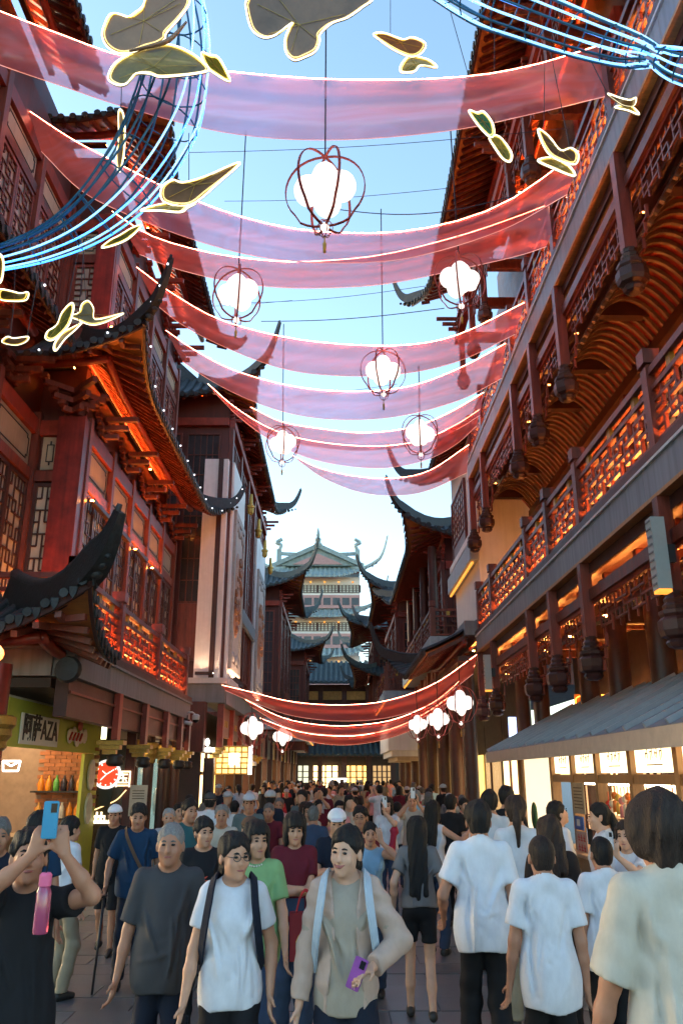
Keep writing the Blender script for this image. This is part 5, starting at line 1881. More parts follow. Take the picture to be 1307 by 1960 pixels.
# ================================================================ people: distance-field bodies turned into one surface each
def surf_nets(D, org, h):
    """naive surface nets on a 3D distance grid -> vertices, quads"""
    ins = D < 0
    c = [ins[i:D.shape[0] - 1 + i, j:D.shape[1] - 1 + j, k:D.shape[2] - 1 + k] for i in (0, 1) for j in (0, 1) for k in (0, 1)]
    cnt = sum(a.astype(np.int8) for a in c)
    act = (cnt > 0) & (cnt < 8)
    ii, jj, kk = np.nonzero(act)
    n = len(ii)
    if n == 0:
        return np.zeros((0, 3)), np.zeros((0, 4), int)
    off = np.array([(i, j, k) for i in (0, 1) for j in (0, 1) for k in (0, 1)])
    vals = np.stack([D[ii + o[0], jj + o[1], kk + o[2]] for o in off], 1)
    acc = np.zeros((n, 3))
    w = np.zeros(n)
    for a in range(8):
        for b in range(a + 1, 8):
            if np.abs(off[a] - off[b]).sum() != 1:
                continue
            va, vb = vals[:, a], vals[:, b]
            x = (va < 0) != (vb < 0)
            t = np.where(x, va / np.where(x, va - vb, 1), 0)
            acc += np.where(x[:, None], off[a] + t[:, None] * (off[b] - off[a]), 0)
            w += x
    V = (np.stack([ii, jj, kk], 1) + acc / w[:, None]) * h + org
    idx = -np.ones(act.shape, np.int64)
    idx[ii, jj, kk] = np.arange(n)
    Q = []
    for ax in range(3):
        s0 = [slice(None)] * 3
        s1 = [slice(None)] * 3
        s0[ax] = slice(0, -1)
        s1[ax] = slice(1, None)
        a, b = ins[tuple(s0)], ins[tuple(s1)]
        e = np.argwhere(a != b)
        u, v = (ax + 1) % 3, (ax + 2) % 3
        e = e[(e[:, u] > 0) & (e[:, v] > 0) & (e[:, u] < D.shape[u] - 1) & (e[:, v] < D.shape[v] - 1)]
        sgn = a[tuple(e.T)]
        q = []
        for du, dv in ((1, 1), (0, 1), (0, 0), (1, 0)):
            f = e.copy()
            f[:, u] -= du
            f[:, v] -= dv
            q.append(idx[tuple(f.T)])
        q = np.stack(q, 1)
        q[~sgn] = q[~sgn][:, ::-1]
        Q.append(q)
    Q = np.concatenate(Q)
    return V, Q[(Q >= 0).all(1)]


class Field:
    def __init__(s, lo, hi, h):
        s.h = h
        s.org = np.array(lo, float)
        n = np.ceil((np.array(hi) - s.org) / h).astype(int) + 1
        s.ax = [s.org[i] + np.arange(n[i]) * h for i in range(3)]
        s.D = np.full(n, .5, np.float32)

    def _sub(s, lo, hi):
        sl = []
        for i in range(3):
            a = int(max(0, math.floor((lo[i] - s.org[i]) / s.h)))
            b = int(min(s.D.shape[i], math.ceil((hi[i] - s.org[i]) / s.h) + 1))
            if b <= a:
                return None, None
            sl.append(slice(a, b))
        return tuple(sl), np.meshgrid(*[s.ax[i][sl[i]] for i in range(3)], indexing='ij', sparse=True)

    def _join(s, sl, d, k, mode):
        A = s.D[sl]
        if mode == 'sub':
            h_ = np.clip(.5 - .5 * (A + d) / k, 0, 1)
            s.D[sl] = A * (1 - h_) - d * h_ + k * h_ * (1 - h_)
        else:
            h_ = np.clip(.5 + .5 * (d - A) / k, 0, 1)
            s.D[sl] = d * (1 - h_) + A * h_ - k * h_ * (1 - h_)

    def cone(s, a, b, ra, rb, k=.02, mode='add'):
        a, b = np.array(a, float), np.array(b, float)
        m = max(ra, rb) + .05 + k
        sl, g = s._sub(np.minimum(a, b) - m, np.maximum(a, b) + m)
        if sl is None:
            return
        ba = b - a
        q = float(ba @ ba) + 1e-9
        pa = [g[i] - a[i] for i in range(3)]
        t = np.clip((pa[0] * ba[0] + pa[1] * ba[1] + pa[2] * ba[2]) / q, 0, 1)
        d = np.sqrt(sum((pa[i] - t * ba[i]) ** 2 for i in range(3))) - (ra + (rb - ra) * t)
        s._join(sl, d, k, mode)

    def ell(s, c, r, k=.02, rot=None, mode='add'):
        c, r = np.array(c, float), np.array(r, float)
        m = r.max() + .05 + k
        sl, g = s._sub(c - m, c + m)
        if sl is None:
            return
        p = [g[i] - c[i] for i in range(3)]
        if rot is not None:
            p = [sum(rot[j][i] * p[j] for j in range(3)) for i in range(3)]
        k0 = np.sqrt(sum((p[i] / r[i]) ** 2 for i in range(3)))
        k1 = np.sqrt(sum((p[i] / r[i] ** 2) ** 2 for i in range(3))) + 1e-6
        s._join(sl, k0 * (k0 - 1) / k1, k, mode)

    def cut(s, fn):
        g = np.meshgrid(*s.ax, indexing='ij', sparse=True)
        s.D = np.maximum(s.D, fn(*g)).astype(np.float32)

    def bump(s, fn):
        g = np.meshgrid(*s.ax, indexing='ij', sparse=True)
        s.D = (s.D + fn(*g)).astype(np.float32)

    def mesh(s):
        return surf_nets(s.D, s.org, s.h)


def v3(*a):
    return np.array(a, float)


def ik(sh, tg, l1, l2, pole):
    d = tg - sh
    L = np.linalg.norm(d)
    L2 = min(L, (l1 + l2) * .995)
    d = d / max(L, 1e-6)
    tg = sh + d * L2
    a = (l1 * l1 - l2 * l2 + L2 * L2) / (2 * L2)
    hgt = math.sqrt(max(0, l1 * l1 - a * a))
    p = pole - d * (pole @ d)
    p = p / max(np.linalg.norm(p), 1e-6)
    return sh + d * a + p * hgt, tg


def person_meshes(sp, vox):
    """all surfaces of one figure, standing 1.70 tall, facing -Y; returns {part: [(V,Q)]}"""
    fem = sp.get('fem', 0)
    fat = sp.get('fat', 0)
    out = {}
    st = sp.get('stride', .0)
    sw_ = .166 - .016 * fem + .01 * fat
    hipw = .088 + .004 * fem
    lean = sp.get('lean', 0)
    # joints ----------------------------------------------------
    pel = v3(0, 0, .93)
    legs = []
    for sx, ph in ((1, 1), (-1, -1)):
        hp = v3(sx * hipw, 0, .90)
        ft = v3(sx * (hipw + .015), -st * ph * .5, .075 + (max(0, -ph * st) * .12))
        kn, ft = ik(hp, ft, .43, .42, v3(0, -1, 0))
        legs.append((hp, kn, ft))
    chest = v3(0, .0 - lean * .3, 1.24)
    nb = v3(0, .015 - lean * .45, 1.435)
    arms = []
    for sx, key in ((1, 'a'), (-1, 'b')):
        shd = v3(sx * sw_, .012 - lean * .42, 1.372)
        tg = sp.get(key)
        if tg is None:
            swg = -sx * st * .35
            tg = (sx * (sw_ + .07), -.05 + swg, .86)
        pole = v3(*sp.get('p' + key, (sx * .5, 1, -.2)))
        el, wr = ik(shd, v3(*tg), .275, .245, pole)
        arms.append((shd, el, wr))
    hy, hp_ = R(sp.get('hyaw', 0)), R(sp.get('hpitch', 0))
    RH = (Matrix.Rotation(hy, 3, 'Z') @ Matrix.Rotation(hp_, 3, 'X') @ Matrix.Rotation(R(sp.get('hroll', 0)), 3, 'Y'))
    RHn = np.array(RH)
    hc = nb + v3(0, -.028, .132)

    HS = 1.0

    def H(x, y, z):
        return hc + RHn @ v3(x, y, z) * HS
    # skin ---------------------------------------------------------
    xs = [p for a in arms for p in a] + [p for l in legs for p in l] + [hc]
    mn, mx = np.min(xs, 0) - .2, np.max(xs, 0) + .2
    mn[2] = -.02
    F = Field(mn, mx, vox)
    F.ell((0, .0, .95), (.135, .10, .12), .05)
    F.ell((0, 0 - lean * .15, 1.10), (.118 + .02 * fat, .088 + .03 * fat, .16), .05)
    F.ell(chest, (.145, .10, .17), .05)
    F.cone((-.12, nb[1], 1.36), (.12, nb[1], 1.36), .052, .052, .04)
    for sx in (1, -1):
        F.cone(nb + v3(0, .02, .02), (sx * .13, nb[1] + .01, 1.372), .05, .042, .03)
    for (hp, kn, ft), sx in zip(legs, (1, -1)):
        F.cone(hp, kn, .078, .052, .03)
        F.cone(kn, kn * .45 + ft * .55 + v3(0, .02, 0), .052, .05, .02)
        F.cone(kn * .5 + ft * .5 + v3(0, .015, 0), ft, .048, .034, .02)
        F.cone(ft + v3(0, .03, -.035), ft + v3(0, -.12, -.045), .036, .03, .02)
    fr_ = 1 if vox < .02 else 0
    for (sh, el, wr), sx, key in zip(arms, (1, -1), 'ab'):
        F.cone(sh, el, .050 - .005 * fem, .038, .03)
        F.cone(el, el * .6 + wr * .4, .039, .037, .02)
        F.cone(el * .6 + wr * .4, wr, .037, .024, .02)
        d = wr - el
        d = d / np.linalg.norm(d)
        hd = sp.get('h' + key)
        if hd is not None:
            d = v3(*hd)
            d = d / np.linalg.norm(d)
        lat = v3(*sp.get('l' + key, (0, -1, 0)))
        lat = lat - d * (lat @ d)
        lat /= max(np.linalg.norm(lat), 1e-6)
        nrm = np.cross(d, lat) * sx * -1 if sp.get('n' + key) is None else v3(*sp['n' + key])
        curl = sp.get('c' + key, .35)
        if fr_:
            for o in (-.024, 0, .024):
                F.cone(wr + d * .01 + lat * o * .6, wr + d * .085 + lat * o, .017, .015, .012)
            for q, (o, ln) in enumerate(((.030, .072), (.010, .082), (-.011, .076), (-.031, .058))):
                b0 = wr + d * .085 + lat * o
                d1 = d * math.cos(curl) + nrm * math.sin(curl)
                d2 = d * math.cos(curl * 2.3) + nrm * math.sin(curl * 2.3)
                b1 = b0 + d1 * ln * .55
                F.cone(b0, b1, .0105, .0095, .005)
                F.cone(b1, b1 + d2 * ln * .5, .0095, .008, .004)
            t0 = wr + d * .025 + lat * .026
            t1 = t0 + (d * .6 + lat * .65 + nrm * .35) * .045
            F.cone(t0, t1, .014, .011, .006)
            F.cone(t1, t1 + (d * .85 + lat * .15 + nrm * .4) * .035, .011, .009, .005)
        else:
            F.cone(wr, wr + d * .09, .032, .035, .015)
            F.cone(wr + d * .09, wr + d * .15 + nrm * .03, .03, .02, .015)
    # head
    F.cone(nb + v3(0, .005, -.04), H(0, .012, -.05), .062 - .009 * fem, .056 - .008 * fem, .03)
    F.ell(H(0, .016, .034), np.array((.085, .096, .089)) * HS, .03, RHn)
    F.ell(H(0, -.022, -.045), np.array((.067 - .004 * fem + .006 * fat, .070, .074)) * HS, .03, RHn)
    F.ell(H(0, -.072, -.098), np.array((.022, .018, .018)) * HS, .03, RHn)
    if fr_:
        for sx in (1, -1):
            F.ell(H(sx * .045, -.066, -.028), np.array((.024, .020, .024)) * HS, .02, RHn)
            F.ell(H(sx * .087, .012, -.012), np.array((.011, .020, .032)) * HS, .006, RHn)
            F.ell(H(sx * .031, -.096, .006), np.array((.016, .012, .011)) * HS, .014, RHn, 'sub')
        F.cone(H(0, -.084, .012), H(0, -.104, -.030), .009, .013, .012)
        F.ell(H(0, -.097, -.034), np.array((.020, .012, .010)) * HS, .010, RHn)
        F.ell(H(0, -.083, -.062), np.array((.024, .011, .012)) * HS, .010, RHn)
    out['body'] = [F.mesh()]
    # shirt --------------------------------------------------------
    hem, slv, loose, neck = sp.get('hem', .84), sp.get('slv', .6), sp.get('loose', .022), sp.get('neck', .075)
    F = Field(mn, mx, vox)
    F.ell((0, .004, .92), (.172 + .014 * fat, .126 + .025 * fat, .26), .06)
    F.ell((0, -.012 * fat - lean * .15, 1.08), (.136 + .026 * fat - .012 * fem, .100 + .038 * fat, .20), .06)
    F.ell(chest, (.150 - .006 * fem, .106, .18), .05)
    if fem:
        for sx in (1, -1):
            F.ell(chest + v3(sx * .065, -.062, -.0), (.06, .05, .062), .04)
    F.cone((-.115, nb[1], 1.362), (.115, nb[1], 1.362), .052, .052, .04)
    for sx in (1, -1):
        F.cone(nb + v3(0, .018, -.005), (sx * .135, nb[1] + .008, 1.365), .05, .042, .03)
    if hem < .82:
        F.ell((0, .004, hem + .13), (.176 + .012 * fat, .130 + .02 * fat, .26), .06)
    F.D -= loose * .6
    rr = random.Random(sp.get('seed', 1))
    p1, p2, p3 = rr.uniform(0, 6), rr.uniform(0, 6), rr.uniform(0, 6)
    wa = sp.get('wrinkle', .006) * 1.15
    G = Field(mn, mx, vox)
    for (sh, el, wr) in arms:
        if slv <= 0:
            F.cone(sh * .9, sh, .05, .05, .03)
            continue
        G.D[:] = .5
        e1 = sh + (el - sh) * (min(1, slv) + (.25 if slv <= 1 else 0))
        n_ = (el - sh) / np.linalg.norm(el - sh)
        G.cone(sh - n_ * .01, e1, .048, .047 + .010 * (slv < 1), .03)
        if slv > 1:
            G.cone(el, wr, .046, .034, .02)
            n_ = (wr - el) / np.linalg.norm(wr - el)
            o_ = el + (wr - el) * (slv - 1)
        else:
            o_ = sh + (el - sh) * slv
        G.D -= loose * .6
        G.cut(lambda x, y, z: (x - o_[0]) * n_[0] + (y - o_[1]) * n_[1] + (z - o_[2]) * n_[2] if slv <= 1 else np.where((x - el[0]) * n_[0] + (y - el[1]) * n_[1] + (z - el[2]) * n_[2] > 0, (x - o_[0]) * n_[0] + (y - o_[1]) * n_[1] + (z - o_[2]) * n_[2], -1.0))
        k = .03
        h_ = np.clip(.5 + .5 * (G.D - F.D) / k, 0, 1)
        F.D = (G.D * (1 - h_) + F.D * h_ - k * h_ * (1 - h_)).astype(np.float32)

    def folds(x, y, z):
        lo = np.clip((1.28 - z) / .4, .15, 1)
        q1 = 11 * x + 6 * y + 1.4 * np.sin(5 * z + p1) + p2
        q2 = 19 * z + 11 * x + 2.5 * np.sin(9 * x + 4 * y + p2) + p1
        q3 = 17 * x - 15 * z + 9 * y + 2.0 * np.sin(8 * z + p3) + p3
        a = (1 - 2 * np.abs(np.sin(q1))) * np.sin(5 * y + 4 * x + p3) * lo
        b = (1 - 2 * np.abs(np.sin(q2))) * np.clip(np.sin(6 * x + 5 * z + p3), 0, 1)
        c = (1 - 2 * np.abs(np.sin(q3))) * np.clip(np.sin(5 * x - 7 * z + p1), 0, 1)
        return wa * (.9 * a + .2 * b + .4 * c)
    F.bump(folds)
    segs = []
    for q in range(sp.get('nfold', 13)):
        sx = 1 if q % 2 else -1
        t = q % 4
        if t == 0:      # armpit to waist
            A, B = (sx * rr.uniform(.13, .16), rr.uniform(1.20, 1.30)), (sx * rr.uniform(-.02, .08), rr.uniform(1.0, 1.12))
        elif t == 1:    # long fall from the chest
            A, B = (sx * rr.uniform(.02, .11), rr.uniform(1.12, 1.26)), (sx * rr.uniform(.04, .14), rr.uniform(hem, hem + .12))
        elif t == 2:    # crease across the waist
            A, B = (sx * rr.uniform(.09, .16), rr.uniform(.96, 1.08)), (sx * rr.uniform(-.06, .03), rr.uniform(.93, 1.02))
        else:           # pull from the shoulder
            A, B = (sx * rr.uniform(.12, .15), rr.uniform(1.33, 1.37)), (sx * rr.uniform(.06, .12), rr.uniform(1.16, 1.26))
        segs.append((A, B, rr.uniform(.007, .013), rr.uniform(.014, .023), rr.choice((-1, 1))))
    wk = sp.get('wrinkle', .006) / .006

    def creases(x, y, z):
        tot = 0
        sd2 = np.where(y > 0, 1.0, -1.0)
        for (A, B, sg, am, fb_) in segs:
            ax_, az_ = A
            dx, dz = B[0] - ax_, B[1] - az_
            L2 = dx * dx + dz * dz
            t = np.clip(((x - ax_) * dx + (z - az_) * dz) / L2, 0, 1)
            bow = .012 * np.sin(3.1 * t)
            d2 = (x - ax_ - t * dx - bow) ** 2 + (z - az_ - t * dz) ** 2
            tot = tot - am * wk * np.exp(-d2 / (2 * sg * sg)) * np.sin(3.14 * np.clip(t, .04, .96)) ** .5 * np.clip(.65 + .6 * fb_ * sd2, 0, 1)
            tot = tot + am * .7 * wk * np.exp(-((x - ax_ - t * dx - bow - sg * 2.2) ** 2 + (z - az_ - t * dz) ** 2) / (2 * sg * sg)) * np.sin(3.14 * np.clip(t, .04, .96)) ** .5
        return tot
    F.bump(creases)
    F.cut(lambda x, y, z: (hem + .010 * np.sin(x * 17 + p2) + .008 * np.sin(y * 15)) - z)
    # neck opening
    vn = sp.get('vneck', 0)
    F.ell(nb + v3(0, -.022, .035), (neck, neck * 1.05, .06), .01, None, 'sub')
    if vn:
        F.cone(nb + v3(0, -.10, .02), nb + v3(0, -.135, -.02 - vn), .05, .012, .01, 'sub')
    if slv <= 0:
        for (sh, el, wr) in arms:
            F.ell(sh + v3(np.sign(sh[0]) * .055, 0, -.02), (.045, .2, .11), .01, None, 'sub')
    out['shirt'] = [F.mesh()]
    # open jacket over it
    if sp.get('jacket'):
        F = Field(mn, mx, vox)
        F.ell((0, 0, .95), (.15, .112, .14), .06)
        F.ell((0, 0, 1.08), (.14, .105, .18), .06)
        F.ell(chest, (.155, .115, .18), .05)
        F.cone((-.12, nb[1], 1.365), (.12, nb[1], 1.365), .056, .056, .04)
        for sx in (1, -1):
            F.cone(nb + v3(0, .018, -.005), (sx * .14, nb[1] + .008, 1.37), .055, .046, .03)
        F.cone((0, .01, .96), (0, .01, .86), .14, .14, .06)
        for (sh, el, wr) in arms:
            F.cone(sh, el, .052, .046, .03)
            F.cone(el, el + (wr - el) * .93, .044, .034, .02)
        F.D -= .019
        F.bump(lambda x, y, z: .007 * (np.sin(25 * x + 40 * z + 5 * np.sin(9 * z) + p1) * .6 + np.sin(60 * z + 20 * y + p2) * .5))
        F.cut(lambda x, y, z: .84 - z)
        F.cut(lambda x, y, z: np.where(y < .0, (.078 + .02 * np.sin(z * 9)) - np.abs(x), -1.0))
        for (sh, el, wr) in arms:
            n_ = (wr - el) / np.linalg.norm(wr - el)
            o_ = el + (wr - el) * .93
            F.cut(lambda x, y, z: np.where(((x - o_[0]) ** 2 + (y - o_[1]) ** 2 + (z - o_[2]) ** 2) < .1 ** 2, (x - o_[0]) * n_[0] + (y - o_[1]) * n_[1] + (z - o_[2]) * n_[2], -1.0))
        F.ell(nb + v3(0, -.03, .02), (.085, .1, .06), .01, None, 'sub')
        out['jacket'] = [F.mesh()]
    # trousers, shorts or skirt -------------------------------------
    kind = sp.get('legs', 'trousers')
    F = Field(mn, mx, vox)
    lw = sp.get('legw', .016)
    F.ell((0, .008, .93), (.134 + .012 * fat, .106 + .012 * fat, .12), .05)
    for (hp, kn, ft), sx in zip(legs, (1, -1)):
        F.cone(hp * v3(.92, 1, 1), kn, .071, .060, .03)
        F.cone(kn, ft, .060, .052, .03)
    F.D -= lw
    F.bump(lambda x, y, z: .004 * (np.sin(30 * z + 20 * x + p1) + .7 * np.sin(55 * z - 18 * y + p2)))
    top = min(sp.get('waist', 1.02), hem + .06)
    F.cut(lambda x, y, z: z - top)
    zc = {'trousers': .075, 'shorts': .50, 'short_shorts': .62, 'capri': .3}[kind]
    F.cut(lambda x, y, z: zc - z)
    out['trousers' if kind in ('trousers', 'capri') else 'shorts'] = [F.mesh()]
    # shoes -----------------------------------------------------------
    sh_ = []
    for (hp, kn, ft) in legs:
        F = Field(ft - v3(.12, .25, .14), ft + v3(.12, .15, .08), vox * .9)
        F.cone(ft + v3(0, .035, -.035), ft + v3(0, -.05, -.03), .044, .042, .02)
        F.cone(ft + v3(0, -.05, -.035), ft + v3(0, -.145, -.048), .043, .03, .02)
        z0 = ft[2] - .078
        F.cut(lambda x, y, z: z0 - z)
        z1 = ft[2] + .01
        F.cut(lambda x, y, z: z - z1)
        sh_.append(F.mesh())
    out['shoe'] = sh_
    # hair ---------------------------------------------------------------
    hs = sp.get('hair', 'short')
    F = Field(hc - v3(.28, .30, .60), hc + v3(.28, .30, .28), vox * (.8 if fr_ else 1))
    puff = {'short': .016, 'buzz': .006, 'thin': .008, 'bun': .014, 'tail': .014, 'bob': .026, 'long': .024, 'mop': .036, 'cap': .012}[hs]
    F.ell(H(0, .020, .036), np.array((.085 + puff, .096 + puff, .089 + puff)) * HS, .02, RHn)
    F.ell(H(0, .045, -.02), np.array((.070 + puff * .8, .058 + puff * .6, .072)) * HS, .02, RHn)
    if hs in ('bob', 'long'):
        for sx in (1, -1):
            F.ell(H(sx * .074, .012, -.05), (.034, .062, .085), .02, RHn)
        F.ell(H(0, .055, -.06), (.085, .05, .09), .02, RHn)
    if hs == 'mop':
        for sx in (1, -1):
            F.ell(H(sx * .076, .015, .01), (.05, .075, .07), .02, RHn)
        F.ell(H(0, .06, -.04), (.08, .06, .09), .02, RHn)
    hl = sp.get('hlen', .42)
    if hs == 'long':
        a, b = H(0, .07, -.02), nb + v3(0, .125, -hl + .1)
        for sx in (-.07, 0, .07):
            F.cone(a + v3(sx * .7, 0, 0), b + v3(sx, 0, .04 * abs(sx) * 10), .055, .028, .03)
        if fr_ and sp.get('front_hair'):
            for sx in (1, -1):
                F.cone(H(sx * .075, .0, -.05), nb + v3(sx * .10, -.09, -.14), .03, .015, .02)
    if hs == 'bun':
        F.ell(H(0, .115, -.02), (.045, .04, .045), .01, RHn)
    if hs == 'tail':
        F.ell(H(0, .118, .02), (.03, .03, .03), .01, RHn)
        F.cone(H(0, .125, .01), H(0, .15, -.07), .03, .036, .02)
        F.cone(H(0, .15, -.07), H(.0, .125, -.25), .036, .012, .02)
    # strands
    amp = {'buzz': .0012, 'mop': .007, 'bob': .004}.get(hs, .005)
    F.bump(lambda x, y, z: amp * (np.sin(120 * x + 25 * z + 3 * np.sin(30 * y) + p1) * .7 + np.sin(85 * y + 70 * x + 14 * z + p2) * .6 + np.sin(40 * x - 30 * y + p3) * .8))
    iR = RHn.T
    fr0 = {'thin': .075}.get(hs, sp.get('fringe', .058))

    def facecut(x, y, z):
        px, py_, pz = x - hc[0], y - hc[1], z - hc[2]
        lx = iR[0][0] * px + iR[0][1] * py_ + iR[0][2] * pz
        ly = iR[1][0] * px + iR[1][1] * py_ + iR[1][2] * pz
        lz = iR[2][0] * px + iR[2][1] * py_ + iR[2][2] * pz
        if hs in ('short', 'buzz', 'thin', 'bun', 'tail', 'cap'):
            line = fr0 - np.clip((ly + .075) * 1.35, 0, .13)
            side = np.clip((np.abs(lx) - .066) / .02, 0, 1) * np.clip((.065 - ly) / .03, 0, 1)
            line = np.maximum(line, line * (1 - side) + .022 * side)
            line = line + .008 * np.sin(lx * 160) * np.sin(lx * 70 + 1)
            line = np.where(ly > .155 if hs in ('tail', 'bun') else ly > 9, -9, line)
            if hs in ('tail', 'bun'):
                line = np.where(ly > .085, -9, line)
            cutv = (line - lz) * .6
            return np.maximum(cutv, (lz - .035) * .8) if hs == 'cap' else cutv
        # face window for longer hair
        wdw = np.maximum(np.maximum(np.abs(lx) - .066 + .004 * np.sin(lz * 120), lz - fr0 - .006 * np.sin(lx * 150)), ly + .018)
        return -wdw
    F.cut(facecut)
    out['hair'] = [F.mesh()]
    if hs == 'cap' or sp.get('cap'):
        F = Field(hc - v3(.2, .28, .12), hc + v3(.2, .2, .24), vox * .8)
        F.ell(H(0, .018, .045), (.104, .112, .092), .02, RHn)
        z0 = H(0, 0, .040)
        up = RHn @ v3(0, 0, 1)
        F.cut(lambda x, y, z: -((x - z0[0]) * up[0] + (y - z0[1]) * up[1] + (z - z0[2]) * up[2]))
        F.ell(H(0, -.115, .048), (.075, .075, .012), .012, RHn)
        out['cap'] = [F.mesh()]
    # face details -----------------------------------------------------------
    det = {}
    if sp.get('face', 1) and fr_:
        Mh = Matrix.Translation(hc) @ RH.to_4x4()
        eye, brow, lip = [], [], MB()
        for sx in (1, -1):
            b = MB()
            b.ball((sx * .0315, -.0915, .005), .0135, 8, 6, (1.05, .55, .5))
            eye.append(b)
            b = MB()
            b.tube([(sx * .016, -.098, .0225), (sx * .031, -.1, .0265), (sx * .047, -.090, .0225)], [.004, .0055, .003], 5)
            brow.append(b)
        sm = sp.get('smile', 0)
        lip.tube([(-.026 - .006 * sm, -.084, -.060 + .008 * sm), (-.012, -.0945, -.063), (0, -.0965, -.0625), (.012, -.0945, -.063), (.026 + .006 * sm, -.084, -.060 + .008 * sm)], [.002, .0055 + .003 * sm, .006 + .003 * sm, .0055 + .003 * sm, .002], 6)
        det = {'eye': eye, 'eyebrow': brow, 'lips': [lip], 'M': Mh}
        if sp.get('glasses'):
            b = MB()
            for sx in (1, -1):
                b.tube([(sx * .033 + .024 * math.cos(t), -.112, .004 + .018 * math.sin(t)) for t in [2 * PI * i / 14 for i in range(14)]], .0024, 4, True)
                b.tube([(sx * .057, -.110, .006), (sx * .080, .0, .008)], .0022, 4)
            b.tube([(-.009, -.112, .006), (.009, -.112, .006)], .0024, 4)
            det['glasses'] = [b]
    out['_det'] = det
    out['_wr'] = [(a[1], a[2]) for a in arms]
    out['_joints'] = dict(arms=arms, legs=legs, hc=hc, nb=nb)
    return out


def np_mesh(name, V, Q, m):
    me = bpy.data.meshes.new(name)
    nv, nq = len(V), len(Q)
    me.vertices.add(nv)
    me.vertices.foreach_set('co', np.ascontiguousarray(V, np.float32).ravel())
    me.loops.add(nq * 4)
    me.loops.foreach_set('vertex_index', np.ascontiguousarray(Q, np.int32).ravel())
    me.polygons.add(nq)
    me.polygons.foreach_set('loop_start', np.arange(0, nq * 4, 4, dtype=np.int32))
    me.polygons.foreach_set('use_smooth', np.ones(nq, bool))
    me.materials.append(m)
    me.update(calc_edges=True)
    return me


def cloth(name, c, rough=.85, var=.12):
    m = mat(name, c, rough, var=var, scale=9, spec=.25, bump=.55, bscale=4.2, grain=(1.5, 1.5, .8))
    for nd in m.node_tree.nodes:
        if nd.type == 'TEX_NOISE' and abs(nd.inputs['Scale'].default_value - 4.2) < .01:
            nd.noise_type = 'RIDGED_MULTIFRACTAL'
            nd.inputs['Detail'].default_value = 3.0
            nd.inputs['Roughness'].default_value = .45
            nd.inputs['Distortion'].default_value = .6
        if nd.type == 'BUMP':
            nd.inputs['Distance'].default_value = .02
            nd.inputs['Strength'].default_value = .8
    return m


def skinmat(name, c):
    if name in MATS:
        return MATS[name]
    m = mat(name, c, .5, var=.10, scale=14, spec=.35)
    b = m.node_tree.nodes['Principled BSDF']
    b.inputs['Subsurface Weight'].default_value = .08
    b.inputs['Subsurface Radius'].default_value = (.02, .008, .004)
    return m


SK = [skinmat('skin_tan', (.42, .20, .12)), skinmat('skin_light', (.53, .28, .175)), skinmat('skin_fair', (.60, .35, .235))]
HAIRM = {k: mat(k + '_hair', c, .62, var=.5, scale=130, grain=(1, 1, .12), bump=.6, bscale=160, spec=.3) for k, c in dict(black=(.010, .009, .009), grey=(.16, .155, .15), brown=(.026, .016, .012), white=(.36, .355, .34)).items()}
M_EYE = mat('dark_eye', (.015, .010, .008), .2, var=0)
M_LIP = mat('lip_skin', (.33, .10, .085), .45, var=.1)


def place(sp, label, px, py, Y, yaw, mats, vox=.012, meshes=None, name='person', group=None, hgt=None):
    """stand a figure so that the top of its head is seen at (px, py) at depth Y"""
    tp_ = at(px, py, Y=Y)
    ms = meshes or person_meshes(sp, vox)
    hb = ms['body'][0][0][:, 2].max()
    for k in ('hair', 'cap'):
        if k in ms and len(ms[k][0][0]):
            hb = max(hb, ms[k][0][0][:, 2].max())
    s = (hgt or tp_.z) / hb
    # the head should be over the pixel: shift by the head offset
    off = Matrix.Rotation(yaw, 3, 'Z') @ Vector(ms['_joints']['hc']) * s
    W = Matrix.Translation((tp_.x - off.x, Y, 0)) @ Matrix.Rotation(yaw, 4, 'Z') @ Matrix.Diagonal((s * .89, s * .95, s, 1))
    P = bpy.data.objects.new(name, None)
    P.empty_display_size = .2
    _link(P, None, W)
    tag(P, label, 'person', group)
    for part, lst in ms.items():
        if part.startswith('_'):
            continue
        for (V, Q) in lst:
            if len(Q) == 0:
                continue
            inst(part, np_mesh(part, V, Q, mats.get(part, M_DARK)), P, W)
    det = ms['_det']
    if det:
        for part, m_ in (('eye', M_EYE), ('eyebrow', mats.get('hair', M_EYE)), ('lips', M_LIP), ('glasses', M_IRON)):
            for b in det.get(part, []):
                inst(part, b.mesh(part, m_, True), P, W @ det['M'])
    return P, W, ms
# ================================================================ the people in the street
C_ = {k: cloth(k + '_cloth', v) for k, v in dict(black=(.012, .012, .014), charcoal=(.055, .055, .058), white=(.66, .67, .70), cream=(.50, .46, .38), tan=(.38, .325, .255), beige=(.48, .35, .28), navy=(.010, .014, .026),
      deepblue=(.010, .034, .075), green=(.22, .38, .16), maroon=(.12, .012, .022), teal=(.03, .10, .11), greygreen=(.10, .13, .13), skyblue=(.26, .45, .62), denim=(.035, .055, .10), grey=(.17, .16, .16), lace=(.022, .018, .018),
      pink=(.60, .28, .28), pale=(.55, .58, .62), khaki=(.30, .25, .17), red=(.42, .03, .03), lightgrey=(.38, .39, .40), brown=(.12, .07, .045), slate=(.13, .18, .20)).items()}
M_SHOE = mat('black_shoe', (.02, .02, .02), .5, var=.2)
M_SHOEW = mat('white_shoe', (.6, .6, .58), .6, var=.2)
M_PHONE = mat('phone_black', (.012, .012, .015), .15, var=0)


def P_(label, px, py, Y, yaw, shirt, low, hcol='black', skin=0, vox=.0125, shoe=M_SHOE, extra=None, **sp):
    sp['seed'] = int(px * 7 + py) % 997
    mats = dict(body=SK[skin], shirt=C_[shirt], trousers=C_[low], shorts=C_[low], hair=HAIRM[hcol], shoe=shoe)
    if extra:
        mats.update(extra)
    return place(sp, label, px, py, Y, R(yaw), mats, vox)


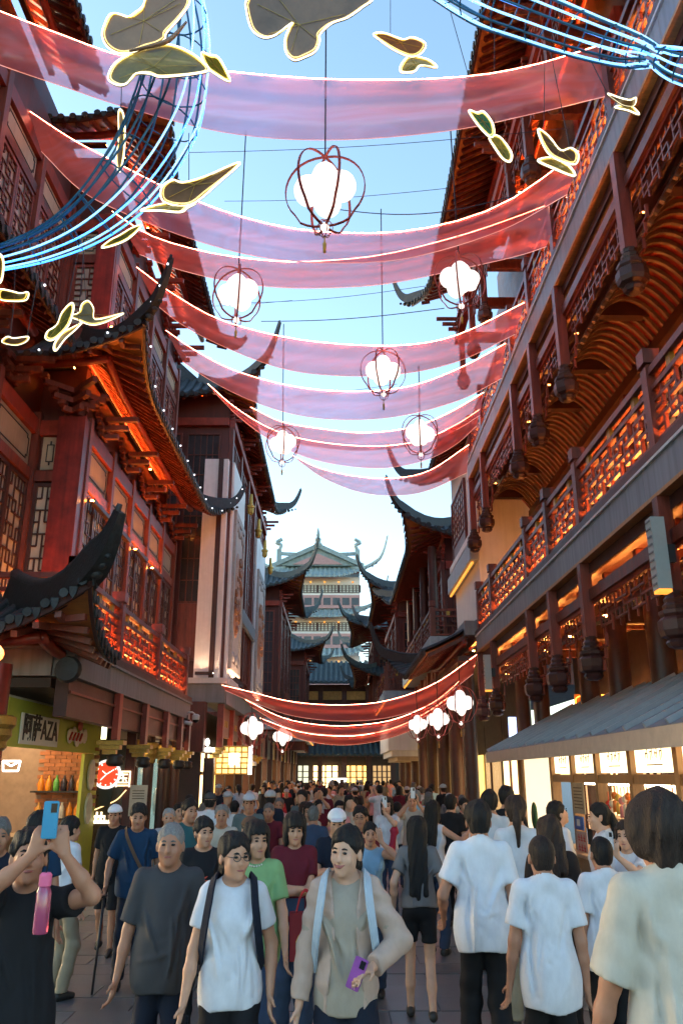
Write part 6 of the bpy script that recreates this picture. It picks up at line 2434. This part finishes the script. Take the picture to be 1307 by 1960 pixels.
def phone(label, W, p, ax_up, ax_n, m, m2=None, sz=(.074, .155, .009)):
    """a flat phone: body with camera bump, centre p in the figure's frame"""
    up = Vector(ax_up).normalized()
    n = Vector(ax_n)
    n = (n - up * n.dot(up)).normalized()
    x = up.cross(n)
    M3 = Matrix((x, n, up)).transposed().to_4x4()
    WW = W @ Matrix.Translation(Vector(p)) @ M3
    B = bpy.data.objects.new('phone', None)
    _link(B, None, WW)
    tag(B, label, 'phone')
    bm = bmesh.new()
    bmesh.ops.create_cube(bm, size=1)
    bmesh.ops.scale(bm, vec=(sz[0], sz[2], sz[1]), verts=bm.verts)
    bmesh.ops.bevel(bm, geom=bm.edges[:], offset=.004, segments=2, affect='EDGES')
    me = bpy.data.meshes.new('case')
    bm.to_mesh(me)
    bm.free()
    me.materials.append(m)
    inst('case', me, B, WW)
    b = MB()
    b.box((.0, sz[2] * .5 - .0005, .03), (.028, sz[2] * .5 + .003, .068))
    inst('camera_bump', b.mesh('camera_bump', m2 or M_PHONE), B, WW)
    b = MB()
    b.box((-sz[0] * .46, -sz[2] * .5 - .001, -sz[1] * .47), (sz[0] * .46, -sz[2] * .5 + .0005, sz[1] * .47))
    inst('screen', b.mesh('screen', M_PHONE), B, WW)
    return B


def straps(label, W, m, name='backpack', back=True, joints=None):
    """backpack: sack behind the wearer, two straps over the shoulders"""
    B = bpy.data.objects.new(name, None)
    _link(B, None, W)
    tag(B, label, 'backpack')
    b = MB()
    b.ball((0, .24, 1.14), .2, 14, 10, (.8, .5, 1.15))
    inst('sack', b.mesh('sack', m, True), B, W)
    for sx in (1, -1):
        b = MB()
        pts = spline([(sx * .10, .17, 1.40), (sx * .112, .06, 1.462), (sx * .122, -.06, 1.435), (sx * .135, -.135, 1.34), (sx * .16, -.125, 1.18), (sx * .18, .0, 1.02)], 18)
        ribbonpath2(b, pts, .05, .014)
        inst('strap', b.mesh('strap', m, False), B, W)
    return B


def ribbonpath2(mb, pts, w, t):
    """flat strap lying on the chest: width sideways, thickness outward"""
    n = len(pts)
    vs, fs = [], []
    for i, p in enumerate(pts):
        tg = (pts[min(i + 1, n - 1)] - pts[max(i - 1, 0)]).normalized()
        out = Vector((p.x, p.y - .0, (p.z - 1.25) * .6))
        out = (out - tg * out.dot(tg)).normalized()
        s = tg.cross(out)
        vs += [p - s * w / 2, p + s * w / 2, p + s * w / 2 + out * t, p - s * w / 2 + out * t]
    for i in range(n - 1):
        for k in range(4):
            fs.append((i * 4 + k, i * 4 + (k + 1) % 4, i * 4 + 4 + (k + 1) % 4, i * 4 + 4 + k))
    fs += [(3, 2, 1, 0), tuple((n - 1) * 4 + k for k in range(4))]
    mb.add(vs, fs)



# ---- front row
p, W, ms = P_('person in a black T-shirt raising a phone with both hands at the left edge', 66, 1574, 4.1, 8, 'black', 'greygreen', skin=0, vox=.0115,
              a=(.22, -.27, 1.60), b=(.07, -.29, 1.60), pa=(1, .1, -.75), pb=(-1, .1, -.75), ha=(-.3, -.1, 1), hb=(.35, -.1, 1), la=(-1, -.3, 0), lb=(1, -.3, 0), ca=.7, cb=.7,
              hem=.72, loose=.03, slv=.5, legs='shorts', hpitch=-8, hyaw=12)
phone('blue phone held up by the person in black at the left edge', W, (.145, -.32, 1.745), (0, 0, 1), (0, -1, 0), mat('blue_phone_case', (.02, .26, .45), .3, var=.05))
bt = bpy.data.objects.new('water_bottle', None)
BW = W @ Matrix.Translation((.155, -.34, 1.30)) @ Matrix.Scale(.96, 4)
_link(bt, None, BW)
tag(bt, 'translucent pink water bottle dangling from the hand at the left edge', 'bottle')
m_ = mat('pink_plastic', (.62, .10, .22), .15, var=.1, coat=.5)
mb_ = m_.node_tree.nodes['Principled BSDF']
mb_.inputs['Transmission Weight'].default_value = .45
inst('flask', MB().lathe([(.034, 0), (.037, .01), (.037, .16), (.028, .185), (.024, .19)], n=16).mesh('flask', m_, 'auto'), bt, BW)
inst('lid', MB().lathe([(.030, .19), (.031, .2), (.031, .235), (.022, .245)], n=16).mesh('lid', mat('pink_lid', (.75, .14, .28), .35, var=.05), 'auto'), bt, BW)
inst('cord', MB().tube([(0, 0, .24), (.006, .0, .29), (.0, .0, .33)], .004, 5).mesh('cord', C_['black']), bt, BW)

P_('grey-haired person in a charcoal V-neck T-shirt walking towards the viewer', 330, 1573, 5.2, 3, 'charcoal', 'navy', 'grey', 0, .0115, hair='buzz', fat=.7, vneck=.05, slv=.85, hem=.80, loose=.028, stride=.28, wrinkle=.006,
   a=(.27, -.02, .86), b=(-.29, -.06, .84), hpitch=-2)

p, W, ms = P_('person with glasses in a white T-shirt and black trousers looking sideways', 452, 1589, 4.75, 4, 'white', 'black', 'black', 1, .0115, hair='tail', fem=1, fat=.35, slv=.62, hem=.84, loose=.022, stride=.22, hyaw=26, glasses=1, wrinkle=.006,
              a=(.24, -.02, .90), b=(-.27, -.12, .84), legw=.024)
straps('navy backpack worn over the white T-shirt', W, C_['navy'])
wr = ms['_wr'][1][1]
phone('dark phone held low by the person with glasses', W, (wr[0] - .01, wr[1] - .02, wr[2] - .12), (.2, -.1, 1), (-.4, -1, 0), M_PHONE)

p, W, ms = P_('smiling person in a tan top and open beige jacket in the centre front', 662, 1575, 4.6, -3, 'tan', 'navy', 'black', 2, .0115, hair='tail', fem=1, fat=.2, slv=.7, hem=.84, loose=.014, stride=.25, hyaw=-20, hroll=4, smile=1, jacket=1,
              a=(.15, -.19, 1.06), pa=(1, .5, -.2), ha=(-.5, -.5, -.1), b=(-.27, -.04, .84), extra={'jacket': C_['beige']}, legw=.024)
straps('pale blue backpack of the smiling person in beige', W, cloth('pale_blue_strap', (.42, .52, .60)))
phone('phone with a purple and orange rim in the smiling person\'s hand', W, (.07, -.27, 1.05), (.35, -.2, 1), (-.3, -1, 0), mat('purple_phone_case', (.25, .07, .30), .3, var=.3))

# ---- second row
p, W, ms = P_('person in a green T-shirt with a pearl necklace behind the white T-shirt', 493, 1566, 6.0, -6, 'green', 'denim', 'black', 1, .013, hair='bob', fem=1, fat=.5, slv=.7, hem=.80, loose=.026, hyaw=30, fringe=.045,
              a=(.27, -.12, .86), stride=.2)
nk = MB()
for k in range(22):
    t = 2 * PI * k / 22
    nk.ball((.070 * math.sin(t), .005 - .085 * math.cos(t), 1.435 - .03 * math.cos(t)), .007, 6, 4)
ob = inst('pearl_necklace', nk.mesh('pearl_necklace', mat('pearl', (.75, .68, .6), .25, var=.05), True), None, W)
tag(ob, 'pearl necklace on the person in green', 'necklace')
p, W, ms = P_('person in a maroon T-shirt and denim dungarees with folded arms', 565, 1551, 7.1, 2, 'maroon', 'denim', 'black', 1, .013, hair='bob', fem=1, fat=.4, slv=.6, hem=.9, loose=.024, hyaw=8, hpitch=6, fringe=.030,
              a=(-.06, -.20, 1.10), b=(.07, -.185, 1.13), pa=(1, .4, -.6), pb=(-1, .4, -.6), ha=(-1, -.1, .0), hb=(1, -.1, 0), shoe=M_SHOEW, legw=.03)
bb = MB()
bb.grid([[(-.10, -.155, .93), (.10, -.155, .93)], [(-.10, -.168, 1.06), (.10, -.168, 1.06)]])
bb.grid([[(-.10, -.165, 1.06), (.10, -.165, 1.06)], [(-.10, -.155, .93), (.10, -.155, .93)]])
ob = inst('dungaree_bib', bb.mesh('dungaree_bib', C_['denim']), p, W)
bw = W @ Matrix.Translation((.0, -.3, .62))
bg_ = bpy.data.objects.new('shopping_bag', None)
_link(bg_, None, bw)
tag(bg_, 'red paper shopping bag with gold print below the folded arms', 'bag')
M_BAG = mat('red_paper_bag', (.22, .012, .018), .45, var=.1)
inst('bag_body', MB().prism([(-.02, -.06, .02), (.24, -.06, .02), (.25, -.07, .36), (-.03, -.07, .36)], (0, .11, 0)).mesh('bag_body', M_BAG), bg_, bw)
inst('bag_print', MB().prism([(.03, -.073, .16), (.05, -.073, .2), (.09, -.073, .24), (.07, -.073, .18), (.08, -.073, .12), (.04, -.073, .13)], (0, .004, 0)).mesh('bag_print', mat('gold_print', (.7, .42, .05), .5)), bg_, bw)
for yy in (-.065, .035):
    inst('bag_handle', MB().tube(spline([(.03, yy, .35), (.06, yy, .46), (.11, yy, .52), (.16, yy, .46), (.19, yy, .35)], 14), .007, 5).mesh('bag_handle', C_['red'], True), bg_, bw)
P_('person in a white baseball cap and navy shirt behind the smiling one', 645, 1546, 8.0, 0, 'navy', 'black', 'black', 1, .013, hair='cap', slv=.7, hem=.8, hpitch=8, b=(-.02, -.26, 1.18), pb=(-1, .3, -.8), extra={'cap': cloth('white_cap', (.7, .72, .75))})
p, W, ms = P_('person in a black top with a red flower print at left centre', 393, 1560, 7.2, 8, 'black', 'black', 'black', 1, .013, hair='short', fem=1, fat=.5, slv=.6, hem=.82, loose=.024, hyaw=22, fringe=.05, neck=.09)
fl_ = MB()
for k in range(9):
    t = 2 * PI * k / 9
    fl_.tube([(.0 + .02 * math.cos(t), -.172, 1.20 + .02 * math.sin(t)), (.07 * math.cos(t), -.176, 1.20 + .055 * math.sin(t))], [.009, .004], 5)
inst('flower_print', fl_.mesh('flower_print', mat('red_print', (.45, .05, .02), .7)), p, W)
p, W, ms = P_('stout person in a deep blue polo leaning on a walking stick', 268, 1535, 8.8, 12, 'deepblue', 'navy', 'black', 0, .013, hair='short', fat=1, slv=.75, hem=.82, loose=.03, vneck=.06, hpitch=9, b=(-.30, -.10, .92), a=(.27, 0, .88), cb=.9)
wr = Vector(ms['_wr'][1][1])
wp = W @ wr
ck = thing('walking_stick', (wp.x, wp.y, 0), 'dark walking stick held by the person in the blue polo', 'walking stick')
MB().tube([(wp.x - .0, wp.y - .02, wp.z - .09), (wp.x - .02, wp.y - .10, .0)], [.014, .011], 8).build('shaft', M_IRON, ck, smooth=True)
MB().tube([(wp.x, wp.y + .05, wp.z - .085), (wp.x, wp.y - .07, wp.z - .075)], .016, 8).build('handle', M_BLACK, ck, smooth=True)
sb = MB()
ribbonpath2(sb, spline([(-.13, .02, 1.46), (-.10, -.12, 1.37), (.03, -.175, 1.15), (.17, -.11, .95), (.2, .02, .88)], 16), .035, .008)
ob = inst('bag_strap', sb.mesh('bag_strap', C_['brown']), p, W)
P_('person in black with a white cap beside the watch advertisement', 222, 1539, 10.4, 4, 'black', 'black', 'black', 0, .015, hair='cap', slv=.7, hem=.78, legs='shorts', stride=.3, extra={'cap': MATS['white_cap']})
P_('laughing child in a sky blue tank top with a hand raised to the face', 708, 1571, 8.5, 0, 'skyblue', 'denim', 'black', 1, .013, hair='tail', fem=1, slv=0, hem=.85, loose=.014, smile=1, a=(.13, -.16, 1.50), pa=(1, -.1, -.9), ha=(-.3, -.1, 1), la=(-1, 0, 0), ca=.2)
P_('person with very long black hair in a grey T-shirt and black shorts, seen from behind', 797, 1560, 7.7, 176, 'grey', 'black', 'black', 2, .0125, hair='long', fem=1, fat=.3, slv=.62, hem=.92, loose=.024, legs='short_shorts', stride=.34, hlen=.52, face=0, a=(.26, -.02, .92), b=(-.25, -.08, .92))
P_('person in a plain white T-shirt and black trousers seen from behind', 913, 1528, 6.0, 178, 'white', 'black', 'black', 0, .012, hair='short', fat=.2, slv=.68, hem=.80, loose=.032, stride=.3, face=0, wrinkle=.006, a=(.27, -.16, .98))
P_('boy in a white T-shirt with cropped hair nearest the viewer, seen from behind', 1033, 1598, 5.15, 180, 'white', 'black', 'brown', 0, .0115, hair='buzz', slv=.7, hem=.74, loose=.034, stride=.2, face=0, wrinkle=.007, a=(.27, -.04, .84))
P_('second boy in a white T-shirt, partly behind the nearest person on the right', 1147, 1600, 6.0, 186, 'white', 'black', 'black', 0, .0125, hair='buzz', slv=.7, hem=.78, loose=.03, face=0)
P_('person in a loose cream T-shirt with tousled hair at the right edge, seen from behind', 1252, 1503, 3.35, 186, 'cream', 'black', 'brown', 0, .011, hair='mop', slv=.95, hem=.70, loose=.045, face=0, wrinkle=.005, a=(.31, -.10, .87), ca=.8)
P_('person with a low ponytail in a white top seen from behind at right', 985, 1520, 7.4, 172, 'white', 'khaki', 'brown', 1, .0135, hair='tail', fem=1, slv=.7, face=0)
p, W, ms = P_('person in a black lace blouse with long dark hair seen from behind', 1049, 1557, 6.5, 178, 'lace', 'black', 'brown', 1, .0135, hair='long', fem=1, fat=.3, slv=.85, hem=.80, loose=.035, hlen=.25, face=0)
P_('person in white looking up at the kiosk roof, seen in profile', 1066, 1531, 9.0, 105, 'white', 'black', 'black', 2, .0135, hair='short', slv=.7, hpitch=-18)
p, W, ms = P_('person in white raising a phone in front of the kiosk', 1192, 1566, 7.4, -35, 'white', 'denim', 'brown', 2, .0135, hair='long', fem=1, slv=.7, a=(-.0, -.34, 1.42), b=(-.09, -.33, 1.42), pa=(1, .2, -1), pb=(-1, .2, -1), ha=(0, -.2, 1), hb=(0, -.2, 1), la=(-1, 0, 0), lb=(1, 0, 0), ca=.6, cb=.6)
phone('white patterned phone raised in front of the kiosk', W, (-.045, -.375, 1.55), (0, 0, 1), (.0, -1, 0), mat('white_phone_case', (.62, .62, .66), .4, var=.3, scale=60))
P_('person with a ponytail in white standing sideways at the kiosk window', 1142, 1534, 8.3, -100, 'white', 'khaki', 'black', 2, .0135, hair='tail', fem=1, slv=.7)
p, W, ms = P_('person in a white sleeveless top stretching an arm out to take a picture', 828, 1530, 10.3, 150, 'white', 'denim', 'black', 1, .0145, hair='long', fem=1, slv=0, loose=.015, hlen=.35, b=(-.42, -.28, 1.36), pb=(-1, .3, -1))
P_('person in dark navy at the extreme left behind the raised phone', 4, 1562, 6.4, 25, 'navy', 'black', 'grey', 0, .014, hair='short', slv=.7)
P_('black-haired person standing behind the raised phone at left', 78, 1549, 6.9, 175, 'deepblue', 'black', 'black', 0, .014, hair='short', face=0)
P_('person in a white blouse with tied hair near the snack shop', 140, 1560, 8.4, 140, 'white', 'khaki', 'black', 1, .014, hair='tail', fem=1, slv=.5, face=0)

# ---- middle distance
MID = [('person in a grey-green T-shirt and pale cap on the left', 478, 1517, 11.4, 6, 'greygreen', 'black', 'black', 0, dict(hair='cap', extra={'cap': cloth('grey_cap', (.42, .45, .5))})),
       ('grey-haired person in a cream shirt left of centre', 426, 1539, 9.9, 6, 'cream', 'khaki', 'grey', 0, dict(hair='thin')),
       ('stout person in a maroon polo left of centre', 515, 1536, 11.8, -4, 'maroon', 'black', 'grey', 0, dict(hair='buzz', fat=.8)),
       ('short-haired person in dark teal facing right', 366, 1526, 9.4, 35, 'teal', 'black', 'black', 0, dict(hair='short')),
       ('white-haired person between the polo and the charcoal T-shirt', 325, 1546, 10.6, 10, 'lightgrey', 'black', 'white', 1, dict(hair='thin')),
       ('person in a white shirt with a dark cap seen from behind at left', 404, 1516, 12.4, 170, 'white', 'black', 'black', 1, dict(hair='cap', face=0, extra={'cap': C_['charcoal']})),
       ('person in a pink shirt behind the maroon polo', 535, 1526, 14.0, 0, 'pink', 'khaki', 'grey', 0, dict(hair='thin')),
       ('balding person in a denim shirt seen from behind in the centre', 600, 1541, 10.8, 178, 'denim', 'black', 'grey', 0, dict(hair='thin', face=0)),
       ('person in a beige dress behind the dungarees', 592, 1534, 12.2, -6, 'tan', 'tan', 'brown', 1, dict(hair='bob', fem=1)),
       ('person in a plum shirt with black hair behind the white cap', 689, 1540, 9.6, -8, 'maroon', 'black', 'black', 0, dict(hair='short', glasses=1)),
       ('person in a white T-shirt with a red scarf holding up a phone', 740, 1524, 12.6, -10, 'white', 'denim', 'black', 2, dict(hair='bob', fem=1, a=(-.02, -.3, 1.5), pa=(1, .2, -1), ha=(0, -.2, 1))),
       ('person lifting a white phone right of centre', 788, 1515, 13.2, -6, 'cream', 'khaki', 'brown', 1, dict(hair='short', a=(.1, -.3, 1.55), b=(-.05, -.3, 1.55), pa=(1, .2, -1), pb=(-1, .2, -1), ha=(0, -.2, 1), hb=(0, -.2, 1))),
       ('black-clad person right of the photographing one', 862, 1519, 12.0, 160, 'black', 'black', 'black', 1, dict(hair='short', face=0)),
       ('black-haired person in a pale T-shirt just behind the white T-shirt', 935, 1509, 9.4, 178, 'pale', 'black', 'black', 0, dict(hair='short', face=0)),
       ('person all in black in front of the arcade columns', 968, 1502, 10.4, 165, 'black', 'black', 'black', 1, dict(hair='short', face=0)),
       ('dark-haired person in black facing us by the columns', 887, 1526, 14.5, 20, 'black', 'black', 'black', 1, dict(hair='short')),
       ('person in a brown cap and charcoal shirt in the left crowd', 480, 1561, 8.2, 10, 'charcoal', 'black', 'black', 1, dict(hair='cap', extra={'cap': C_['brown']})),
       ('person in khaki in the left crowd behind the white hair', 345, 1535, 12.0, 20, 'khaki', 'black', 'black', 1, dict(hair='short')),
       ('person in white near the gold sign', 450, 1531, 14.5, 170, 'white', 'black', 'black', 1, dict(hair='short', face=0)),
       ('person in a pink top in the middle of the crowd', 650, 1531, 14.0, 5, 'pink', 'khaki', 'black', 2, dict(hair='bob', fem=1)),
       ('person in a pale T-shirt walking away in the middle of the crowd', 760, 1534, 16, 175, 'pale', 'denim', 'black', 1, dict(hair='short', face=0))]
for (lab, px, py, Y, yw, sh, lo, hcl, sk_, kw) in MID:
    kw = dict(kw)
    pr = P_(lab, px, py, Y, yw, sh, lo, hcl, sk_, .0165, stride=rb.uniform(.1, .3), **kw)
    if 'red scarf' in lab:
        W = pr[1]
        b = MB()
        b.tube(spline([(.16, -.2, 1.30), (.13, -.22, 1.18), (.10, -.2, 1.02), (.05, -.2, .95)], 10), [.03, .06, .08, .05, .05, .05, .06, .07, .08, .03], 8)
        tag(inst('scarf', b.mesh('scarf', mat('crimson_scarf', (.5, .02, .06), .7), True), None, W), 'crimson scarf hanging from the arm of a person taking a photo', 'scarf')
        phone('silver phone held up above the crimson scarf', W, (-.0, -.33, 1.64), (0, 0, 1), (0, -1, 0), mat('silver_phone', (.6, .62, .65), .3, var=0))
    if 'white phone right' in lab:
        phone('white phone lifted right of the crimson scarf', pr[1], (.02, -.33, 1.70), (0, 0, 1), (0, -1, 0), mat('silver_phone', (.6, .62, .65), .3, var=0))

# ---- far crowd: a few figures, copied with other clothes
SPEC = [dict(hair='short', stride=.3), dict(hair='bob', fem=1, stride=.2), dict(hair='tail', fem=1, stride=.3, legs='shorts'), dict(hair='short', fat=.8, stride=.1), dict(hair='long', fem=1, stride=.15),
        dict(hair='cap', stride=.25), dict(hair='short', a=(.05, -.3, 1.5), b=(-.05, -.3, 1.5), pa=(1, .2, -1), pb=(-1, .2, -1), ha=(0, -.2, 1), hb=(0, -.2, 1))]
TPL = []
for q, spx in enumerate(SPEC):
    spx['seed'] = q + 3
    ms = person_meshes(spx, .023)
    TPL.append({k: [np_mesh(k, V, Q, SK[0]) for (V, Q) in l_ if len(Q)] for k, l_ in ms.items() if not k.startswith('_')})
rc = random.Random(21)
TOPS = ['white', 'white', 'black', 'navy', 'pale', 'grey', 'maroon', 'pink', 'cream', 'skyblue', 'khaki', 'red', 'greygreen', 'charcoal']
SAY = dict(white='white', black='black', navy='navy', pale='pale grey', grey='grey', maroon='maroon', pink='pink', cream='cream', skyblue='sky blue', khaki='khaki', red='red', greygreen='grey-green', charcoal='charcoal')
KIND = ['short-haired', 'bob-haired', 'ponytailed', 'stout', 'long-haired', 'capped', 'phone-raising']
spots = []
tries = 0
while len(spots) < 140 and tries < 6000:
    tries += 1
    y = 12.5 + 37 * rc.random() ** .8
    xl, xr = (-3.3, 3.0) if y > 18 else (-3.0, 2.4)
    x = rc.uniform(xl, xr)
    if all((x - a) ** 2 + (y - b) ** 2 > .62 ** 2 for a, b in spots):
        spots.append((x, y))
used = {}
for (x, y) in spots:
    k = rc.randrange(7)
    if k == 6 and rc.random() < .5:
        k = 0
    away = rc.random() < (.75 if x > .3 else .3)
    top = rc.choice(TOPS)
    where = ('left' if x < -1.2 else 'right' if x > 1.0 else 'middle')
    dist = 'near part' if y < 20 else 'middle part' if y < 32 else 'far end'
    lab = '%s person in %s %s, %s of the crowd, %s' % (KIND[k], SAY[top], 'walking away' if away else 'facing us', where, dist)
    if lab in used:
        continue
    s = rc.uniform(.90, 1.02)
    W = Matrix.Translation((x, y, 0)) @ Matrix.Rotation((PI if away else 0) + rc.uniform(-.5, .5), 4, 'Z') @ Matrix.Diagonal((s * .9, s * .95, s, 1))
    P = bpy.data.objects.new('person', None)
    P.empty_display_size = .2
    _link(P, None, W)
    tag(P, lab, 'person', 'distant crowd')
    used[lab] = 1
    lowm = C_[rc.choice(['black', 'navy', 'denim', 'khaki', 'grey', 'black'])]
    hm = HAIRM[rc.choice(['black', 'black', 'black', 'brown', 'grey'])]
    sk_ = SK[rc.randrange(3)]
    for part, l_ in TPL[k].items():
        for me in l_:
            o = bpy.data.objects.new(part, me)
            _link(o, P, W)
            o.material_slots[0].link = 'OBJECT'
            o.material_slots[0].material = {'body': sk_, 'shirt': C_[top], 'trousers': lowm, 'shorts': lowm, 'hair': hm, 'shoe': M_SHOE, 'cap': C_['lightgrey']}.get(part, M_DARK)

# ================================================================ small fixtures
M_SPK = mat('pale_green_grey_case', (.36, .40, .38), .5, var=.08)


def speaker(label, px, py, y0, h):
    c = at(px, py, X=3.5)
    B = thing('column_speaker', (c.x, c.y, c.z - h / 2), label, 'loudspeaker')
    bx('case', M_SPK, B, (c.x - .09, c.y - .08, c.z - h / 2), (c.x + .06, c.y + .08, c.z + h / 2))
    for k in range(9):
        z = c.z - h / 2 + .05 + k * (h - .1) / 8
        bx('grille_bar', M_GREY, B, (c.x - .10, c.y - .06, z), (c.x - .092, c.y + .06, z + .02))
    bx('base_lamp', M_AMBER, B, (c.x - .085, c.y - .075, c.z - h / 2 - .035), (c.x + .055, c.y + .075, c.z - h / 2 - .002))
    bx('mount', M_IRON, B, (c.x + .062, c.y - .03, c.z - .1), (c.x + .16, c.y + .03, c.z + .1))


speaker('pale vertical speaker box on the nearest lower balcony post at right', 1262, 1060, 9, .80)
speaker('pale vertical speaker box on the farthest lower balcony post', 934, 1287, 19, .80)


def cctv(label, px, py, Y, s=1.0):
    c = at(px, py, Y=Y)
    B = thing('security_camera', c, label, 'camera')
    MB().lathe([(.09 * s, 0), (.10 * s, .03 * s), (.10 * s, .12 * s), (.05 * s, .15 * s)], c=c, n=14).build('housing', M_WHITE, B, smooth='auto')
    MB().ball(c, .085 * s, 12, 8, (1, 1, .9)).build('dome', mat('black_dome', (.01, .01, .012), .1, var=0), B, smooth=True)
    MB().tube([c + Vector((0, 0, .13 * s)), c + Vector((-.1 * s, 0, .2 * s)), c + Vector((-.35 * s, .05, .2 * s))], .022 * s, 6).build('arm', M_WHITE, B, smooth=True)


cctv('white dome camera at the far end of the left balcony', 375, 1378, 22.2)
cctv('white dome camera by the gold lattice sign', 486, 1466, 28, .9)
cctv('small dome camera over the middle of the left shops', 312, 1428, 21.0, .6)
BL = thing('bullet_camera', at(358, 1384, Y=22.0), 'long white bullet camera under the end of the left balcony', 'camera')
p_ = at(358, 1384, Y=22.0)
MB().tube([p_ + Vector((-.12, -.05, .02)), p_ + Vector((.15, -.1, -.02))], .05, 8).build('housing', M_WHITE, BL, smooth=True)
MB().tube([p_, p_ + Vector((0, .05, .2))], .018, 6).build('arm', M_IRON, BL)

# orange neon board above the kiosk roof
c = at(1152, 1344, Y=16.8)
NB = thing('neon_board', c, 'orange neon outlined restaurant board above the kiosk roof', 'sign')
bx('board', mat('orange_board', (.35, .10, .03), .5, emit=(1, .22, .02), estr=.08), NB, (c.x - .55, 16.8, c.z - .16), (c.x + .6, 16.86, c.z + .16))
b = MB()
b.tube([Vector((c.x + .55 * math.copysign(abs(math.cos(t)) ** .5, math.cos(t)), 16.77, c.z + .14 * math.copysign(abs(math.sin(t)) ** .6, math.sin(t)))) for t in [2 * PI * k / 28 for k in range(28)]], .012, 5, True)
b.build('neon_outline', glow('orange_neon', (1, .33, .03), 1.0), NB, smooth=True)
b = MB()
b.tube(spline([(c.x - .4, 16.77, c.z - .02), (c.x - .3, 16.77, c.z - .08), (c.x - .15, 16.77, c.z + .05), (c.x, 16.77, c.z - .06), (c.x + .1, 16.77, c.z + .06), (c.x + .25, 16.77, c.z - .05), (c.x + .4, 16.77, c.z + .04)], 30), .014, 5)
b.build('lettering', MATS['orange_neon'], NB, smooth=True)
c = at(982, 1408, Y=19.5)
BS = thing('blue_sign', c, 'narrow upright glowing blue and white sign between the arcade columns', 'sign')
bx('panel', glow('blue_white_glow', (.30, .45, 1.0), .5), BS, (c.x - .09, 19.5, c.z - .42), (c.x + .09, 19.56, c.z + .42))
for k in range(5):
    bx('mark', glow('pale_mark_glow', (.8, .9, 1), .8), BS, (c.x - .05, 19.47, c.z - .34 + k * .15), (c.x + .04 - .02 * (k % 2), 19.495, c.z - .25 + k * .15))
